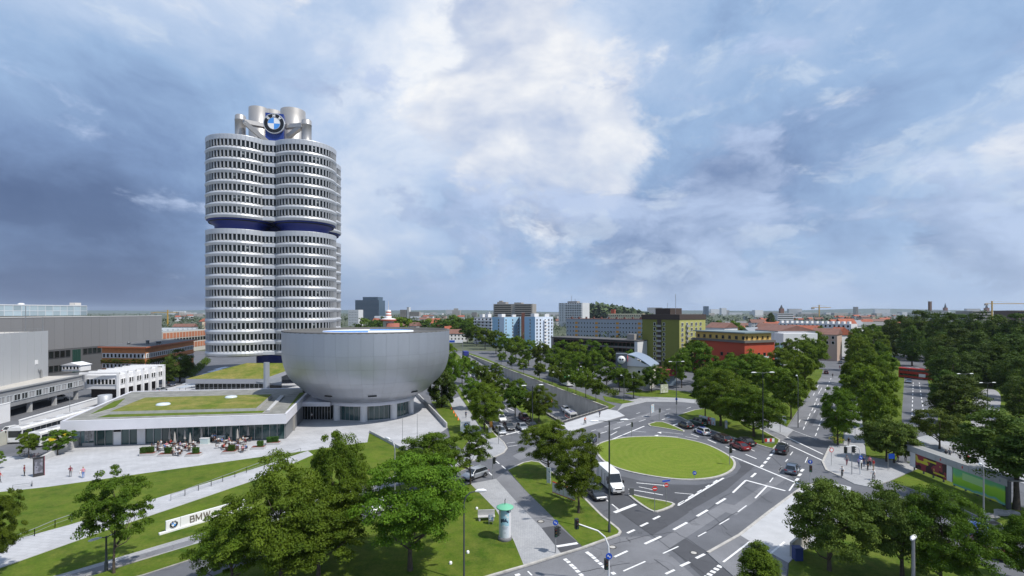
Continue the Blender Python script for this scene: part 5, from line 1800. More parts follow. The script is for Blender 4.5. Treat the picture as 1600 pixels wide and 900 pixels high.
tree(1205, 512, 488, 8, 'poplar', 'slim dark poplar left of the white terrace houses')


def bushes():
	"""ivy and low hedges that nobody could count"""
	r = np.random.default_rng(5)
	# ground cover on the far side of the yard lane and at the foot of the tower
	for (nm, pts, h, n, lab) in (('hedge', px((300, 592), (330, 566), (322, 560), (290, 588)), 1.6, 2500, None), ('hedge', px((905, 598), (960, 622), (968, 616), (915, 592)), 1.4, 1800, None)):
		A = np.array(pts)
		uv = r.uniform(0, 1, (n, 2))
		P = (A[0] * (1 - uv[:, :1]) + A[1] * uv[:, :1]) * (1 - uv[:, 1:]) + (A[3] * (1 - uv[:, :1]) + A[2] * uv[:, :1]) * uv[:, 1:]
		z = r.uniform(.1, h, n)
		nn = r.normal(size=(n, 3)) + np.array([0, 0, .7])
		nn /= np.linalg.norm(nn, axis=1)[:, None]
		t = np.cross(nn, r.normal(size=(n, 3)))
		t /= np.linalg.norm(t, axis=1)[:, None]
		b = np.cross(nn, t)
		p = np.concatenate([P, z[:, None]], 1)
		V = np.stack([p - t * .22, p - b * .16, p + t * .22, p + b * .16], 1).reshape(-1, 3)
		me = bpy.data.meshes.new(nm)
		me.from_pydata(V.tolist(), [], [(4 * i, 4 * i + 1, 4 * i + 2, 4 * i + 3) for i in range(n)])
		me.materials.append(L_MID)
		o = bpy.data.objects.new(nm, me)
		COL.objects.link(o)
		tag(o, kind='stuff')
	# ivy band on the brick block
	n = 1600
	b = MB()
	rr = random.Random(2)
	for i in range(n):
		if rr.random() < .5:
			f = rr.random()
			x, y = -156.5 + 18.5 * f, 190.5 - 2.5 * f - .5
		else:
			f = rr.random()
			x, y = -138 + .45 - 4 * f * .4, 188 + 17 * f
		z = rr.gauss(7.2, .35)
		s = .32
		R = Matrix.Rotation(rr.uniform(0, 6), 3, 'Z') @ Matrix.Rotation(rr.uniform(0, 6), 3, 'X')
		b.add([R @ Vector(q) + Vector((x, y, z)) for q in ((-s, 0, 0), (0, -s * .7, 0), (s, 0, 0), (0, s * .7, 0))], [(0, 1, 2, 3)])
	tag(b.build('ivy', L_OLV), kind='stuff')


bushes()


def far_woods():
	"""the countless far treetops of the city as one mass"""
	r = np.random.default_rng(9)
	P, S, C = [], [], []
	spots = []
	for i in range(3800):
		y = 330 * math.exp(r.uniform(0, 2.75))
		u = r.uniform(-80, 1700)
		if y < 520 and (690 < u < 760 or 1285 < u < 1322):
			continue
		if y < 420 and u < 560:
			continue
		spots.append(((u - U0) * y / F, y, r.uniform(6, 11.5) if y < 900 else r.uniform(7, 15)))
	for i in range(700):            # wooded hill
		y = r.uniform(1250, 1500)
		u = r.uniform(905, 1090)
		t = (u - 905) / 95
		hz = 52 * math.exp(-max(0, (u - 930) / 95) ** 2 * .9) * (1 if u > 915 else .8)
		spots.append(((u - U0) * y / F, y, max(10, hz * r.uniform(.55, 1.0))))
	for i in range(260):            # park wood depth
		y = r.uniform(255, 700)
		u = r.uniform(1400, 1720)
		spots.append(((u - U0) * y / F, y, r.uniform(11, 19)))
	V, Fc = [], []
	L = 26
	for (x, y, h) in spots:
		w = h * r.uniform(.36, .55)
		k = L if y < 900 else 12
		sz = (.85 if y < 900 else 1.5) * h / 9
		d = r.normal(size=(k, 3))
		d /= np.linalg.norm(d, axis=1)[:, None]
		p = np.array([x, y, h * .6]) + d * np.array([w, w, h * .4]) * r.uniform(.6, 1, (k, 1))
		n = d + r.normal(size=(k, 3)) * .5 + np.array([0, 0, .4])
		n /= np.linalg.norm(n, axis=1)[:, None]
		t = np.cross(n, r.normal(size=(k, 3)))
		t /= np.linalg.norm(t, axis=1)[:, None]
		b = np.cross(n, t)
		s = sz * r.uniform(.6, 1.2, (k, 1))
		V.append(np.stack([p - t * s, p - b * s * .8, p + t * s, p + b * s * .8], 1).reshape(-1, 3))
	V = np.concatenate(V)
	n = len(V) // 4
	me = bpy.data.meshes.new('far_woods')
	me.vertices.add(4 * n)
	me.vertices.foreach_set('co', V.astype(np.float32).ravel())
	me.loops.add(4 * n)
	me.loops.foreach_set('vertex_index', np.arange(4 * n, dtype=np.int32))
	me.polygons.add(n)
	me.polygons.foreach_set('loop_start', np.arange(0, 4 * n, 4, dtype=np.int32))
	me.polygons.foreach_set('loop_total', np.full(n, 4, dtype=np.int32))
	m = bpy.data.materials.new('far_leaf')
	m.use_nodes = True
	T = NT(m.node_tree)
	pos = T.new('ShaderNodeNewGeometry').outputs['Position']
	c = T.ramp(T.noise(pos, .03, 5, .7), [(.3, (.018, .036, .012)), (.5, (.038, .066, .016)), (.7, (.07, .105, .022))])
	bs = m.node_tree.nodes['Principled BSDF']
	T.l.new(c, bs.inputs['Base Color'])
	bs.inputs['Roughness'].default_value = .8
	me.materials.append(m)
	me.update(calc_edges=True)
	o = bpy.data.objects.new('far_woods', me)
	COL.objects.link(o)
	tag(o, kind='stuff')


far_woods()
# ================================================================ BUILDINGS ON THE RIGHT AND FAR AWAY
def block(name, label, cat, u0, y0, u1, y1, depth, vtop, wall, roof=None, zt=None, group=None, base=0.0, body='walls'):
	"""an upright block; front edge from (u0, depth y0) to (u1, y1); returns its root, front length, height"""
	p0, p1 = ((u0 - U0) * y0 / F, y0), ((u1 - U0) * y1 / F, y1)
	L, a = frame2(p0, p1)
	if zt is None:
		zt = zat(vtop, y0)
	t = thing(name, label, cat, p0, a, group)
	MB().prism([(0, 0), (L, 0), (L, depth), (0, depth)], base, zt, 1, 0).build(body, [wall, roof or M('flat_roof', (.19, .19, .19), .9, var=.15, scale=.2)], t)
	return t, L, zt


def gable(t, L, D, z, h, mat_, over=.4, along='x', name='roof'):
	b = MB()
	o = over
	if along == 'x':
		v = [(-o, -o, z), (L + o, -o, z), (L + o, D + o, z), (-o, D + o, z), (-o, D / 2, z + h), (L + o, D / 2, z + h)]
		f = [(0, 1, 5, 4), (2, 3, 4, 5), (1, 2, 5), (3, 0, 4), (3, 2, 1, 0)]
	else:
		v = [(-o, -o, z), (L + o, -o, z), (L + o, D + o, z), (-o, D + o, z), (L / 2, -o, z + h), (L / 2, D + o, z + h)]
		f = [(0, 4, 5, 3), (1, 2, 5, 4), (0, 1, 4), (2, 3, 5), (3, 2, 1, 0)]
	return b.add(v, f).build(name, mat_, t)


TILE_R = M('red_roof_tile', (.30, .085, .045), .85, var=.25, scale=.5)
TILE_B = M('brown_roof_tile', (.17, .085, .065), .85, var=.2, scale=.5)
GREEN_W = M('olive_render', (.175, .185, .035), .8, var=.05, scale=.15)
GREEN_L = M('pale_olive_render', (.36, .36, .115), .8, var=.04, scale=.15)
BROWN = M('brown_cladding', (.055, .038, .03), .7)
LBLUE = M('light_blue_render', (.33, .52, .70), .8, var=.04, scale=.1)
LBLUE_P = M('pale_blue_render', (.58, .66, .78), .8, var=.04, scale=.1)
FARW = M('far_white', (.55, .56, .58), .8, var=.05, scale=.05)
FARC = M('far_concrete', (.30, .28, .26), .8, var=.1, scale=.05)


def green_tower():
	y0 = 225.0
	uc = 1061.5
	# long olive side faces the viewer, the narrow pale side turns right
	t, L, zt = block('green_apartment_tower', 'olive green apartment tower with a dark brown roof band and pale green right side', 'apartment tower', 1003.5, 240, uc, y0, 23, 0, GREEN_W, zt=zat(496.5, y0))
	D = 19.0
	# pale side
	MB().bx(L - .01, L + .04, 0, 23, 0, zt).build('pale_side', GREEN_L, t)
	z0 = 3.0
	n = 8
	rowh = (zt - 1.6 - z0) / n
	MB().bx(-.25, L + .25, -.25, 23.2, zt - .9, zt + 1.5).build('roof_band', BROWN, t)
	MB().bx(4, 12, 5, 15, zt + 1.4, zt + 4.4).build('penthouse', BROWN, t)
	MB().tube([(13, 8, zt), (13, 8, zt + 11)], .1, 5).build('aerial', STEEL, t)
	MB().tube([(8, 9, zt), (8, 9, zt + 7)], .08, 5).build('aerial', STEEL, t)
	# dark strip of loggias on the olive side
	xs = L * .42
	MB().bx(xs, xs + 2.2, -.1, .3, 1.0, zt - 1).build('stair_strip', BROWN, t)
	me = win_mesh(.95, 1.35, GLASS_DK, WHITE)
	bal = MB().bx(-.1, 2.3, -.75, -.12, 0, .95).mesh('balcony', M('balcony_grey', (.30, .31, .30), .7))
	for j in range(n):
		z = z0 + j * rowh
		inst('balcony', bal, t, (xs, 0, z - .4))
		for x in (xs - 1.9, xs + 3.1):
			inst('window', me, t, (x, -.03, z + .2))
		for q in range(5):
			y = 1.6 + q * 4.0
			if q == 1:
				inst('balcony', bal, t, (L + .05, y - .3, z - .4), PI / 2)
			inst('window', win_mesh(1.5, 1.5, GLASS_DK, WHITE, bars=1), t, (L + .07, y, z + .1), PI / 2)
	return t


green_tower()


def red_block():
	y0 = 196.0
	uc = 1163.5
	x1 = (uc - U0) * y0 / F
	RED = M('red_render', (.42, .062, .028), .8, var=.06, scale=.15)
	YEL = M('yellow_render', (.56, .37, .10), .8, var=.05, scale=.15)
	t, L, zt = block('red_apartment_block', 'brick red apartment block with a yellow set-back top storey and grey roof edge', 'apartment block', 1084, 221, uc, y0, 16.6, 0, RED, zt=zat(536, y0))
	h = zat(520.5, y0)
	MB().bx(-.5, L + .6, -.6, 16.6, zt, zt + .9).build('cornice', M('cornice_brown', (.13, .115, .105), .7), t)
	MB().bx(.5, L - .7, .7, 15.5, zt + .9, h - .2).build('top_storey', YEL, t)
	MB().bx(-.2, L + .3, -.2, 16, h - .2, h + .25).build('roof', M('roof_sheet', (.20, .25, .25), .5, .3), t)
	n = 8
	for i in range(n):
		x = L * (i + .5) / n
		for j in range(3):
			if (i + j) % 3 != 2:
				inst('window', win_mesh(1.1, 1.3, GLASS_DK, M('dark_frame', (.06, .06, .065), .5)), t, (x, -.03, 2.0 + j * 3.0))
		inst('window', win_mesh(1.0, 1.2, GLASS_DK, M('dark_frame', (.06, .06, .065), .5)), t, (x, .66, zt + 1.3))
	# right gable side with balconies
	bal = MB().bx(0, 2.4, -1.0, 0, 0, 1.0).mesh('balcony', M('balcony_glass', (.45, .47, .48), .4))
	for j in range(3):
		for q in range(5):
			y = 1.0 + q * 3.1
			inst('window', win_mesh(1.1, 1.5, GLASS_DK, M('dark_frame', (.06, .06, .065), .5)), t, (L + .03, y, 2.0 + j * 3.0), PI / 2)
			if q in (1, 2, 3):
				inst('balcony', bal, t, (L + .05, y - .6, 1.2 + j * 3.0), PI / 2)
	for q in range(5):
		inst('window', win_mesh(1.0, 1.2, GLASS_DK, YEL), t, (L - .66, 1.4 + q * 2.9, zt + 1.3), PI / 2)


red_block()


def blue_blocks():
	# two light blue blocks, each turned with its near corner to the viewer
	for (ua, ub, ya, yb, D, vt, pale, lab) in ((769, 788, 370, 362, 18.5, 495.5, LBLUE, 'light blue apartment block, the one farther left and partly behind trees'), (819.5, 836, 350, 341, 16.6, 495, LBLUE_P, 'light blue apartment block with white balconies on its bright right side')):
		t, L, zt = block('blue_apartment_block', lab, 'apartment block', ua, ya, ub, yb, D, 0, LBLUE, zt=zat(vt, yb))
		MB().bx(L + .01, L + .06, 0, D, 0, zt).build('right_wall', pale, t)
		n = 9
		rh = (zt - 2.0) / n
		bal = MB().bx(-.3, 2.6, -1.3, 0, 0, 1.1).mesh('balcony', WHITE)
		wm = win_mesh(1.0, 1.3, GLASS_DK, WHITE)
		for j in range(n):
			z = 1.4 + j * rh
			inst('window', wm, t, (L * .5, -.03, z))
			for q, y in enumerate((1.2, 4.2, 8.6, 12.0, 14.8)):
				if pale is LBLUE and q not in (0, 2, 4):
					continue
				inst('window', wm, t, (L + .09, y, z), PI / 2)
				if q == 2 and pale is LBLUE_P:
					inst('balcony', bal, t, (L + .07, y - .7, z - .5), PI / 2)
		if pale is LBLUE:
			MB().bx(L * .62, L * .98, -.12, .02, 0, zt).build('pale_strip', LBLUE_P, t)
		MB().bx(2, 6, 4, 8, zt, zt + 2.2).bx(L - 1, L + .0, 9, 13, zt, zt + 1.8).build('roof_hut', WHITE, t)
	x = at(817.5, 495, 366)
	tag(MB().bx(-1.2, 1.2, 0, 8, 0, x[2] + 3).build('stair_tower', M('stair_brown', (.15, .06, .045), .8), None, (x[0], 366, 0)), 'narrow red-brown stair tower between the two light blue blocks', 'stair tower')
	# white block with balcony bands left of them
	t, L, zt = block('white_balcony_block', 'white apartment block with long balcony bands left of the light blue blocks', 'apartment block', 741, 405, 770, 392, 14, 495.5, OFFWHITE)
	for j in range(8):
		z = 1.5 + j * (zt - 2.2) / 8
		for i in range(5):
			inst('window', win_mesh(1.6, 1.3, GLASS_DK, WHITE), t, (L * i / 5 + .6, -.03, z + .8))
		MB().bx(.2, L - .2, -1.2, -.1, z - .2, z + .65).build('balcony', WHITE, t)
	for x in (3, 9):
		MB().bx(x, x + 3.5, 3, 7, zt, zt + 2.4).build('roof_hut', WHITE, t)


blue_blocks()


def mid_blocks():
	# dark office slab with gridded front
	t, L, zt = block('gridded_office_block', 'dark low office block with a gridded front and pale end walls', 'office block', 862, 268, 996, 232, 14, 0, M('office_dark', (.07, .068, .066), .7), zt=zat(528.5, 262))
	n, m = 22, 4
	w = (L - 3) / n
	fl = (zt - 1.2) / m
	cell = MB().bx(.12, w - .12, -.1, .05, fl * .36, fl * .95).mesh('window', GLASS_DK)
	sp = MB().bx(.08, w - .08, -.16, .05, .03, fl * .33).mesh('parapet_panel', M('panel_grey', (.20, .195, .19), .7, rand=.1))
	for i in range(n):
		for j in range(m):
			inst('window', cell, t, (1.5 + i * w, 0, .5 + j * fl))
			inst('parapet_panel', sp, t, (1.5 + i * w, 0, .5 + j * fl))
	b = MB()
	for j in range(m + 1):
		b.bx(1.4, L - 1.4, -.3, .02, .45 + j * fl, .6 + j * fl)
	for i in range(n + 1):
		b.bx(1.5 + i * w - .05, 1.5 + i * w + .05, -.22, .02, .5, zt - .6)
	b.build('rails', M('rail_red', (.16, .07, .06), .6), t)
	MB().bx(-.2, 1.4, -.3, 14.2, 0, zt + .1).build('end_wall', FARC, t)
	MB().bx(L - 1.4, L + .2, -.3, 14.2, 0, zt + .1).build('end_wall', OFFWHITE, t)
	MB().bx(-.4, L + .4, -.6, 14.4, zt + .1, zt + .5).build('roof', M('roof_dark', (.08, .075, .075), .8), t)
	MB().bx(L - 8, L - 4, 4, 8, zt + .5, zt + 3.2).build('roof_hut', FARC, t)
	# pale slab block with orange stair panels
	t, L, zt = block('grey_slab_block', 'long pale grey slab block with small windows and orange panels', 'apartment block', 885, 430, 1006, 395, 13, 0, M('slab_grey', (.33, .36, .42), .8), zt=zat(498.5, 420))
	wm = win_mesh(1.1, 1.2, GLASS_DK, WHITE)
	om = MB().bx(0, 2.4, -.12, .03, 0, 1.7).mesh('orange_panel', M('orange_panel', (.55, .25, .03), .7))
	for j in range(5):
		z = 2.0 + j * (zt - 2.5) / 5
		for i in range(26):
			x = L * (i + .5) / 26
			if i % 7 == 3:
				inst('orange_panel', om, t, (x - .9, 0, z - .2))
			else:
				inst('window', wm, t, (x - .5, -.03, z))
	MB().bx(-.3, L + .3, -.3, 13.3, zt, zt + .35).build('roof_edge', M('roof_edge_red', (.20, .08, .06), .8), t)
	for i in range(10):
		MB().bx(L * (i + .3) / 10, L * (i + .3) / 10 + 1.2, 5, 6.5, zt + .3, zt + 1.9).build('chimney', TILE_B, t)
	t, L, zt = block('cream_slab_block', 'cream block with pale yellow windows rising behind the grey slab block', 'apartment block', 950, 520, 1004, 505, 14, 490.0, M('cream', (.52, .48, .33), .8))
	windows(t, 0, L, zt - 7, zt - .5, 16, 2, 1.4, 1.3)
	MB().bx(2, 6, 4, 8, zt, zt + 4.5).build('chimney', M('chimney_red', (.38, .09, .05), .8), t)
	# white high-rise
	t, L, zt = block('white_high_rise', 'white high-rise with balcony rows and roof aerials left of the wooded hill', 'high-rise', 873, 880, 910, 850, 24, 473.5, FARW)
	for j in range(11):
		z = zt - 2.6 - j * 3.0
		MB().bx(L * .25, L * .98, -1.4, 0, z - .6, z + .5).build('balcony', WHITE, t)
		windows(t, L * .28, L * .95, z + .6, z + 2.2, 7, 1, 3.2, 1.3)
		windows(t, 1, L * .22, z + .6, z + 2.2, 2, 1, 1.6, 1.2)
	MB().bx(L * .3, L * .7, 6, 16, zt, zt + 3).build('penthouse', FARC, t)
	MB().tube([(L * .45, 8, zt), (L * .45, 8, zt + 13)], .35, 5).tube([(L * .6, 8, zt), (L * .6, 8, zt + 7)], .3, 5).build('aerial', STEEL, t)
	# concrete megablock
	t, L, zt = block('concrete_tower_block', 'wide brown-grey concrete tower block with stepped roof behind the light blue blocks', 'tower block', 771, 900, 832, 880, 30, 475.0, FARC)
	for j in range(6):
		z = zt - 3.4 - j * 3.6
		for (xa, xb) in ((.03, .46), (.56, .97)):
			MB().bx(L * xa, L * xb, -.8, .1, z + .2, z + 2.0).build('window_band', GLASS_DK, t)
			MB().bx(L * xa, L * xb, -1.5, -.1, z - 1.3, z + .1).build('balcony', M('concrete_balcony', (.34, .31, .28), .8), t)
	MB().bx(L * .08, L * .30, 4, 22, zt, zt + 3.6).bx(L * .52, L * .70, 4, 22, zt, zt + 2.6).bx(L * .12, L * .2, 6, 14, zt + 3.6, zt + 6).build('roof_storey', FARC, t)
	# white flats with brown hipped roof behind the red block
	t, L, zt = block('white_flats', 'white flats with glass balconies right of the red block', 'apartment block', 1180, 262, 1216, 240, 18, 0, OFFWHITE, zt=zat(516, 250))
	for j in range(4):
		windows(t, .5, L - .5, .8 + j * 2.9, 3.2 + j * 2.9, 4, 1, 1.3, 1.4)
	D = 12
	MB().bx(L + .02, L + 8, -2, 14, 0, zt - .8).build('white_wing', WHITE, t)
	for j in range(4):
		z = .6 + j * 2.9
		MB().bx(L + .5, L + 7.6, -3.4, -2, z, z + 1.0).build('balcony', M('balcony_green_glass', (.28, .45, .42), .2), t)
		windows(t, L + .5, L + 7.5, z + .2, z + 2.2, 3, 1, 1.5, 1.7, y=-2)
	gable(t, L, 18, zt, 2.6, TILE_B)
	t, L, zt = block('white_hipped_house', 'white house with a brown tiled roof between the green tower and the light trees', 'house', 1102, 300, 1132, 290, 14, 0, OFFWHITE, zt=zat(512, 295))
	windows(t, .5, L - .5, 5, zt - .8, 5, 2, 1.0, 1.3)
	gable(t, L, 14, zt, 3.0, TILE_B)


mid_blocks()


def showroom():
	y0 = 172.0
	p0, p1 = at(964, 580, y0), at(1022, 580, y0 - 6)
	t = thing('showroom', 'pale showroom with a vaulted metal roof and large windows among trees', 'showroom', (p0[0], y0), math.atan2(-6, p1[0] - p0[0]))
	L = p1[0] - p0[0]
	MB().bx(0, L, 0, 12, 0, 3.4).build('ground_storey', M('showroom_wall', (.46, .45, .42), .8), t)
	MB().bx(1, L, 1, 12, 3.4, zat(572, y0)).build('upper_storey', M('showroom_cream', (.55, .53, .44), .8), t)
	b = MB()
	n = 10
	za = zat(571, y0)
	vs = []
	for i in range(n + 1):
		x = L * .30 + L * .75 * i / n
		z = za + 3.9 * math.cos((i / n) * PI / 2 * .98)
		vs += [(x, .2, z), (x, 12.5, z), (x, .2, z - .3), (x, 12.5, z - .3)]
	fs = []
	for i in range(n):
		k = 4 * i
		fs += [(k, k + 4, k + 5, k + 1), (k + 2, k + 3, k + 7, k + 6), (k, k + 2, k + 6, k + 4), (k + 1, k + 5, k + 7, k + 3)]
	b.add(vs, fs)
	b.build('vaulted_roof', M('roof_metal', (.38, .44, .53), .35, .5), t)
	MB().add([(L * .3, .25, za), (L * 1.05, .25, za), (L * .3, .25, za + 3.7)], [(0, 1, 2)]).build('gable_wall', OFFWHITE, t)
	MB().bx(L * .15, L * .9, -1.5, .4, 3.3, 3.8).build('canopy', M('canopy_pale', (.52, .56, .62), .4), t)
	windows(t, .5, L * .8, .6, 3.0, 7, 1, 1.3, 2.0)
	windows(t, L * .6, L, 4.0, za - .4, 3, 1, .9, 1.0, y=1)
	# square sign pillar with two round emblems
	q = at(971, 590, 170)
	k = thing('sign_pillar', 'dark grey sign pillar with a white and a red disc above the showroom', 'sign', (q[0], 170), -.25)
	zt = zat(553, 170)
	MB().bx(-1.9, 1.9, 0, 3.8, 0, zt).build('pillar', M('pillar_slate', (.085, .10, .125), .6), k)
	MB().lathe([(1.35, 0), (1.35, .12), (0, .12)], 24).build('white_disc', WHITE, k).matrix_local = Matrix.Translation((0, -.01, zt - 2.0)) @ Matrix.Rotation(PI / 2, 4, 'X')
	b = MB()
	for x in (-.42, .42):
		b.lathe([(.34, .14), (.34, .16), (0, .16)], 12, c=(x, .1), smooth=False)
	b.build('disc_mark', BLACK, k).matrix_local = Matrix.Translation((0, -.01, zt - 2.0)) @ Matrix.Rotation(PI / 2, 4, 'X')
	MB().lathe([(1.4, 0), (1.4, .12), (0, .12)], 24, m=0).build('red_disc', REDM, k).matrix_local = Matrix.Translation((1.91, 1.9, zt - 1.6)) @ Matrix.Rotation(PI / 2, 4, 'Z') @ Matrix.Rotation(PI / 2, 4, 'X')
	MB().lathe([(1.05, .13), (1.05, .15), (0, .15)], 24, a0=PI, a1=2 * PI).build('disc_half', WHITE, k).matrix_local = Matrix.Translation((1.91, 1.9, zt - 1.6)) @ Matrix.Rotation(PI / 2, 4, 'Z') @ Matrix.Rotation(PI / 2, 4, 'X')
	# filling station like low white kiosks by the service road
	A, B = g(856, 591), g(893, 604)
	L, a = frame2(A, B)
	k = thing('long_white_kiosk', 'long low white kiosk with a flat roof along the service road', 'kiosk', A, a)
	MB().bx(0, L, 0, 5, 0, 2.8).build('kiosk_wall', M('kiosk_grey', (.30, .33, .33), .7), k)
	MB().bx(-.6, L + .6, -1, 5.6, 2.8, 3.2).build('roof', WHITE, k)
	windows(k, .3, L - .3, .9, 2.4, 8, 1, 1.6, 1.3)
	q = g(887, 603)
	k = thing('white_truck_body', 'white box body with a green stripe beside the long kiosk', 'container', q, a)
	MB().bx(-2.5, 2.5, -1.3, 1.3, .5, 3.2).build('box', WHITE, k)
	MB().bx(-2.52, 2.52, -1.33, 1.33, 2.9, 3.22).build('stripe', M('stripe_green', (.03, .28, .10), .6), k)
	MB().bx(-2.2, 2.2, -1.1, 1.1, 0, .5).build('chassis', BLACK, k)
	# red canopy shop
	q = at(1025, 600, 176)
	k = thing('red_canopy_shop', 'low glazed shop with a dark red fascia right of the showroom', 'shop', (q[0], 176))
	MB().bx(-.4, 7.0, 0, 8, 0, 3.4).build('shop_body', M('shop_glass', (.20, .26, .33), .2), k)
	MB().bx(-.8, 7.4, -.6, 8.2, 3.4, 5.6).build('fascia', M('dark_red', (.22, .03, .04), .6), k)


showroom()


def houses():
	# terraced houses along the avenue
	spec = [(1216, 365, 1330, 330, 'long white terrace with roof gardens behind the avenue trees', OFFWHITE, None, 504.5), (1222, 300, 1270, 285, 'low house row with a long red tiled roof left of the avenue', OFFWHITE, TILE_R, 516),
			(1268, 270, 1308, 262, 'house row with a dark brown tiled roof beside the avenue', M('pink_render', (.46, .34, .28), .8), TILE_B, 522)]
	for (u0, y0, u1, y1, lab, wall, rf, vt) in spec:
		t, L, zt = block('terrace_house', lab, 'house row', u0, y0, u1, y1, 13, vt, wall)
		windows(t, .5, L - .5, zt - 5.6, zt - .2, int(L / 2.6), 2, 1.2, 1.4)
		if rf:
			gable(t, L, 13, zt, 3.2, rf)
		else:
			for i in range(14):
				MB().bx(L * i / 14 + .4, L * i / 14 + 2.0, 1, 5, zt, zt + 1.6).build('roof_hut', WHITE, t)
	y = 290
	for i, (u, w, vt, rf, wl, lab) in enumerate([(1303, 14, 519, TILE_R, OFFWHITE, 'white house with a steep red roof at the left end of the avenue'), (1316, 13, 504, TILE_R, M('yellow_house', (.6, .5, .16), .8), 'yellow gabled house with an orange roof beyond the avenue'),
											 (1338, 15, 505, M('grey_tile', (.22, .24, .27), .8), OFFWHITE, 'grey roofed house behind the yellow gabled house')]):
		yy = y + i * 55
		t, L, zt = block('gabled_house', lab, 'house', u - w, yy + 6, u, yy, 14, vt + 4, wl)
		windows(t, .3, L - .3, 1, zt - .5, 3, 3, 1.1, 1.4)
		gable(t, L, 14, zt, 4.6, rf, along='y' if i else 'x')
	# pale street front seen end-on beside the avenue
	A, B = (g(1293, 553)), (g(1305, 528))
	L, a = frame2(A, B)
	# scattered far houses
	r = random.Random(21)
	walls = [FARW, OFFWHITE, M('far_cream', (.50, .44, .34), .85), M('far_pink', (.42, .30, .25), .85), M('far_grey', (.34, .35, .37), .85)]
	roofs = [TILE_R, TILE_B, TILE_R, M('flat_roof', (.19, .19, .19), .9), M('grey_tile', (.22, .24, .27), .8)]
	wm = {}
	n = 0
	cells = [(560, 720, 26), (640, 760, 8), (1105, 1240, 26), (1230, 1420, 34), (1380, 1640, 20), (255, 325, 8), (760, 1000, 14)]
	for (ua, ub, cnt) in cells:
		for q in range(cnt):
			u = r.uniform(ua, ub)
			y = 420 * math.exp(r.uniform(0, 1.5))
			w, d, h = r.uniform(9, 26), r.uniform(9, 13), r.uniform(6, 12)
			x = (u - U0) * y / F
			wl, rf = r.choice(walls), r.choice(roofs)
			pitched = rf in (TILE_R, TILE_B) or r.random() < .4
			rt = 'red' if rf is TILE_R else ('brown' if rf is TILE_B else 'grey')
			t = thing('far_house', f'small far house with {"a pitched" if pitched else "a flat"} {rt} roof among the treetops towards the horizon', 'house', (x, y), r.uniform(-.6, .6), f'far houses with {"pitched" if pitched else "flat"} {rt} roofs')
			MB().bx(0, w, 0, d, 0, h).build('walls', wl, t)
			if pitched:
				gable(t, w, d, h, d * .36, rf, .5)
			else:
				MB().bx(-.2, w + .2, -.2, d + .2, h, h + .5).build('roof', rf, t)
			for j in range(2):
				c = int(w / 3)
				b = MB()
				for i in range(c):
					b.bx(w * (i + .3) / c, w * (i + .3) / c + 1.1, -.06, .1, h - 2.2 - j * 2.9, h - .8 - j * 2.9)
				b.build('window_row', GLASS_DK, t)


houses()


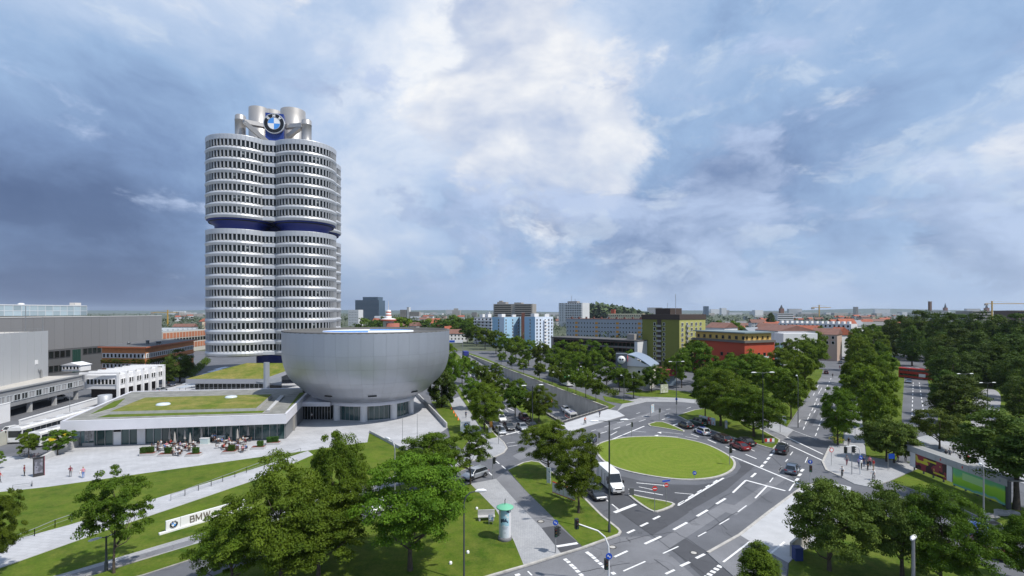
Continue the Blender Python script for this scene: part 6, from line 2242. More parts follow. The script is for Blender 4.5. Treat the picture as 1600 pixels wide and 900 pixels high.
def skyline():
	HAZEW = M('far_pale', (.45, .45, .46), .8)
	# dark glass high-rise
	t, L, zt = block('dark_glass_high_rise', 'dark blue glass high-rise with stepped top at the horizon left of the chimney', 'high-rise', 555, 1600, 592, 1580, 40, 469.5, M('blue_glass', (.05, .085, .125), .15, spec=.8))
	MB().bx(L * .30, L * .93, 3, 36, zt, zt + 11).build('upper_block', M('blue_glass', (.05, .085, .125), .15), t)
	b = MB()
	for j in range(16):
		b.bx(-.3, L + .3, -.4, .2, 4 + j * zt / 16, 5.2 + j * zt / 16)
	b.build('floor_bands', M('band_slate', (.10, .13, .165), .5), t)
	t, L, zt = block('white_cube_building', 'small white cube-like building left below the dark glass high-rise', 'building', 544, 900, 560, 895, 16, 484, FARW)
	windows(t, 1, L - 1, 4, zt - 2, 6, 5, 1.2, 1.2)
	# banded chimney tower on a brick drum
	y = 395.0
	p = at(607, 500, y)
	t = thing('banded_chimney', 'brick drum with a red and white banded chimney rising over the bowl rim', 'chimney', (p[0], y))
	BRK = M('drum_brick', (.30, .10, .07), .85)
	MB().lathe([(5.6, 0), (5.6, zat(505, y)), (5.0, zat(505, y)), (0, zat(505, y))], 24).build('brick_drum', BRK, t, (3, 0, 0))
	MB().lathe([(4.2, 0), (4.2, zat(500, y)), (5.4, zat(500, y)), (5.6, zat(499, y)), (5.4, zat(498, y)), (2.6, zat(497, y))], 24).build('shaft', OFFWHITE, t)
	MB().lathe([(5.7, zat(501.5, y)), (6.2, zat(501, y)), (6.2, zat(499.4, y)), (5.5, zat(499, y))], 24).build('ring_gallery', M('gallery_red', (.40, .09, .05), .7), t)
	z = [zat(v, y) for v in (498, 493.5, 491.5, 489, 487, 484.5)]
	for i in range(5):
		rr = 2.3 - .1 * i
		MB().lathe([(rr, z[i]), (rr, z[i + 1]), (0, z[i + 1])], 18).build('band', [WHITE, M('gallery_red', (.40, .09, .05), .7)][i % 2], t)
	MB().tube([(0, 0, z[5]), (0, 0, zat(470, y))], [.35, .15], 6).build('mast', M('mast_pale', (.6, .58, .58), .5), t)
	# tall plain buildings
	for (u0, u1, y, vt, m_, lab) in ((625, 634, 1500, 484, FARC, 'grey flat-topped block at the horizon left of the slim white tower'), (635.5, 639, 1500, 480, FARW, 'slim white tower at the horizon behind the bowl'), (639.5, 655, 1500, 487, FARC, 'low grey block right of the slim white tower'),
									 (737, 745, 2400, 488, FARC, 'small grey block at the horizon above the tree belt'), (1013, 1035, 3000, 480.5, HAZEW, 'wide hazy block at the horizon just left of the green tower roof'), (1101.5, 1107.5, 2600, 478.5, M('far_blue', (.10, .16, .24), .4), 'slender blue high-rise at the horizon right of the green tower'),
									 (1337, 1341, 3200, 479.5, FARC, 'slender far tower among low blocks at the horizon'), (1215, 1240, 900, 489.5, FARW, 'white flat-roofed school behind the terrace'), (1590, 1625, 500, 485.5, M('far_dark', (.12, .08, .07), .7), 'dark brown block behind the wood at the right edge'),
									 (1520, 1550, 640, 486, FARC, 'grey commercial block behind the wood near the crane')):
		t, L, zt = block('horizon_block', lab, 'building', u0, y, u1, y, 25, vt, m_)
		b = MB()
		k = max(2, int(zt / 3.4))
		for j in range(k):
			b.bx(.4, L - .4, -.15, .1, 1.6 + j * zt / k, 3.0 + j * zt / k)
		b.build('window_bands', GLASS_DK, t)
	r = random.Random(8)
	for i in range(80):
		u = r.uniform(1100, 1640) if i < 52 else (r.uniform(560, 880) if i < 70 else r.uniform(255, 325))
		y = r.uniform(2600, 5200)
		w = r.uniform(25, 120)
		x = (u - U0) * y / F
		h = r.uniform(10, 24) if i % 5 else r.uniform(24, 52)
		t = thing('skyline_block', 'tiny pale block in the hazy city skyline along the horizon', 'building', (x, y), r.uniform(-.4, .4), 'blocks of the hazy city skyline')
		MB().bx(-w / 2, w / 2, 0, 30, 0, h).build('walls', r.choice([FARW, FARC, HAZEW]), t)
	# church spires
	for (u, y, vb, vt, w, lab) in ((1221, 1700, 487, 475.8, 6, 'brick church tower with a pointed spire at the horizon above the terrace'), (1477, 2600, 487, 473, 7, 'thin dark church spire at the horizon right of the square chimney'), (1541.5, 2300, 487, 474, 7, 'church tower at the horizon just left of the yellow crane')):
		x = (u - U0) * y / F
		zt = zat(vt, y)
		t = thing('church_tower', lab, 'church tower', (x, y))
		zz = 26 + (zt - 26) * .45
		MB().bx(-w, w, -w, w, 0, zz).build('tower_shaft', M('church_brick', (.20, .10, .075), .8), t)
		MB().lathe([(w * 1.1, zz), (0, zt)], 4, smooth=False).build('spire', M('spire_dark', (.09, .10, .11), .7), t)
	# square chimney
	y = 900
	x = (1453 - U0) * y / F
	t = thing('square_chimney', 'square brown chimney standing above the wood on the right', 'chimney', (x, y))
	MB().bx(-1.9, 1.9, -1.9, 1.9, 0, zat(471, y)).build('shaft', M('chimney_brown', (.17, .11, .085), .8), t)
	MB().bx(-2.1, 2.1, -2.1, 2.1, zat(472.2, y), zat(471, y) + .3).build('cap', FARC, t)
	t, L, zt = block('long_modern_building', 'long pale modern building with dark window bands above the wood', 'building', 1438, 720, 1530, 700, 40, 488.5, M('pale_modern', (.50, .50, .47), .7))
	b = MB().bx(1, L - 1, -.2, .2, zt - 3.4, zt - 1.4).bx(1, L - 1, -.2, .2, zt - 7.4, zt - 5.4)
	b.build('window_bands', GLASS_DK, t)
	MB().bx(L * .12, L * .5, 5, 30, zt, zt + 3).build('roof_storey', M('modern_grey', (.28, .30, .32), .6), t)
	# tower cranes
	for (u, y, vt, vb, jib0, jib1, lab) in ((1550, 560, 474.5, 490, -8, 40, 'yellow tower crane above the wood at the right'), (262, 900, 488.5, 498, -30, 18, 'orange tower crane at the horizon behind the factories'), (1280, 2600, 480.5, 488, -40, 60, 'small far tower crane at the horizon above the avenue')):
		x = (u - U0) * y / F
		z = zat(vt, y)
		k = y / 560
		t = thing('tower_crane', lab, 'crane', (x, y))
		Y_ = M('crane_yellow', (.50, .30, .05), .6)
		MB().tube([(0, 0, 0), (0, 0, z + 3 * k)], .7 * k, 4, smooth=False).build('mast', Y_, t)
		MB().tube([(jib0, 0, z), (jib1, 0, z)], .45 * k, 4, smooth=False).tube([(0, 0, z + 3 * k), (jib1 * .8, 0, z + .3)], .08 * k, 4).tube([(0, 0, z + 3 * k), (jib0 * .9, 0, z + .3)], .08 * k, 4).build('jib', Y_, t)
		MB().bx(jib0, jib0 + 3 * k, -.8 * k, .8 * k, z - 2 * k, z).build('counterweight', FARC, t)
	# horizon ridge
	b = MB()
	n = 80
	vs = []
	for i in range(n + 1):
		u = -700 + 3000 * i / n
		y = 9000
		vs += [((u - U0) * y / F, y, -5), ((u - U0) * y / F, y + 600, 30 + 34 * (math.sin(i * .7) * .4 + math.sin(i * .23 + 1) * .6 + .6))]
	b.add(vs, [(2 * i, 2 * i + 2, 2 * i + 3, 2 * i + 1) for i in range(n)])
	tag(b.build('hills', M('far_hill', (.035, .055, .035), .95, var=.2, scale=.002)), kind='structure')
	# footbridge over the far road with a blue and white banner
	y = 330.0
	x0, x1 = (690 - U0) * y / F, (723 - U0) * y / F
	t = thing('road_sign_gantry', 'white gantry with a blue panel over the far road right of the bowl rim', 'gantry', ((x0 + x1) / 2, y))
	w = (x1 - x0) / 2
	MB().bx(-w, w, -.3, .3, 5.5, 7.4).build('panel', WHITE, t)
	MB().bx(-w + .3, w * .25, -.36, -.31, 5.8, 7.1).build('blue_panel', SIGNBLUE, t)
	MB().tube([(-w, 0, 0), (-w, 0, 7)], .2, 6).tube([(w, 0, 0), (w, 0, 7)], .2, 6).build('posts', STEEL, t)


skyline()
# ================================================================ VEHICLES
def paint(name, col, rough=.28, metal=.0):
	m = M('paint_' + name, col, rough, metal, spec=.6)
	m.node_tree.nodes['Principled BSDF'].inputs['Coat Weight'].default_value = .6
	m.node_tree.nodes['Principled BSDF'].inputs['Coat Roughness'].default_value = .06
	return m


PAINT = {k: paint(k, *v) for k, v in {
	'base': ((.5, .5, .5),), 'black': ((.010, .010, .012),), 'anthracite': ((.035, .038, .044), .3, .4), 'silver': ((.42, .44, .47), .3, .6), 'white': ((.72, .72, .72),),
	'red': ((.20, .012, .014),), 'maroon': ((.09, .012, .016),), 'blue': ((.012, .05, .26),), 'navy': ((.015, .022, .055),), 'green': ((.012, .05, .035),), 'brown': ((.045, .028, .025), .3, .3),
	'steel': ((.13, .16, .21), .3, .5), 'lightblue': ((.25, .40, .50),), 'orange': ((.6, .2, .03),), 'cream': ((.6, .55, .42),)}.items()}
HL = M('headlight_glass', (.62, .64, .66), .1)
TL = M('taillight_red', (.36, .012, .01), .25)
PLATE = M('number_plate', (.62, .62, .60), .5)
CPROTO = {}


def loft(b, stations, m=0):
	vs, n = [], 8
	for (x, zb, zt, w) in stations:
		c = min(.14, (zt - zb) * .3)
		vs += [(x, -w * .86, zb), (x, -w, zb + c), (x, -w * 1.0, zt - c), (x, -w * .88, zt), (x, w * .88, zt), (x, w, zt - c), (x, w, zb + c), (x, w * .86, zb)]
	fs = []
	k = len(stations)
	for i in range(k - 1):
		for j in range(n):
			j2 = (j + 1) % n
			fs.append((i * n + j, i * n + j2, (i + 1) * n + j2, (i + 1) * n + j)[::-1])
	b.add(vs, fs, m, False)
	b.add(vs[:n], [tuple(range(n))], m)
	b.add(vs[-n:], [tuple(range(n))[::-1]], m)


STY = {
	#           L    W    belt roof  hood  xb_r  xt_r  xt_f  xb_f  wheelbase wheel_r tail
	'sedan': (4.7, .90, .92, 1.44, .90, -1.72, -.98, .42, 1.12, 2.75, .325, .94),
	'hatch': (4.1, .87, .93, 1.47, .90, -1.92, -1.52, .40, 1.10, 2.55, .315, .95),
	'estate': (4.6, .90, .94, 1.48, .91, -2.18, -1.80, .42, 1.14, 2.75, .33, .96),
	'suv': (4.6, .94, 1.08, 1.72, 1.04, -2.18, -1.86, .50, 1.16, 2.75, .37, 1.10),
	'coupe': (4.4, .90, .86, 1.30, .84, -1.70, -.72, .30, 1.00, 2.5, .325, .86),
}


def wheel(parent, x, y, r):
	s = 1 if y > 0 else -1
	b = MB().lathe([(r * .62, -.10), (r * .93, -.11), (r, -.07), (r, .07), (r * .93, .11), (r * .62, .10)], 20)
	R = Matrix.Rotation(PI / 2, 3, 'X')
	b.v = [tuple(R @ Vector(v)) for v in b.v]
	o = b.build('wheel', TYRE, parent, (x, y, r))
	q = MB()
	q.lathe([(r * .64, .06), (r * .60, .075), (r * .2, .055), (0, .07)], 20)
	for k in range(5):
		a = k * 2 * PI / 5
		q.box((r * .38 * math.cos(a), r * .38 * math.sin(a), .075), (r * .5, r * .14, .03), 0, a)
	R2 = Matrix.Rotation(-PI / 2 if s > 0 else PI / 2, 3, 'X')
	q.v = [tuple(R2 @ Vector(v)) for v in q.v]
	q.build('rim', RIM, o)


def car_proto(sty):
	L, W, belt, roof, hood, xbr, xtr, xtf, xbf, wb, wr, tail = STY[sty]
	t = thing('car', 'x', 'car')
	h = L / 2
	b = MB()
	loft(b, [(-h, .42, tail - .22, W * .86), (-h + .08, .26, tail - .05, W * .94), (-h + .35, .20, tail, W * .99), (-wb / 2, .18, belt, W), (0, .17, belt, W), (xbf - .05, .17, belt, W), (xbf + .1, .18, hood, W), (h - .55, .20, hood - .10, W * .98), (h - .14, .24, hood - .22, W * .92), (h, .36, hood - .36, W * .82)])
	# wheel arches
	for x in (-wb / 2, wb / 2):
		for s in (-1, 1):
			vs = [(x + (wr + .07) * math.cos(a), s * (W + .004), wr + (wr + .07) * math.sin(a)) for a in [PI * k / 10 for k in range(11)]]
			b.add(vs, [tuple(range(11)) if s < 0 else tuple(range(11))[::-1]], 1)
	b.bx(-h + .3, h - .3, -W + .03, W - .03, .14, .24, 1)
	# shut lines and handles
	for x in (xbf - .25, (xbf + xbr) / 2 - .1):
		for s in (-1, 1):
			b.bx(x - .012, x + .012, s * W - .006, s * W + .006, .28, belt - .06, 1)
	b.build('body', [PAINT['base'], BLACK], t)
	q = MB()
	wb_, wt = W * .87, W * .68
	P = [(xbr, belt - .01, wb_), (xtr, roof - .03, wt), (xtf, roof - .03, wt), (xbf, belt - .03, wb_)]
	vs = []
	for (x, z, w) in P:
		vs += [(x, -w, z), (x, w, z)]
	q.add(vs, [(0, 6, 4, 2), (1, 3, 5, 7), (0, 2, 3, 1), (4, 6, 7, 5)])
	q.build('windows', CLEARG, t)
	r = MB()
	r.add([(xtr - .06, -wt * .97, roof - .035), (xtr - .06, wt * .97, roof - .035), (xtr + .15, -wt, roof), (xtr + .15, wt, roof), (xtf - .15, -wt, roof + .01), (xtf - .15, wt, roof + .01), (xtf + .06, -wt * .97, roof - .04), (xtf + .06, wt * .97, roof - .04)],
		  [(0, 2, 3, 1), (2, 4, 5, 3), (4, 6, 7, 5)], 0, True)
	for s in (-1, 1):
		r.tube([(xbr, s * wb_, belt - .02), (xtr, s * wt, roof - .02)], [.075, .05], 5)
		r.tube([(xbf, s * wb_, belt - .03), (xtf, s * wt, roof - .02)], .04, 5)
		r.tube([(xtr, s * wt, roof - .02), (xtf, s * wt, roof - .02)], .045, 5)
		xm = (xtr + xtf) / 2
		r.tube([(xm - .05, s * wb_, belt), (xm - .05, s * wt, roof - .02)], .035, 4, 1)
	r.build('roof', [PAINT['base'], BLACK], t)
	for x in (-wb / 2, wb / 2):
		for s in (-1, 1):
			wheel(t, x, s * (W - .10), wr)
	for s in (-1, 1):
		MB().box((h - .14, s * W * .66, hood - .34), (.30, .36, .15), 0, -s * .22).build('headlight', HL, t)
		MB().box((-h + .06, s * W * .72, tail - .18), (.12, .34, .17)).build('tail_light', TL, t)
		MB().box((xbf - .28, s * (W + .09), belt + .06), (.14, .2, .13)).build('mirror', PAINT['base'], t)
	MB().box((h - .01, 0, .45), (.04, .5, .11)).build('number_plate', PLATE, t)
	MB().box((-h - .01, 0, .62), (.04, .5, .11)).build('number_plate', PLATE, t)
	MB().box((h - .03, 0, hood - .36), (.06, .62, .12)).build('grille', BLACK, t)
	return t


VEH_USED = set()


def heading(u, v, du, dv):
	a, b = Vector(g(u, v)), Vector(g(u + du, v + dv))
	d = b - a
	return math.atan2(d.y, d.x)


def car(sty, col, u, v, du, dv, label, z=0.012, sc=1.0, y_=None):
	x, y = g(u, v, z)
	rz = heading(u, v, du, dv)
	if sty not in CPROTO:
		t = car_proto(sty)
		CPROTO[sty] = (t, [(c, list(c.children)) for c in t.children])
	root, kids = CPROTO[sty]
	if sty not in VEH_USED:
		VEH_USED.add(sty)
		o = root
		o.location = (x, y, z)
		o.rotation_euler = (0, 0, rz)
		o['label'] = label
		for c, ks in kids:
			recolour(c, {'paint_base': PAINT[col]})
		# remember base colour for the copies: slots already linked per object
	else:
		o = dup(root, (x, y, z), rz, label, kids=kids)
		first = next(iter(())) if False else None
		for c in o.children:
			for sl in c.material_slots:
				if sl.material and sl.material.name.startswith('paint_'):
					sl.link = 'OBJECT'
					sl.material = PAINT[col]
	if sc != 1:
		o.scale = (sc, sc, sc)
	return o


VP = (580, 487)


def pdir(u, v, toward=1):
	d = (u - VP[0], v - VP[1])
	k = 15 / math.hypot(*d) * toward
	return d[0] * k, d[1] * k


# around the roundabout
car('sedan', 'anthracite', 930, 775, 24, 22, 'black sedan beside the white van at the stop line')
car('hatch', 'navy', 923, 692, -14, 13, 'dark hatchback at the left edge of the round grass island')
car('hatch', 'black', 1071, 668, -20, -8, 'black hatchback first at the stop line behind the small turn island')
car('suv', 'green', 1091, 664, -22, -7, 'dark green tall car waiting in front of the poster row')
pol = car('hatch', 'white', 1097, 678, -20, -8, 'white police car with dark blue sides in the queue by the island')
car('estate', 'brown', 1127, 689, -20, -8, 'dark brown estate car behind the police car')
car('sedan', 'black', 1164, 694, -20, -8, 'black car in the lane next to the lawn, beside the red coupe')
car('coupe', 'red', 1156, 701, -20, -8, 'red coupe at the end of the queue by the island')
car('suv', 'black', 1222, 707, 9, -14, 'black off-roader crossing the junction at the tip of the lawn')
car('hatch', 'steel', 1238, 738, 9, -14, 'dark grey hatchback driving up to the avenue past the arrow sign')
for s in (-1, 1):
	MB().bx(-1.2, .5, s * .885 - .006, s * .885 + .006, .42, .86).build('blue_side_panel', M('police_blue', (.02, .04, .30), .3), pol)
MB().bx(-.25, .0, -.5, .5, 1.48, 1.58).build('light_bar', M('police_blue', (.02, .04, .30), .3), pol)
# avenue
car('hatch', 'maroon', 1291, 584, 4, -20, 'dark red car on the avenue before the side road')
car('sedan', 'black', 1313, 568, -2, 14, 'black car near the far end of the avenue')
car('sedan', 'white', 1319, 562, -2, 14, 'white car under the trees at the far end of the avenue')
car('hatch', 'silver', 1301, 558, 3, -20, 'silver car at the far left of the avenue')
car('sedan', 'steel', 1420, 598, -1, 14, 'grey car in front of the red double-decker bus')
# lower right street
car('hatch', 'blue', 1532, 842, 20, 12, 'bright blue car below the green billboard')
car('sedan', 'anthracite', 1549, 834, 20, 12, 'dark grey car behind the blue car, nearer the billboard')
car('sedan', 'maroon', 1551, 864, 20, 12, 'dark red car in front of the blue car at the right edge')
# queue on the ring road
Q = [('hatch', 'silver', 782, 677, 'silver car at the kerb lane of the ring road queue, by the small orange box'), ('sedan', 'anthracite', 795, 670, 'dark grey sedan in the second lane at the ring road stop line'),
	 ('sedan', 'silver', 816, 671, 'silver saloon in the third lane at the ring road stop line'), ('hatch', 'black', 831, 668, 'black hatchback nearest the median at the ring road stop line'),
	 ('estate', 'maroon', 819, 656, 'dark red car behind the black hatchback at the median'), ('sedan', 'white', 783, 657, 'white saloon behind the dark sedan in the second lane'),
	 ('suv', 'maroon', 767, 660, 'maroon high car in the kerb lane of the queue'), ('hatch', 'navy', 774, 669, 'navy car just behind the silver car at the kerb'),
	 ('estate', 'steel', 770, 641, 'blue grey estate car coming up behind the maroon high car'), ('hatch', 'anthracite', 756, 646, 'dark car under the verge tree in the kerb lane'),
	 ('sedan', 'white', 766, 624, 'white car arriving behind the blue grey estate'), ('hatch', 'white', 752, 607, 'white car half hidden by the median trees'), ('hatch', 'steel', 741, 590, 'grey blue car in the near carriageway beyond the first median trees'),
	 ('sedan', 'white', 748, 582, 'white car in the near carriageway left of the light blue van'), ('sedan', 'white', 728, 572, 'white saloon in the near carriageway by the blue lorry'), ('hatch', 'anthracite', 731, 557, 'dark car behind the blue lorry'), ('sedan', 'white', 722, 562, 'white car at the left of the blue lorry'),
	 ('hatch', 'black', 735, 576, 'black car left of the light blue van'), ('sedan', 'silver', 712, 549, 'silver car far up the ring road by the gantry')]
for sty, col, u, v, lab in Q:
	car(sty, col, u, v, *pdir(u, v), lab)
# street under the near trees
car('estate', 'silver', 742, 746, -18, 6, 'silver estate car turning into the street by the emblem pillar')
for u, v, col, lab in ((600, 796, 'white', 'white car under the crown of the large bright maple'), (515, 822, 'white', 'white car behind the dark near trees, middle of the street'), (450, 845, 'silver', 'silver car behind the near clump, left of the middle white car'), (372, 866, 'white', 'white car behind the left end of the near clump'),
					(700, 757, 'cream', 'cream taxi behind the thin open tree')):
	car('sedan', col, u, v, -18, 6, lab)
# yard
car('suv', 'white', 94, 625, 14, -1, 'white off-roader in the yard under the grey office wing')
car('hatch', 'white', 24, 675, 14, -3, 'white car by the white wall end at the left edge')
car('hatch', 'navy', 268, 603, 6, 2, 'dark blue car under the trees right of the white bridge building', )
car('hatch', 'silver', 252, 612, 8, -2, 'silver car by the columns of the white bridge building')


def van():
	x, y = g(953, 761)
	t = thing('delivery_van', 'white high-roofed panel van waiting at the stop line beside the island', 'van', (x, y, .016), heading(953, 761, 24, 23))
	L, W = 6.9, .99
	PW = PAINT['white']
	b = MB()
	h = L / 2
	# side profile lofted across with rounded roof edges
	prof = [(-h, .45), (-h, 2.55), (-h + .15, 2.72), (h - 2.2, 2.74), (h - 1.75, 2.62), (h - .98, 1.42), (h - .15, 1.12), (h, .95), (h, .35), (-h + .1, .32)]
	ws = [W, W * .90, W * .86, W * .86, W * .84, W * .93, W * .90, W * .84, W * .84, W]
	n = len(prof)
	vs = [(p[0], -w, p[1]) for p, w in zip(prof, ws)] + [(p[0], w, p[1]) for p, w in zip(prof, ws)]
	inner = [(-h, -W, 2.3), (h - 2.0, -W, 2.3)]
	b.add(vs, [(i, (i + 1) % n, n + (i + 1) % n, n + i) for i in range(n)])
	b.add(vs[:n], [tuple(range(n))[::-1]])
	b.add(vs[n:], [tuple(range(n))])
	for x_ in (-2.5, -1.0, .5):
		for s in (-1, 1):
			b.bx(x_ - .012, x_ + .012, s * W * .97 - .04, s * W * .97 + .012, .5, 2.3, 1)
	b.build('body', [PW, BLACK], t)
	MB().add([(h - 1.70, -.80, 2.50), (h - 1.70, .80, 2.50), (h - 1.02, .86, 1.50), (h - 1.02, -.86, 1.50)], [(0, 3, 2, 1)]).build('windscreen', CLEARG, t)
	bb = t.children[-1]
	bb.location = (.03, 0, .02)
	for s in (-1, 1):
		MB().add([(h - 2.3, s * .955, 2.1), (h - 1.68, s * .945, 2.1), (h - 1.15, s * .95, 1.46), (h - 2.3, s * 1.0, 1.46)], [(0, 3, 2, 1) if s < 0 else (0, 1, 2, 3)]).build('side_window', CLEARG, t)
		MB().box((h - .1, s * .68, .98), (.22, .34, .28)).build('headlight', HL, t)
		MB().box((h - 1.2, s * 1.16, 1.5), (.14, .22, .36)).build('mirror', BLACK, t)
		MB().box((-h, s * .88, 1.2), (.08, .16, .5)).build('tail_light', TL, t)
	MB().bx(h - .06, h + .07, -.84, .84, .32, .55).build('bumper', M('bumper_grey', (.08, .08, .085), .6), t)
	MB().bx(h - .03, h + .02, -.5, .5, .76, .95).build('grille', BLACK, t)
	MB().bx(h + .06, h + .09, -.26, .26, .42, .54).build('number_plate', PLATE, t)
	for x_ in (-1.9, 2.35):
		for s in (-1, 1):
			wheel(t, x_, s * .88, .36)


van()


def coach(name, label, cat, u, v, du, dv, L, W, H, body, decks=1, stripe=None, z=0.0, front=True, yy=None):
	x, y = g(u, v, z)
	t = thing(name, label, cat, (x, y, z), heading(u, v, du, dv))
	h = L / 2
	b = MB()
	c = .22
	sec = [(-W, .35), (-W, H - c), (-W + c, H), (W - c, H), (W, H - c), (W, .35)]
	vs = [(xx, p[0], p[1]) for xx in (-h, h) for p in sec]
	b.add(vs, [(i, (i + 1) % 6, 6 + (i + 1) % 6, 6 + i)[::-1] for i in range(6)])
	b.add(vs[:6], [tuple(range(6))])
	b.add(vs[6:], [tuple(range(6))[::-1]])
	b.build('body', body, t)
	dk = (H - .6) / decks
	for j in range(decks):
		z0 = .35 + j * dk + dk * .42
		z1 = .35 + j * dk + dk * .86
		n = int(L / 1.45)
		w = (L - .6) / n
		for i in range(n):
			for s in (-1, 1):
				MB().bx(-h + .3 + i * w + .03, -h + .3 + (i + 1) * w - .03, s * W - .02, s * W + .02, z0, z1).build('side_window', CLEARG, t)
		MB().bx(h - .02, h + .025, -W + .15, W - .15, z0 - .15, z1).build('windscreen', CLEARG, t)
	if stripe:
		for s in (-1, 1):
			for k in range(2):
				MB().bx(-h * .5 + k * h * .7, -h * .1 + k * h * .7, s * W - .015, s * W + .024, .6, 1.35).build('side_stripe', stripe, t)
	for k in range(3):
		MB().bx(-h + L * (.2 + .28 * k), -h + L * (.2 + .28 * k) + 1.2, -.5, .5, H, H + .16).build('roof_hatch', M('hatch_grey', (.35, .35, .36), .6), t)
	for x_ in (-h + L * .24, h - L * .2):
		for s in (-1, 1):
			wheel(t, x_, s * (W - .16), .48)
	for s in (-1, 1):
		MB().box((h, s * (W - .3), .75), (.08, .34, .2)).build('headlight', HL, t)
		MB().box((h + .25, s * (W + .12), H - .7), (.12, .16, .4)).build('mirror', BLACK, t)
	return t


coach('parked_coach', 'white coach with a long dark window strip parked left of the low museum wing', 'coach', 62, 682, -20, 6, 12, 1.25, 3.2, PAINT['white'])
coach('parked_coach', 'white coach with yellow side patches parked next to the low museum wing', 'coach', 84, 690, -20, 6, 9, 1.25, 2.9, PAINT['white'], stripe=M('bus_yellow', (.65, .5, .03), .5))
coach('parked_coach', 'white roofed bus parked behind, below the ramp parapet', 'coach', 122, 662, -20, 6, 10, 1.25, 3.0, PAINT['white'])
dd = coach('double_decker_bus', 'red open-top double-decker bus turning at the far end of the bus road', 'double-decker bus', 1431, 592, 10, 1.0, 10.5, 1.25, 4.1, M('bus_red', (.38, .025, .02), .4), decks=2)
MB().bx(1.5, 3.6, -1.29, -1.262, 1.0, 2.2).build('side_advert', WHITE, dd)
lo = thing('lorry', 'lorry with a blue tarpaulin body driving up the ring road', 'lorry', (*g(727, 559), .012), heading(727, 559, *pdir(727, 559, -1)))
MB().bx(-4.2, 2.4, -1.25, 1.25, 1.0, 3.8).build('tarpaulin', M('tarp_blue', (.02, .03, .22), .6), lo)
MB().bx(-4.2, 4.4, -1.1, 1.1, .55, 1.0).build('chassis', BLACK, lo)
MB().prism([(2.6, -1.2), (4.5, -1.2), (4.5, 1.2), (2.6, 1.2)], .6, 3.0).build('cab', PAINT['white'], lo)
for xx in (-3, -1.6, 3.4):
	for s in (-1, 1):
		wheel(lo, xx, s * 1.05, .48)
# vehicles down in the sunken road


def trench_z(x, y):
	A, B = Vector(TR[0]), Vector(TR[3])
	t = ((y - (TR[0][1] + TR[1][1]) / 2) / (307 - (TR[0][1] + TR[1][1]) / 2))
	return -6.6 * (1 - max(0, t))


tz = -5.75
am = coach('ambulance', 'white ambulance with a red stripe leaving the sunken road near the bridge', 'ambulance', 892, 656, 17, 12, 5.6, 1.05, 2.7, PAINT['white'], z=tz)
for s in (-1, 1):
	MB().bx(-2.6, 2.6, s * 1.05 - .01, s * 1.05 + .028, .75, 1.15).build('red_stripe', REDM, am)
MB().bx(2.79, 2.85, -1.0, 1.0, .8, 1.15).build('red_stripe', REDM, am)
MB().bx(1.5, 1.9, -.7, .7, 2.7, 2.88).build('light_bar', M('police_blue', (.02, .04, .30), .3), am)
car('suv', 'white', 884, 643, 17, 12, 'white pickup-like car behind the ambulance in the sunken road', z=-5.3)
bv = thing('delivery_van', 'small light blue van on the ring road beside the median trees', 'van', (*g(739, 576), .012), heading(739, 576, *pdir(739, 576)))
MB().prism([(-2.5, -.95), (2.6, -.95), (2.6, .95), (-2.5, .95)], .35, [2.5, 1.6, 1.6, 2.5] if False else 2.5).build('body', PAINT['lightblue'], bv)
MB().bx(2.3, 2.63, -.85, .85, 1.4, 2.2).build('windscreen', CLEARG, bv)
for xx in (-1.6, 1.6):
	for s in (-1, 1):
		wheel(bv, xx, s * .9, .35)


# ================================================================ PEOPLE
SKIN = M('skin', (.46, .26, .18), .6)
HAIR = {'brown': M('hair_brown', (.06, .035, .02), .7), 'black': M('hair_black', (.012, .01, .01), .7), 'fair': M('hair_fair', (.30, .20, .09), .7)}
CLO = {k: M('cloth_' + k, c, .85) for k, c in {'top': (.5, .5, .5), 'legs': (.1, .1, .1), 'white': (.68, .68, .68), 'black': (.015, .015, .018), 'navy': (.02, .03, .08), 'red': (.42, .03, .03), 'pink': (.55, .22, .28), 'grey': (.18, .18, .19), 'blue': (.10, .20, .45),
											   'orange': (.70, .16, .03), 'beige': (.42, .34, .24), 'maroon': (.16, .02, .04), 'green': (.06, .16, .06), 'jeans': (.06, .09, .16), 'lilac': (.36, .30, .50)}.items()}


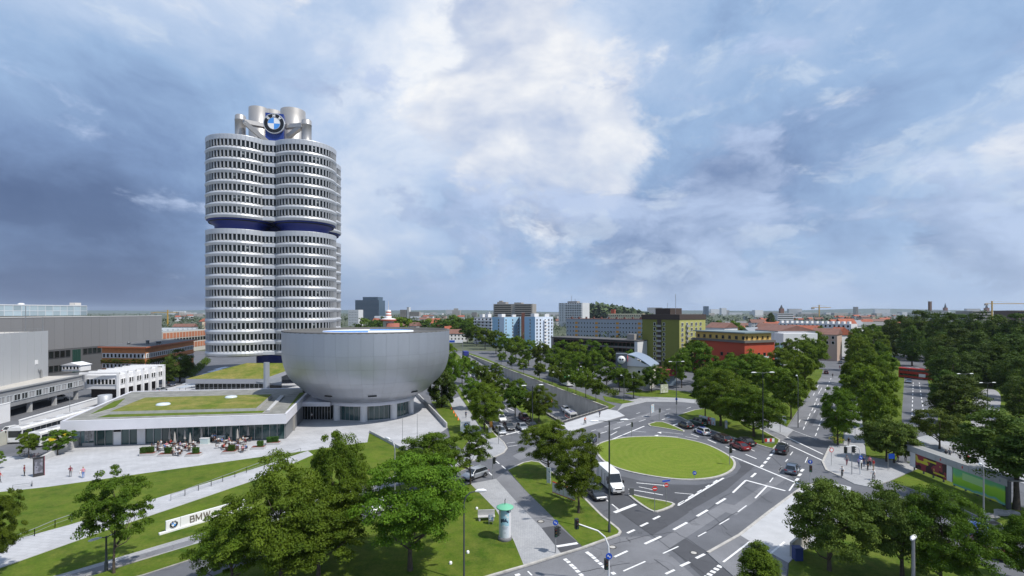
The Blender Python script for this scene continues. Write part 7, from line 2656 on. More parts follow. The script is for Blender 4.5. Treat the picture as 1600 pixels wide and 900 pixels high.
def body_mesh(pose):
	"""one continuous skinned body; pose: joints in metres, facing +X"""
	j = {'pelvis': (0, 0, .95), 'waist': (0, 0, 1.10), 'chest': (.01, 0, 1.33), 'neck': (0, 0, 1.49), 'head0': (.015, 0, 1.57), 'head1': (.025, 0, 1.66), 'head2': (.02, 0, 1.735)}
	rad = {'pelvis': (.155, .115), 'waist': (.135, .10), 'chest': (.165, .115), 'neck': (.055, .055), 'head0': (.07, .08), 'head1': (.078, .098), 'head2': (.055, .07)}
	for s, n in ((-1, 'r'), (1, 'l')):
		j.update({'hip' + n: (0, s * .09, .88), 'knee' + n: (.02, s * .095, .49), 'ankle' + n: (0, s * .095, .09), 'toe' + n: (.16, s * .105, .035), 'sho' + n: (0, s * .185, 1.42), 'elb' + n: (-.02, s * .235, 1.14), 'wri' + n: (.05, s * .235, .90), 'palm' + n: (.065, s * .232, .82)})
		rad.update({'hip' + n: (.092, .09), 'knee' + n: (.058, .058), 'ankle' + n: (.04, .042), 'toe' + n: (.036, .03), 'sho' + n: (.058, .058), 'elb' + n: (.042, .042), 'wri' + n: (.028, .03), 'palm' + n: (.022, .04)})
	j.update(pose)
	E = [('pelvis', 'waist'), ('waist', 'chest'), ('chest', 'neck'), ('neck', 'head0'), ('head0', 'head1'), ('head1', 'head2')]
	for n in 'rl':
		E += [('pelvis', 'hip' + n), ('hip' + n, 'knee' + n), ('knee' + n, 'ankle' + n), ('ankle' + n, 'toe' + n), ('chest', 'sho' + n), ('sho' + n, 'elb' + n), ('elb' + n, 'wri' + n), ('wri' + n, 'palm' + n)]
	names = list(j)
	me = bpy.data.meshes.new('body_skeleton')
	me.from_pydata([j[n] for n in names], [(names.index(a), names.index(b)) for a, b in E], [])
	o = bpy.data.objects.new('body_skeleton', me)
	COL.objects.link(o)
	md = o.modifiers.new('skin', 'SKIN')
	if not me.skin_vertices:
		bm = bmesh.new()
		bm.from_mesh(me)
		bm.verts.layers.skin.verify()
		bm.to_mesh(me)
		bm.free()
	for i, n in enumerate(names):
		sv = me.skin_vertices[0].data[i]
		sv.radius = rad[n]
		sv.use_root = n == 'pelvis'
	sb = o.modifiers.new('sub', 'SUBSURF')
	sb.levels = sb.render_levels = 1
	dg = bpy.context.evaluated_depsgraph_get()
	dg.update()
	ev = o.evaluated_get(dg)
	out = bpy.data.meshes.new_from_object(ev, depsgraph=dg)
	bpy.data.objects.remove(o)
	vs = [tuple(v.co) for v in out.vertices]
	fs = [tuple(p.vertices) for p in out.polygons]
	bpy.data.meshes.remove(out)
	J = {n: Vector(p) for n, p in j.items()}

	def segd(p, a, b):
		ab = b - a
		t = max(0, min(1, (p - a).dot(ab) / max(ab.length_squared, 1e-9)))
		return (p - a - ab * t).length
	zone = {}
	for a, b in E:
		if a.startswith(('knee',)) or b.startswith('knee'):
			zone[(a, b)] = 2
		elif b.startswith('toe'):
			zone[(a, b)] = 3
		elif a.startswith(('elb', 'wri')) or a in ('neck', 'head0', 'head1'):
			zone[(a, b)] = 0
		elif a == 'pelvis' and b.startswith('hip'):
			zone[(a, b)] = 2
		else:
			zone[(a, b)] = 1
	mi = []
	for f in fs:
		c = sum((Vector(vs[i]) for i in f), Vector()) / len(f)
		best = min(E, key=lambda e: segd(c, J[e[0]], J[e[1]]))
		mi.append(zone[best])
	b = MB()
	b.v, b.f, b.m, b.sm = vs, fs, mi, [True] * len(fs)
	# five separate fingers on each hand
	for n, s in (('r', -1), ('l', 1)):
		w, p = J['wri' + n], J['palm' + n]
		d = (p - w).normalized()
		fw = Vector((1, 0, 0)) if abs(d.x) < .8 else Vector((0, 1, 0))
		fw = (fw - d * fw.dot(d)).normalized()
		inn = Vector((0, -s, 0))
		for k, (off, ln) in enumerate(((-.028, .062), (-.01, .075), (.009, .08), (.027, .07))):
			a = p + fw * off
			b.tube([a, a + d * ln * .55, a + d * ln + inn * .018], [.009, .008, .006], 5, 0)
		a = w.lerp(p, .45) + fw * .03
		b.tube([a, a + fw * .025 + d * .025, a + fw * .03 + d * .06], [.011, .009, .007], 5, 0)
	# nose, ears
	hd = J['head1']
	fwd = Vector((1, 0, 0))
	b.add([hd + Vector(q) for q in ((.085, -.014, -.01), (.085, .014, -.01), (.112, 0, -.022), (.088, 0, .03))], [(0, 2, 3), (2, 1, 3), (1, 2, 0)], 0)
	for s in (-1, 1):
		b.box(hd + Vector((.0, s * .088, -.005)), (.03, .014, .055), 0)
		b.box(hd + Vector((.083, s * .03, .018)), (.012, .022, .012), 3)
	b.box(hd + Vector((.083, 0, -.052)), (.012, .04, .01), 4)
	hb = MB()
	n = 10
	vs, fs = [], []
	for iz in range(5):
		th = iz / 4 * 1.75
		for k in range(n):
			a = 2 * PI * k / n
			cut = 1.0 if math.cos(a) < .3 else .62
			t_ = th * cut
			vs.append((hd.x - .012 + .112 * math.sin(t_) * math.cos(a), hd.y + .094 * math.sin(t_) * math.sin(a), hd.z + .012 + .112 * math.cos(t_)))
	for iz in range(4):
		for k in range(n):
			fs.append((iz * n + k, (iz + 1) * n + k, (iz + 1) * n + (k + 1) % n, iz * n + (k + 1) % n))
	hb.add(vs, fs, 0, True)
	return b.mesh('body', [SKIN, CLO['top'], CLO['legs'], BLACK, M('lips', (.30, .10, .09), .6)]), hb.mesh('hair', HAIR['brown'])


POSES = {
	'stand': {},
	'walk': {'kneer': (.18, -.095, .50), 'ankler': (.26, -.095, .10), 'toer': (.41, -.10, .06), 'kneel': (.0, .095, .49), 'anklel': (-.26, .095, .14), 'toel': (-.13, .10, .04), 'elbr': (-.13, -.235, 1.17), 'wrir': (-.05, -.24, .94), 'palmr': (-.02, -.235, .87), 'elbl': (.07, .235, 1.15), 'wril': (.24, .22, .98), 'palml': (.29, .21, .92)},
	'phone': {'elbr': (.06, -.24, 1.16), 'wrir': (.27, -.14, 1.22), 'palmr': (.33, -.11, 1.27), 'head1': (.05, 0, 1.65), 'head2': (.05, 0, 1.73)},
	'sit': {'pelvis': (-.02, 0, .52), 'waist': (-.03, 0, .67), 'chest': (.0, 0, .90), 'neck': (.01, 0, 1.06), 'head0': (.03, 0, 1.14), 'head1': (.045, 0, 1.23), 'head2': (.04, 0, 1.305), 'hipr': (.08, -.09, .50), 'kneer': (.44, -.10, .50), 'ankler': (.42, -.10, .10), 'toer': (.57, -.10, .04), 'hipl': (.08, .09, .50), 'kneel': (.46, .11, .50),
			'anklel': (.36, .11, .10), 'toel': (.50, .11, .04), 'shor': (.0, -.185, .99), 'elbr': (.08, -.23, .76), 'wrir': (.32, -.17, .77), 'palmr': (.39, -.15, .78), 'shol': (.0, .185, .99), 'elbl': (.08, .23, .76), 'wril': (.31, .13, .80), 'palml': (.38, .11, .81)},
	'ride': {'pelvis': (-.20, 0, 1.0), 'waist': (-.13, 0, 1.14), 'chest': (.05, 0, 1.33), 'neck': (.14, 0, 1.46), 'head0': (.19, 0, 1.53), 'head1': (.22, 0, 1.62), 'head2': (.215, 0, 1.70), 'hipr': (-.14, -.09, .96), 'kneer': (.14, -.10, .70), 'ankler': (.06, -.11, .30), 'toer': (.20, -.11, .24), 'hipl': (-.14, .09, .96), 'kneel': (.20, .10, .82),
			 'anklel': (.0, .11, .50), 'toel': (.15, .11, .45), 'shor': (.07, -.185, 1.40), 'elbr': (.25, -.26, 1.20), 'wrir': (.43, -.25, 1.06), 'palmr': (.49, -.25, 1.04), 'shol': (.07, .185, 1.40), 'elbl': (.25, .26, 1.20), 'wril': (.43, .25, 1.06), 'palml': (.49, .25, 1.04)},
}
PM = {k: body_mesh(v) for k, v in POSES.items()}


def person(u, v, rz, pose, top, legs, label, hair='brown', sc=1.0, z=.10, group=None, xy=None):
	x, y = xy or g(u, v, z)
	t = thing('person', label, 'person', (x, y, z), rz, group)
	me, hm = PM[pose]
	o = inst('body', me, t)
	for i, m in ((1, CLO[top]), (2, CLO[legs])):
		o.material_slots[i].link = 'OBJECT'
		o.material_slots[i].material = m
	h = inst('hair', hm, t)
	h.material_slots[0].link = 'OBJECT'
	h.material_slots[0].material = HAIR[hair]
	t.scale = (sc, sc, sc)
	return t


def bicycle(u, v, rz, label, z=.1, xy=None, col='black'):
	x, y = xy or g(u, v, z)
	t = thing('bicycle', label, 'bicycle', (x, y, z), rz)
	for cx in (-.52, .52):
		b = MB()
		n = 24
		b.tube([(cx + .34 * math.cos(2 * PI * k / n), 0, .34 + .34 * math.sin(2 * PI * k / n)) for k in range(n + 1)], .022, 5, cap=False)
		for k in range(8):
			a = PI * k / 8
			b.tube([(cx - .33 * math.cos(a), 0, .34 - .33 * math.sin(a)), (cx + .33 * math.cos(a), 0, .34 + .33 * math.sin(a))], .003, 3)
		b.build('wheel', TYRE, t)
	b = MB()
	for p, q in (((-.52, 0, .34), (-.1, 0, .30)), ((-.1, 0, .30), (-.22, 0, .86)), ((-.52, 0, .34), (-.2, 0, .78)), ((-.2, 0, .78), (.38, 0, .80)), ((-.1, 0, .30), (.38, 0, .74)), ((.36, 0, .95), (.52, 0, .34))):
		b.tube([p, q], .02, 6)
	b.build('frame', PAINT[col], t)
	MB().tube([(.38, -.27, 1.02), (.36, -.1, .98), (.36, .1, .98), (.38, .27, 1.02)], .014, 6).build('handlebar', STEEL, t)
	MB().box((-.24, 0, .90), (.26, .14, .06)).build('saddle', BLACK, t)
	return t


person(38, 744, .6, 'stand', 'maroon', 'black', 'person in dark clothes standing left of the dark poster pillar on the plaza', 'black')
person(110, 745, -1.0, 'phone', 'maroon', 'grey', 'person in a dark red top taking a picture on the open plaza', 'black')
person(130, 747, 2.6, 'stand', 'pink', 'blue', 'person with a pink top and blue shorts beside a child on the plaza', 'fair')
person(126, 745, 2.6, 'stand', 'white', 'white', 'small child in white on the plaza', 'fair', .62)
person(-1, 754, .2, 'walk', 'red', 'black', 'person in red cut by the left edge of the plaza')
person(487, 656, -1.6, 'stand', 'white', 'black', 'person in a white shirt at the entrance between the wing and the bowl')
person(728, 653, -1.5, 'walk', 'navy', 'black', 'person in dark blue walking on the museum path')
bicycle(914, 663, heading(914, 663, 14, -6), 'bicycle ridden by the cyclist in orange on the white bridge', .12)
person(914, 663, heading(914, 663, 14, -6), 'ride', 'orange', 'black', 'cyclist in an orange jacket on the white bridge', z=.12)
person(937, 652, 2.0, 'walk', 'navy', 'black', 'person in dark clothes walking on the white bridge by the railing', z=.12)
bicycle(1326, 697, heading(1326, 697, -1, 14), 'bicycle ridden by the cyclist in black on the right cycle track')
person(1326, 697, heading(1326, 697, -1, 14), 'ride', 'black', 'black', 'cyclist in black coming down the right cycle track')
bicycle(1316, 745, heading(1316, 745, -6, 10), 'bicycle of the rider in white at the corner kerb')
person(1316, 745, heading(1316, 745, -6, 10), 'ride', 'white', 'black', 'rider in a white shirt waiting at the corner kerb')
bicycle(1365, 750, heading(1365, 750, -8, 6), 'bicycle of the helmeted rider behind the corner group')
person(1365, 750, heading(1365, 750, -8, 6), 'ride', 'white', 'grey', 'rider in white behind the corner group')
person(1323, 727, -1.9, 'walk', 'grey', 'maroon', 'person in grey crossing the pavement beside the signal post')
for u, v, tp, lg, rz, ps, lab in ((1346, 733, 'white', 'black', 2.2, 'stand', 'person in a white top at the left of the corner group'), (1350, 729, 'navy', 'jeans', -1.5, 'stand', 'person in navy behind the white top in the corner group'), (1356, 735, 'black', 'black', 3.0, 'stand', 'person all in black in the middle of the corner group'),
								  (1359, 729, 'pink', 'black', -2.2, 'phone', 'person in pink behind the black clothed one in the corner group'), (1365, 734, 'red', 'beige', 3.1, 'stand', 'person in red at the right of the corner group'), (1342, 731, 'lilac', 'jeans', .4, 'phone', 'person in lilac at the far left of the corner group')):
	person(u, v, rz, ps, tp, lg, lab)
for u, v, tp, lab in ((1478, 718, 'black', 'person in black walking behind the billboards, farthest left'), (1484, 716, 'grey', 'person in grey walking behind the billboards, beside the one in black'), (1490, 708, 'navy', 'person in navy farther up the path behind the billboards'), (1500, 724, 'black', 'person in black behind the billboards near their middle'),
					  (1508, 720, 'white', 'person in white behind the billboards'), (1512, 725, 'red', 'person in red behind the billboards, farthest right'), (1415, 722, 'black', 'person in black by the left end of the billboards'), (1403, 722, 'red', 'person in red by the blue signboard')):
	person(u, v, 1.0, 'walk', tp, 'black', lab, z=.08)
person(1301, 590, heading(1301, 590, -1, 14), 'stand', 'black', 'black', 'person in black on the avenue in front of the dark red car', z=.02)
person(1312, 577, 1.4, 'walk', 'red', 'black', 'person in red on the avenue under the belt of trees', z=.02)
# ================================================================ STREET FURNITURE
def lamp2(u, vb, vt, label, rz=0.0, z=.0, arm=1.5):
	"""double-armed street lamp"""
	x, y = g(u, vb, z)
	h = (vb - vt) * y / F
	t = thing('street_lamp', label, 'street lamp', (x, y, z), rz)
	MB().lathe([(.16, 0), (.16, .9), (.115, 1.0), (.075, h - .2), (.09, h - .2), (.09, h), (0, h)], 12).build('pole', DKSTEEL, t)
	for s in (-1, 1):
		MB().tube([(0, 0, h - .15), (s * arm * .5, 0, h - .02), (s * arm, 0, h + .02)], .05, 6).build('arm', DKSTEEL, t)
		b = MB()
		b.tube([(s * (arm - .15), 0, h + .02), (s * (arm + .15), 0, h + .06), (s * (arm + .65), 0, h + .04), (s * (arm + .9), 0, h)], [.07, .17, .19, .08], 10)
		b.v = [(v[0], v[1] * 1.25, h + (v[2] - h) * .6) for v in b.v]
		b.build('lamp_head', LAMPW, t)
	return t


def lamp1(u, vb, vt, label, rz, z=.0, arm=1.6, col=None):
	"""lamp with one bent arm"""
	x, y = g(u, vb, z)
	h = (vb - vt) * y / F
	t = thing('street_lamp', label, 'street lamp', (x, y, z), rz)
	MB().tube([(0, 0, 0), (0, 0, 1), (0, 0, h - 1.0), (arm * .12, 0, h - .45), (arm * .4, 0, h - .08), (arm * .8, 0, h)], [.11, .09, .065, .06, .055, .05], 10).build('pole', col or DKSTEEL, t)
	b = MB().tube([(arm * .72, 0, h), (arm * .9, 0, h + .05), (arm * 1.25, 0, h + .04), (arm * 1.45, 0, h)], [.06, .16, .17, .06], 10)
	b.build('lamp_head', LAMPW, t)
	return t


lamp2(952, 833, 657, 'tall dark double-armed lamp at the tip of the grass island with two trees', .2)
lamp2(1192, 693, 582, 'tall double-armed street lamp at the tip of the lawn with the queueing cars', .1)
lamp2(1057, 626, 565, 'double-armed street lamp in front of the green tower', .1)
lamp2(832, 682, 602, 'double-armed street lamp by the waiting cars at the ring road stop line', .3)
lamp2(1548, 604, 582, 'double-armed lamp at the far side of the turning circle', .1)
lamp2(1543, 642, 598, 'double-armed lamp in the turning circle', .1)
lamp2(1596, 640, 594, 'double-armed lamp right of the turning circle at the edge', .1)
lamp2(1508, 640, 584, 'double-armed lamp among the dark trees left of the turning circle', .1)
lamp1(975, 627, 587, 'single lamp on the verge before the showroom', 2.6, arm=.8)
lamp1(911, 604, 573, 'single lamp on the service road by the long kiosk', 2.6, arm=.8)
lamp1(1247, 668, 588, 'slim single lamp on the lawn at the left of the avenue', 1.4, arm=.8)
lamp1(725, 910, 769, 'slim dark lamp with a curved arm on the corner lawn', .2, arm=1.5)
lamp1(617, 800, 690, 'bent lamp rising behind the near trees, over the street', 2.3, arm=1.8, col=STEEL)
lamp1(1537, 822, 726, 'grey lamp with a flat white head standing in front of the green billboard', 3.0, arm=.35, col=STEEL)
t = lamp2(166, 893, 838, 'grey lamp with two white heads beside the loose maple', 0.9, arm=.5)
t = thing('street_lamp', 'thick pale lamp post with a white flat head among the lower right trees', 'street lamp', (*g(1427, 935), 0))
h_ = (935 - 842) * g(1427, 935)[1] / F
MB().lathe([(.17, 0), (.13, h_ - .1), (.13, h_), (0, h_)], 12).build('pole', STEEL, t)
MB().tube([(-.42, -.3, h_ + .05), (-.2, -.15, h_ + .14), (.3, .22, h_ + .12), (.5, .35, h_ + .04)], [.10, .19, .19, .09], 10).build('lamp_head', LAMPW, t)


def signal_head(b, x, y, z, rz, lens=True):
	R = Matrix.Rotation(rz, 3, 'Z')
	c = Vector((x, y, z))
	b.box(c, (.34, .30, .98), 0, rz)
	for k, m in enumerate((1, 2, 3)):
		zz = .31 - .31 * k
		p = c + R @ Vector((0, -.16, zz))
		q = c + R @ Vector((0, -.34, zz))
		b.tube([c + R @ Vector((0, -.14, zz)), c + R @ Vector((0, -.165, zz))], .105, 10, m)
		b.add([p + R @ Vector((-.13, 0, 0)), p + R @ Vector((-.09, 0, .10)), p + R @ Vector((.09, 0, .10)), p + R @ Vector((.13, 0, 0)), q + R @ Vector((-.13, 0, 0)), q + R @ Vector((-.09, 0, .10)), q + R @ Vector((.09, 0, .10)), q + R @ Vector((.13, 0, 0))],
			  [(0, 1, 5, 4), (1, 2, 6, 5), (2, 3, 7, 6)], 0)


SIGM = [M('signal_housing', (.018, .022, .02), .5), M('lens_red', (.30, .02, .02), .3), M('lens_amber', (.30, .16, .02), .3), M('lens_green', (.02, .22, .12), .3)]


def round_sign(t, z, r, rz, face, symbol=None, x=0, y=0, part='sign_plate'):
	b = MB()
	R = Matrix.Rotation(rz, 4, 'Z') @ Matrix.Rotation(PI / 2, 4, 'X')
	b.lathe([(0, -.02), (r, -.02), (r, .02), (r * .93, .022), (0, .022)], 20, smooth=False)
	o = b.build(part, face, t)
	o.matrix_local = Matrix.Translation((x, y, z)) @ R
	s = MB()
	if symbol == 'bar':
		s.bx(-r * .66, r * .66, -r * .17, r * .17, .024, .03)
	elif symbol == 'arrow':
		s.bx(-r * .6, r * .25, -r * .12, r * .12, .024, .03)
		s.add([(r * .7, 0, .03), (r * .1, r * .45, .03), (r * .1, -r * .45, .03)], [(0, 1, 2)])
	elif symbol == 'cycle':
		s.bx(-r * .5, r * .5, -r * .06, r * .06, .024, .03)
		s.bx(-r * .45, -r * .12, r * .15, r * .42, .024, .03)
		s.bx(r * .12, r * .45, -r * .42, -r * .15, .024, .03)
	elif symbol == 'arrow_up':
		s.bx(-r * .12, r * .12, -r * .6, r * .25, .024, .03)
		s.add([(0, r * .7, .03), (-r * .45, r * .1, .03), (r * .45, r * .1, .03)], [(0, 1, 2)])
	elif symbol == 'ring':
		s.lathe([(r * .72, .024), (0, .026)], 18, smooth=False)
	if symbol:
		q = s.build('sign_symbol', WHITE, o)
	return o


def signal(u, v, label, rz, h=3.3, sign=None, heads=1, z=.0):
	x, y = g(u, v, z)
	t = thing('traffic_light', label, 'traffic light', (x, y, z))
	MB().tube([(0, 0, 0), (0, 0, h)], [.065, .055], 8).build('pole', STEEL, t)
	for k in range(heads):
		b = MB()
		a = rz + k * 1.7
		signal_head(b, .24 * math.sin(a) * 1.0, -.24 * math.cos(a), h - .55, a)
		b.build('signal_head', SIGM, t)
	if sign == 'blue':
		round_sign(t, h + .35, .29, rz, SIGNBLUE, 'cycle')
	if sign == 'arrow':
		round_sign(t, h + .4, .31, rz, SIGNBLUE, 'arrow_up')
	if sign == 'noentry':
		round_sign(t, h - .7, .36, rz, REDM, 'bar', x=.35)
	return t


signal(868, 864, 'traffic light with a blue round sign where the street path meets the road', .1, 2.9, 'blue', 2, .1)
signal(1266, 745 + 12, 'traffic light with a blue arrow sign beside the grey hatchback', -.3, 3.0, 'arrow')
signal(1140, 727, 'slim traffic light at the right end of the round lawn', .4, 3.2)
signal(1030, 659, 'traffic light with a white panel on the small turn island', 2.4, 3.2)
signal(987, 682, 'dark traffic light at the far kerb of the round lawn', 2.6, 3.0)
signal(936, 697, 'thin traffic light post at the left end of the round lawn', 2.8, 2.6)
signal(1219, 676, 'dark traffic light on the lawn at the mouth of the avenue', -.6, 3.0)
signal(1057, 648, 'tall traffic light with a blue sign at the far tip of the lawn', 2.8, 3.6, 'blue')
signal(1331, 742, 'traffic light beside the grey clothed person on the right corner', 1.4, 4.6)
signal(770, 748, 'grey signal post at the crossing beside the silver estate car', 1.4, 3.4, z=.1)
signal(779, 694, 'grey signal post on the rounded museum corner', 1.4, 3.6, z=.1)
# bent-arm signal
x, y = g(951, 915)
t = thing('traffic_light', 'traffic light on a long bent white arm reaching over the street, at the lower edge', 'traffic light', (x, y, 0))
s_ = y / F
MB().tube([(0, 0, 0), (0, 0, 3.0), (-.02, 0, 3.8), (-.35, .05, 4.6), (-1.0, .12, 5.15), (-2.9, .3, 5.75)], [.10, .09, .085, .075, .07, .055], 10).build('bent_pole', LAMPW, t)
b = MB()
signal_head(b, -3.0, .3, 5.75, .3)
b.build('signal_head', SIGM, t)
b = MB()
signal_head(b, -.25, -.1, 2.1, .2)
b.build('signal_head', SIGM, t)
round_sign(t, 2.85, .31, .1, SIGNBLUE, 'cycle', 0, -.14)
# another bent arm on the right corner
x, y = g(1344, 742)
t = thing('traffic_light', 'traffic light with a curved white arm over the pedestrians at the right corner', 'traffic light', (x, y, .1))
MB().tube([(0, 0, 0), (0, 0, 3.4), (-.2, 0, 4.2), (-.8, 0, 4.55), (-2.3, 0, 4.4)], [.09, .08, .075, .07, .055], 8).build('bent_pole', LAMPW, t)
b = MB()
signal_head(b, -2.4, -.1, 3.9, .4)
b.build('signal_head', SIGM, t)
round_sign(t, 2.7, .34, .1, SIGNBLUE, 'cycle', 0, -.12)


def post_sign(u, v, h, label, rz, face, sym, r=.33, z=.1, name='road_sign'):
	x, y = g(u, v, z)
	t = thing(name, label, 'road sign', (x, y, z))
	MB().tube([(0, 0, 0), (0, 0, h + r)], .035, 6).build('post', STEEL, t)
	round_sign(t, h, r, rz, face, sym, 0, -.05)
	return t


post_sign(1023, 802, 3.2, 'left of two red no-entry signs, standing on the small corner island', .1, REDM, 'bar', .33)
post_sign(1041, 788, 2.6, 'right of two red no-entry signs by the small corner island, under a name plate', .1, REDM, 'bar', .30)
post_sign(1085, 749, 1.0, 'blue arrow sign at the near kerb of the round lawn', 0, SIGNBLUE, 'arrow', .31)
post_sign(1336, 690, 3.0, 'blue round sign beside the right cycle track', .1, SIGNBLUE, 'cycle', .34)
post_sign(1299, 727, 2.6, 'white and red round sign at the corner kerb', .2, REDM, 'ring', .40)
post_sign(861, 640, 2.4, 'round red and white sign on the verge by the sunken road', .3, REDM, 'bar', .40)
for u, v, lab in ((1041, 788, 'x'),):
	x, y = g(u, v)
	t = thing('street_name_sign', 'blue street name plate above the right no-entry sign', 'street sign', (x, y, 3.05), .35)
	MB().bx(-.6, .6, -.03, .03, 0, .22).build('plate', SIGNBLUE, t)
	MB().tube([(0, .04, -2.9), (0, .04, .25)], .03, 6).build('post', STEEL, t)
x, y = g(1001, 0 + 768)
tag(MB().bx(-.3, .3, -.12, .12, 0, 1.0).build('signal_cabinet', M('cabinet_grey', (.10, .105, .11), .6), None, (*g(987, 775), .13)), 'small dark bollard box at the left tip of the corner island', 'bollard')


def panels(name, label, cat, u0, v0, u1, v1, z0, z1, n, mats, post=True, z=.12):
	A, B = g(u0, v0, z), g(u1, v1, z)
	L, a = frame2(A, B)
	t = thing(name, label, cat, (*A, z), a)
	w = L / n
	for i in range(n):
		MB().bx(i * w + .06, (i + 1) * w - .06, -.04, .04, z0, z1).build('poster_panel', mats[i % len(mats)], t)
		if post:
			MB().bx(i * w - .03, i * w + .03, .03, .09, 0, z1).build('post', STEEL, t)
	return t


def poster(name, base, a1, a2, sc=1.3):
	"""printed sheet: coloured shapes, no wording"""
	m = bpy.data.materials.new(name)
	m.use_nodes = True
	T = NT(m.node_tree)
	bs = m.node_tree.nodes['Principled BSDF']
	bs.inputs['Roughness'].default_value = .5
	o = T.new('ShaderNodeTexCoord').outputs['Object']
	n = T.noise(T.vmath('ADD', o, (rnd.uniform(0, 9), 0, rnd.uniform(0, 9))), sc, 2, .5)
	c = T.ramp(n, [(0, base), (.47, base), (.50, a1), (.60, a1), (.63, a2)], 'CONSTANT')
	T.l.new(c, bs.inputs['Base Color'])
	MATS[name] = m
	return m


EP = [poster('election_poster_a', (.60, .60, .60), (.45, .05, .06), (.55, .4, .3), 1.6), poster('election_poster_b', (.45, .60, .70), (.62, .62, .62), (.5, .08, .08), 1.6)]
panels('poster_row', 'row of white and red poster boards on the lawn behind the queueing cars', 'poster board', 1092, 661, 1118, 667, .3, 1.9, 4, EP)
panels('poster_board', 'single blue and white poster board on the lawn right of the poster row', 'poster board', 1132.5, 671, 1137, 671.5, .3, 2.0, 1, [EP[1]])
panels('poster_board', 'single blue and white poster board on the lawn at the mouth of the avenue', 'poster board', 1222.5, 663, 1229, 663.5, .2, 1.9, 1, [EP[1]])
b_ = panels('barrier_boards', 'leaning row of white boards with red edges on the grass island', 'barrier', 863, 772, 899, 786, .35, 1.75, 6, [M('board_white', (.60, .58, .55), .7)])
for k in b_.children:
	if k.name.startswith('poster_panel'):
		d = k.data.vertices
		x0, x1 = min(v.co.x for v in d), max(v.co.x for v in d)
		MB().bx(x0, x1, -.045, .045, 1.7, 1.82).bx(x0, x1, -.045, .045, .27, .36).build('red_edge', REDM, b_)
panels('poster_board', 'pale double poster board under the left tree of the grass island', 'poster board', 854, 757, 861, 759, .3, 2.6, 1, [poster('event_poster', (.5, .58, .62), (.62, .62, .62), (.2, .25, .3), 1.4)])
panels('poster_board', 'white board standing on the small turn island', 'poster board', 1017, 652, 1022, 650, 1.0, 3.0, 1, [EP[1]])
panels('pale_billboard', 'pale billboard on the lawn in front of the green tower', 'billboard', 1032, 616, 1044, 615, .4, 3.0, 1, [poster('pale_poster', (.55, .55, .5), (.4, .42, .3), (.6, .6, .6), .8)])
A, B = g(1193, 693), g(1208, 694)
t = thing('chevron_sign', 'low red and white chevron sign at the foot of the tall lamp on the lawn', 'road sign', (*g(1195, 694), .13), .1)
for k in range(4):
	MB().add([(k * .5, 0, .3), (k * .5 + .5, 0, .3), (k * .5 + .5, 0, .95), (k * .5, 0, .95)], [(0, 1, 2, 3)]).build('panel', [REDM, WHITE][k % 2], t)
MB().bx(-.02, 2.02, .02, .06, 0, 1.0).build('back_frame', STEEL, t)
panels('blue_signboard', 'blue signboard on two posts left of the billboards', 'sign', 1388, 735, 1398, 735, 1.9, 2.7, 1, [SIGNBLUE])
# blue-white emblem pillar
x, y = g(727, 678)
t = thing('emblem_pillar', 'white pillar sign with a round emblem on the lawn beside the museum path', 'sign', (x, y, .1), .15)
MB().bx(-1.05, 1.05, -.15, .15, .2, 2.5).build('pillar', WHITE, t)
e = bpy.data.objects.new('emblem', None)
COL.objects.link(e)
e.parent = t
e.location = (.25, -.15, 1.75)
roundel(e, 'emblem_ring', .62, .04, 0)
# name wall on the lawn
A, B = g(259, 834), g(384, 797)
L, a = frame2(A, B)
t = thing('name_wall', 'long low white name wall with a round emblem and grey capital letters on the lawn', 'sign', (*A, .13), a)
w0 = L * .165
hh = 1.12
MB().bx(0, w0 - .02, -.12, .12, .22, .22 + hh).build('wall_panel', WHITE, t)
MB().bx(w0 + .02, L, -.12, .12, .22, .22 + hh).build('wall_panel', WHITE, t)
MB().bx(-.7, L + .6, -.3, .1, 0, .2).build('base_beam', WHITE, t)
e = bpy.data.objects.new('emblem', None)
COL.objects.link(e)
e.parent = t
e.location = (w0 * .52, -.12, .22 + hh * .5)
roundel(e, 'emblem_ring', .43, .03, 0)
LET = {'B': [((0, 0), (0, 5)), ((0, 5), (2.4, 5)), ((0, 2.6), (2.4, 2.6)), ((0, 0), (2.6, 0)), ((2.6, 2.8), (2.6, 4.7)), ((2.9, .3), (2.9, 2.4))],
	   'M': [((0, 0), (0, 5)), ((4.2, 0), (4.2, 5)), ((0, 5), (2.1, .8)), ((4.2, 5), (2.1, .8))], 'W': [((0, 5), (1.2, 0)), ((1.2, 0), (2.4, 4.6)), ((2.4, 4.6), (3.6, 0)), ((3.6, 0), (4.8, 5))]}
xx = w0 + L * .115
lm = M('letter_grey', (.17, .15, .13), .5)
for ch, wd in (('B', 3.6), ('M', 5.2), ('W', 5.4)):
	b = MB()
	k = hh * .62 / 5
	for p, q in LET[ch]:
		P, Q = Vector((p[0] * k, p[1] * k)), Vector((q[0] * k, q[1] * k))
		d = (Q - P).normalized()
		n = Vector((-d.y, d.x)) * .055
		P, Q = P - d * .05, Q + d * .05
		b.prism([tuple(P - n), tuple(Q - n), tuple(Q + n), tuple(P + n)], 0, .05)
	o = b.build('letter', lm, t)
	o.matrix_local = Matrix.Translation((xx, -.121, .22 + hh * .19)) @ Matrix.Rotation(PI / 2, 4, 'X')
	xx += wd * k + .12
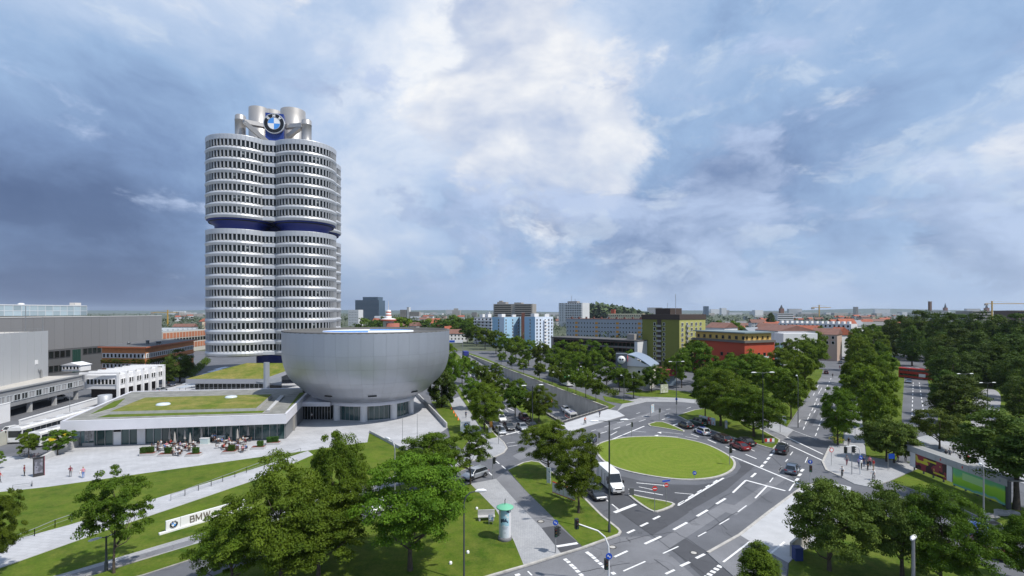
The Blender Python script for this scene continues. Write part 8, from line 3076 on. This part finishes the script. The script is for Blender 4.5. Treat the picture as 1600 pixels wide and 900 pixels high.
# dark poster pillar on the plaza
t = thing('poster_pillar', 'dark flat poster pillar standing on the plaza beside the wedge wall', 'sign', (*g(60, 745), .1), .9)
MB().bx(-.62, .62, -.14, .14, 0, 3.0).build('pillar', M('pillar_dark', (.03, .028, .03), .5), t)
MB().bx(-.48, .48, -.16, -.13, .5, 2.7).build('poster', poster('dark_poster', (.10, .10, .12), (.20, .20, .24), (.05, .05, .06), 1.5), t)
MB().bx(.63, .72, -.16, .16, 0, 3.05).build('red_edge', M('pillar_red', (.16, .02, .04), .5), t)

# ---- advertising column
x, y = g(789, 844)
t = thing('advertising_column', 'round advertising column with a pale green cap and a blue and white poster', 'advertising column', (x, y, .12))
MB().lathe([(.76, 0), (.78, .05), (.78, .32), (.70, .36)], 32).build('plinth', M('plinth_grey', (.16, .16, .17), .8), t)
MB().lathe([(.68, .3), (.68, 3.55)], 40).build('shaft', M('shaft_white', (.60, .60, .62), .6), t)
pm = bpy.data.materials.new('column_poster')
pm.use_nodes = True
T = NT(pm.node_tree)
o_ = T.new('ShaderNodeTexCoord').outputs['Object']
n_ = T.noise(T.vmath('ADD', o_, (2.2, .3, .1)), 1.9, 2, .55)
c_ = T.ramp(n_, [(0, (.03, .05, .09)), (.40, (.03, .05, .09)), (.43, (.32, .52, .62)), (.62, (.32, .52, .62)), (.64, (.60, .62, .62)), (.73, (.35, .02, .05))], 'CONSTANT')
T.l.new(c_, pm.node_tree.nodes['Principled BSDF'].inputs['Base Color'])
MB().lathe([(.692, 1.75), (.692, 3.45)], 14, a0=-PI / 2 - .75, a1=-PI / 2 + .75).build('poster', pm, t)
MB().lathe([(.692, .42), (.692, 1.72)], 14, a0=-PI / 2 - .75, a1=-PI / 2 + .75).build('poster', M('poster_pale', (.55, .60, .66), .6), t)
b = MB()
for k, (z_, w_) in enumerate(((1.55, .95), (1.42, .7), (.98, .35))):
	b.lathe([(.697, z_), (.697, z_ + .05)], 8, a0=-PI / 2 - w_ * .5, a1=-PI / 2 + w_ * .5)
b.build('print_lines', M('print_grey', (.25, .27, .32), .6), t)
MB().lathe([(.86, 3.55), (.98, 3.60), (.98, 3.68), (.90, 3.72), (.45, 3.92), (0, 3.98)], 36).build('cap', M('patina_green', (.14, .42, .27), .6), t)
MB().tube([(0, 0, 3.95), (0, 0, 4.45), (.03, 0, 4.5)], [.05, .045, .03], 6).build('finial', M('finial_dark', (.07, .07, .07), .5, .4), t)
MB().box((.05, 0, 4.55), (.10, .09, .14)).build('finial_tip', STEEL, t)

# ---- bench, small cabinet, boxes on the lawns
x, y = g(760, 814)
t = thing('park_bench', 'pale stone bench beside the advertising column', 'bench', (x, y, .13), .1)
MB().bx(-1.05, 1.05, -.35, .3, .42, .52).build('seat', CONC, t)
MB().bx(-1.05, 1.05, .25, .38, .5, 1.15).build('backrest', CONC, t)
for sx in (-.85, .85):
	MB().bx(sx - .1, sx + .1, -.3, .28, 0, .42).build('leg', CONC, t)
x, y = g(767, 820)
t = thing('newspaper_box', 'small grey newspaper box with a blue front before the stone bench', 'newspaper box', (x, y, .13))
MB().bx(-.3, .3, -.25, .25, .35, 1.15).build('box', M('box_grey', (.20, .21, .23), .6), t)
MB().bx(-.24, .24, -.27, -.24, .55, 1.1).build('front_sheet', poster('news_front', (.10, .22, .42), (.6, .6, .6), (.3, .4, .55), 4), t)
for sx in (-.22, .22):
	MB().bx(sx - .03, sx + .03, -.2, .2, 0, .35).build('leg', STEEL, t)
x, y = g(766, 676)
tag(MB().bx(-.35, .35, -.3, .3, 0, .9).build('utility_box', M('box_white', (.6, .6, .6), .6), None, (x, y, .12)), 'white utility box at the tip of the street verge', 'utility box')
x, y = g(766, 672)
tag(MB().bx(-.3, .3, -.3, .3, 0, 1.7).build('utility_box', M('box_orange', (.55, .27, .06), .6), None, (*g(767, 671), .12)), 'orange box on the street verge behind the white utility box', 'utility box')
for k, (u, v) in enumerate(((705.5, 640), (709, 646), (712, 651), (716, 657))):
	tag(MB().lathe([(.24, 0), (.24, .04), (.16, .05), (.03, .75), (0, .76)], 10).build('traffic_cone', M('cone_orange', (.75, .16, .03), .5), None, (*g(u, v), .12)), f'{ORD[k]} orange cone in the line along the museum path, counted from the bowl', 'traffic cone', 'orange cones along the museum path')
for k, (u, v, lab) in enumerate(((731, 866, 'white lawn spotlight right of the curved lamp, the nearer one'), (704, 883, 'white lawn spotlight left of the curved lamp'), (745, 797, 'white lawn marker left of the stone bench'), (1457, 795, 'small pale stone on the lawn under the billboards'))):
	tag(MB().lathe([(.16, 0), (.17, .18), (.1, .26), (0, .28)], 10).build('lawn_light', WHITE, None, (*g(u, v), .13)), lab, 'lawn light')
r_ = random.Random(3)
for k, (u, v, s, lab) in enumerate(((1548, 824 - 12, .75, 'pale boulder on the lawn right of the billboard lamp'), (1566, 810 - 4, .8, 'grey boulder under the right end of the green billboard'), (1582, 806, .7, 'dark boulder at the foot of the very large tree'))):
	b = MB()
	vs, fs = [], []
	for i in range(6):
		for j in range(10):
			a, p = 2 * PI * j / 10, PI * i / 5
			rr = s * r_.uniform(.75, 1.1)
			vs.append((rr * math.sin(p) * math.cos(a) * 1.3, rr * math.sin(p) * math.sin(a), max(-.05, s * .35 + rr * math.cos(p) * .55)))
	for i in range(5):
		for j in range(10):
			fs.append((i * 10 + j, (i + 1) * 10 + j, (i + 1) * 10 + (j + 1) % 10, i * 10 + (j + 1) % 10))
	b.add(vs, fs)
	tag(b.build('boulder', M('boulder_stone', (.26, .25, .24), .9, var=.25, scale=2), None, (*g(u, v), .1)), lab, 'boulder')
# flower box, yellow
t = thing('yellow_flower_bed', 'bed of yellow flowers on the green strip at the right corner', 'flower bed', (*g(1308, 690), .13))
b = MB()
for k in range(260):
	x_, y_, z_ = r_.uniform(-1.2, 1.2), r_.uniform(-1.2, 1.2), r_.uniform(.1, .7)
	s = .1
	R = Matrix.Rotation(r_.uniform(0, 6), 3, 'Z') @ Matrix.Rotation(r_.uniform(0, 1), 3, 'X')
	b.add([R @ Vector(q) + Vector((x_, y_, z_)) for q in ((-s, 0, 0), (0, -s, 0), (s, 0, 0), (0, s, 0))], [(0, 1, 2, 3)], 0 if k % 3 else 1)
tag(b.build('flowers', [M('flower_leaf', (.06, .11, .02), .7), M('flower_yellow', (.60, .48, .03), .6)], t), kind='stuff')

# ---- billboards on the right
A, B = g(1421, 733, 0), g(1578, 797, 0)
L, a = frame2(A, B)
t = thing('billboard_shelter', 'long shelter roof with two big advertising panels, one dark red and one bright green', 'billboard', (*A, .1), a)
zr = 3.7
MB().bx(-.4, L + .3, -.3, 1.7, zr, zr + .16).build('roof', M('shelter_roof', (.25, .25, .24), .7, var=.15, scale=.6), t)
n = 9
for i in range(n):
	MB().bx(L * i / n + .02, L * (i + 1) / n - .02, -.36, -.28, zr - .75, zr + .22).build('fascia_panel', M('shelter_fascia', (.38, .385, .39), .6, rand=.06), t)
for i, c in ((3, REDM), (5, REDM), (8, M('print_grey', (.25, .27, .32), .6))):
	MB().bx(L * i / n + .8, L * (i + 1) / n - .9, -.375, -.355, zr - .45, zr - .1).build('fascia_label', c, t)
p1 = poster('red_advert', (.035, .008, .012), (.24, .03, .04), (.50, .42, .06), .55)
p2 = bpy.data.materials.new('green_advert')
p2.use_nodes = True
T = NT(p2.node_tree)
o_ = T.new('ShaderNodeTexCoord').outputs['Object']
sx_ = T.new('ShaderNodeSeparateXYZ')
T.l.new(o_, sx_.inputs[0])
n_ = T.math('ADD', T.math('MULTIPLY', sx_.outputs[2], .30), T.math('MULTIPLY', T.noise(o_, .35, 2, .5), .55))
c_ = T.ramp(n_, [(.34, (.55, .55, .02)), (.42, (.12, .38, .40)), (.50, (.22, .50, .03)), (.85, (.34, .62, .04)), (1.0, (.14, .46, .20))])
T.l.new(c_, p2.node_tree.nodes['Principled BSDF'].inputs['Base Color'])
MATS['green_advert'] = p2
MB().bx(L * .02, L * .085, -.20, -.02, .6, zr - .8).build('white_panel', WHITE, t)
MB().bx(L * .09, L * .43, -.22, -.02, .55, zr - .8).build('dark_red_advert', p1, t)
MB().bx(L * .11, L * .24, -.24, -.21, 1.7, 2.1).bx(L * .19, L * .33, -.24, -.21, 2.35, 2.6).bx(L * .30, L * .42, -.24, -.21, .9, 1.15).build('advert_print', M('advert_yellow', (.55, .50, .03), .5), t)
MB().bx(L * .44, L * .495, -.20, -.02, .6, zr - .8).build('white_panel', WHITE, t)
MB().bx(L * .505, L * .975, -.22, -.02, .35, zr - .8).build('bright_green_advert', p2, t)
MB().bx(L * .60, L * .80, -.24, -.21, 1.6, 2.6).build('advert_print', M('advert_pale_green', (.38, .62, .25), .5), t)
for i in range(9):
	MB().bx(L * (i + .5) / 9 - .08, L * (i + .5) / 9 + .08, .0, .16, 0, zr).build('post', DKSTEEL, t)
MB().bx(L * .985, L + .1, -.3, .1, 0, zr).build('end_pillar', DKSTEEL, t)
# low barrier beside the blue car
A, B = g(1538, 822, 0), g(1600, 850, 0)
L, a = frame2(A, B)
t = thing('guard_rail', 'low dark guard rail between the blue car and the billboard lawn', 'guard rail', (*A, 0), a)
MB().bx(0, L, -.06, .06, .55, .85).build('rail', M('rail_dark', (.10, .10, .10), .6), t)
for i in range(6):
	MB().bx(L * i / 5 - .05, L * i / 5 + .05, -.05, .05, 0, .6).build('post', STEEL, t)
# grey wall with blue bin at the lower right
A, B = g(1238, 872), g(1264, 848)
L, a = frame2(A, B)
tag(MB().bx(0, L, 0, .25, 0, 1.5).build('grey_fence_wall', CONC_DK, None, (*A, .1), a), 'short grey wall under the spreading olive tree by the pale pavement', 'wall')
tag(MB().bx(-.4, .4, -.35, .35, 0, 1.25).bx(-.44, .44, -.4, .38, 1.25, 1.35).build('waste_container', M('bin_blue', (.02, .04, .16), .6), None, (*g(1246, 876), .1)), 'dark blue waste container at the end of the short grey wall', 'waste container')


# ---- railings
def railing(label, pts, h=1.05, z=.1, n_per=1.8, bars=False, mat_=None):
	W = [Vector((*g(u, v, z), z)) for u, v in pts]
	t = thing('railing', label, 'railing', W[0])
	b = MB()
	posts = MB()
	for A, B in zip(W[:-1], W[1:]):
		d = B - A
		o = A - W[0]
		b.tube([o + Vector((0, 0, h)), o + d + Vector((0, 0, h))], .035, 6)
		b.tube([o + Vector((0, 0, h * .5)), o + d + Vector((0, 0, h * .5))], .02, 5)
		n = max(1, int(d.length / n_per))
		for i in range(n + 1):
			p = o + d * (i / n)
			MB().box((0, 0, h / 2), (.06, .06, h)).build('post', mat_ or STEEL, t, p)
		if bars:
			k = max(1, int(d.length / .16))
			for i in range(k):
				p = o + d * (i / k)
				posts.box(p + Vector((0, 0, h * .5)), (.015, .015, h * .9))
	b.build('handrail', mat_ or STEEL, t)
	if bars:
		tag(posts.build('bars', mat_ or STEEL, t), kind='stuff')
	return t


railing('railing with thin bars along the white bridge above the sunken road', [(877, 661.5), (950, 638.5)], 1.15, .1, 1.6, True, DKSTEEL)
railing('railing along the near edge of the sunken road', [(877, 661), (845, 642.5), (786, 607), (745, 583)], 1.0, .3, 2.2, True, DKSTEEL)
railing('railing along the far bank of the sunken road', [(950, 637.5), (900, 617.8), (786, 573.8)], .9, .3, 2.5, False, DKSTEEL)
railing('handrail on short posts along the sloping path of the front lawn, left section', [(18, 852), (54, 838), (86, 824), (112, 815)], .9, .15, 4.0)
railing('handrail on short posts along the sloping path of the front lawn, right section', [(267, 783), (289, 775), (310, 767), (330, 760), (348, 753), (367, 746), (385, 739), (420, 726), (470, 708)], .9, .15, 6.0)
railing('low bench-like rail at the lower left edge of the plaza', [(20, 764), (50, 760), (50, 757)], .55, .1, 3.0)
# walls of the plaza ramp right of the bowl
A, B = g(642, 609, 0), g(698, 669, 0)
L, a = frame2(A, B)
tag(MB().bx(0, L, -.15, .15, 0, 1.1).build('plaza_wall', CONC, None, (*A, .1), a), 'long pale parapet wall beside the lawn right of the bowl', 'wall')
A, B = g(578, 677, 0), g(640, 710, 0)
L, a = frame2(A, B)
tag(MB().bx(0, L, -.15, .15, 0, .55).build('plaza_wall', CONC, None, (*A, .1), a), 'low pale wall at the peak of the front lawn before the bowl', 'wall')


# ================================================================ THE TERRACE CAFE
def cafe():
	def table(x, y, label):
		t = thing('cafe_table', label, 'table', (x, y, .1), 0, 'cafe tables on the terrace')
		MB().lathe([(.42, .72), (.43, .74), (.42, .76), (0, .76)], 16).build('table_top', M('table_pale', (.55, .55, .55), .4), t)
		MB().tube([(0, 0, .02), (0, 0, .72)], .035, 6).lathe([(.25, .0), (.24, .03), (0, .04)], 12).build('stand', STEEL, t)
		return t
	def chair(label):
		t = thing('cafe_chair', label, 'chair', (0, 0, .1), 0, 'cafe chairs on the terrace')
		CM = M('wicker_dark', (.09, .045, .03), .7)
		MB().bx(-.22, .22, -.22, .22, .42, .47).build('seat', CM, t)
		MB().bx(-.25, -.20, -.22, .22, .47, .88).build('backrest', CM, t)
		for sx in (-.2, .2):
			for sy in (-.2, .2):
				MB().bx(sx - .018, sx + .018, sy - .018, sy + .018, 0, .42).build('leg', STEEL, t)
		return t
	def parasol(x, y, label):
		t = thing('closed_parasol', label, 'parasol', (x, y, .1), 0, 'closed parasols on the terrace')
		PMt = M('parasol_cloth', (.40, .37, .34), .85, var=.12, scale=4)
		b = MB()
		n = 12
		prof = [(.10, .95), (.19, 1.05), (.15, 1.6), (.11, 2.3), (.05, 2.75), (.02, 2.85)]
		vs = []
		for r, z in prof:
			for i in range(n):
				k = 1 + (.22 if i % 2 else -.12)
				vs.append((r * k * math.cos(2 * PI * i / n), r * k * math.sin(2 * PI * i / n), z))
		fs = [(j * n + i, j * n + (i + 1) % n, (j + 1) * n + (i + 1) % n, (j + 1) * n + i) for j in range(len(prof) - 1) for i in range(n)]
		b.add(vs, fs)
		b.build('folded_cloth', PMt, t)
		MB().tube([(0, 0, 0), (0, 0, 2.95)], .03, 6).build('pole', STEEL, t)
		MB().lathe([(.32, 0), (.30, .07), (.05, .1)], 14).build('base', M('base_dark', (.12, .12, .12), .7), t)
	tables = [(246, 699), (252, 705), (262, 702), (272, 697), (281, 706), (288, 699), (297, 704), (303, 697), (277, 712), (346, 700), (352, 694), (356, 703), (364, 697), (372, 702), (377, 695), (385, 690), (341, 692), (360, 706), (378, 706)]
	r = random.Random(4)
	t0 = None
	c0 = None
	tops = ['white', 'black', 'grey', 'blue', 'pink', 'red', 'navy', 'white', 'lilac', 'beige', 'maroon', 'white']
	np_ = 0
	for i, (u, v) in enumerate(tables):
		x, y = g(u, v, .1)
		side = 'left' if u < 320 else 'right'
		lab = f'small round cafe table in the {side} group of tables on the terrace'
		if t0 is None:
			t0 = table(x, y, lab)
			tk = [(c, []) for c in t0.children]
		else:
			dup(t0, (x, y, .1), 0, lab, kids=tk)
		a0 = r.uniform(0, 6)
		for k in range(3):
			a = a0 + k * 2.1 + r.uniform(-.2, .2)
			cx, cy = x + .72 * math.cos(a), y + .72 * math.sin(a)
			cl = f'dark wicker cafe chair in the {side} group of tables on the terrace'
			if c0 is None:
				c0 = chair(cl)
				ck = [(c, []) for c in c0.children]
				c0.location = (cx, cy, .1)
				c0.rotation_euler = (0, 0, a + PI)
			else:
				dup(c0, (cx, cy, .1), a + PI, cl, kids=ck)
			if (i * 3 + k) % 2 == 0:
				tp = tops[np_ % len(tops)]
				np_ += 1
				person(0, 0, a + PI, 'sit', tp, ['black', 'jeans', 'grey'][np_ % 3], f'seated cafe guest in a {tp} top in the {side} group of tables', ['brown', 'black', 'fair'][np_ % 3], 1.0, .1, 'cafe guests at the terrace tables', (cx - .02 * math.cos(a), cy - .02 * math.sin(a)))
	for i, (u, v) in enumerate(((265, 694), (273, 698), (289, 694), (297, 700), (315, 692), (361, 690), (371, 693), (388, 688), (412, 686))):
		parasol(*g(u, v, .1), f'{ORD[i]} closed beige parasol from the left on the cafe terrace')
	# service counter and waiters
	for u, v, lab in ((320, 693, 'white service counter left of the waiters on the terrace'), (346, 689, 'pale counter in the right group of tables')):
		t = thing('service_counter', lab, 'counter', (*g(u, v, .1), .1))
		MB().bx(-.8, .8, -.35, .35, 0, 1.05).build('body', M('counter_teal', (.50, .60, .60), .4), t)
		MB().bx(-.86, .86, -.4, .4, 1.05, 1.12).build('top', WHITE, t)
	for u, v, tp, lab in ((332, 691, 'white', 'waiter in a white shirt between the two groups of tables, left'), (335.5, 691, 'blue', 'person in a pale blue top beside the waiter on the terrace'), (372, 687, 'white', 'waiter in white behind the right group of tables'), (301, 690, 'white', 'waiter in white behind the left group of tables')):
		person(u, v, r.uniform(0, 6), 'stand', tp, 'black', lab)
	# planters
	HG = leaf_mat('hedge_leaf', (.035, .07, .014), (.07, .12, .02), .15)
	for i, (u, v, two) in enumerate(((232, 711, 2), (260, 712, 1), (303, 712, 1), (359, 708, 1), (404, 701, 1), (428, 694, 2))):
		t = thing('planter', f'{ORD[i]} stone planter with clipped box hedge from the left along the cafe terrace', 'planter', (*g(u, v, .1), .1), .15)
		MB().bx(-1.2, 1.2, -.7, .7, 0, .42).build('trough', CONC, t)
		MB().bx(-1.12, 1.12, -.62, .62, .42, .45).build('soil', M('red_bark_mulch', (.16, .045, .03), .95, var=.3, scale=8), t)
		for k in range(two):
			b = MB()
			x0 = (.3 if two == 1 else -.75 + k * 1.0)
			y0 = 0 if two == 1 else (-.1 + .25 * k)
			for q in range(700):
				# leaves on and under the surface of a clipped block
				f = r.choice((0, 1, 2, 3, 4))
				p = [r.uniform(-.5, .5), r.uniform(-.4, .4), r.uniform(0, 1)]
				d = r.uniform(-.05, .02)
				if f == 0: p[0] = .5 + d
				elif f == 1: p[0] = -.5 - d
				elif f == 2: p[1] = -.4 - d
				elif f == 3: p[1] = .4 + d
				else: p[2] = 1 + d
				s = .06
				R = Matrix.Rotation(r.uniform(0, 6), 3, 'Z') @ Matrix.Rotation(r.uniform(0, 3), 3, 'X')
				b.add([R @ Vector(w) + Vector((p[0] + x0, p[1] + y0, .45 + p[2])) for w in ((-s, 0, 0), (0, -s * .7, 0), (s, 0, 0), (0, s * .7, 0))], [(0, 1, 2, 3)])
			b.bx(x0 - .44, x0 + .44, y0 - .34, y0 + .34, .45, 1.38)
			b.build('box_hedge', HG, t)


cafe()
# bicycles and scooters by the small street trees
for i, (u, v, lab) in enumerate(((40, 713, 'bicycle parked under the small round street tree'), (56, 716, 'dark bicycle parked right of the small round street tree'), (74, 714, 'bicycle parked beside the small bushy tree'))):
	bicycle(u, v, .3 + i, lab, .02, None, ['black', 'maroon', 'navy'][i])
# flag poles / thin masts near the plaza corner
for u, v, h, lab in ((629, 690, 5.0, 'thin dark mast at the right of the front lawn peak'), (652, 690, 5.5, 'thin dark mast right of the other mast by the ramp'), (109, 660, 9, 'tall thin lamp mast in the yard before the grey office wing')):
	tag(MB().tube([(0, 0, 0), (0, 0, h)], [.06, .035], 6).build('mast', STEEL, None, (*g(u, v), .1)), lab, 'mast')


# ---- the air over the city
b = MB().bx(-13000, 13000, -250, 12500, -9.5, 135)
hz = bpy.data.materials.new('haze')
hz.use_nodes = True
T = NT(hz.node_tree)
T.n.clear()
pv = T.new('ShaderNodeVolumePrincipled')
pv.inputs['Color'].default_value = (.72, .84, 1.0, 1)
pv.inputs['Density'].default_value = .00004
o_ = T.new('ShaderNodeOutputMaterial')
T.l.new(pv.outputs[0], o_.inputs['Volume'])
tag(b.build('haze', hz), kind='stuff')
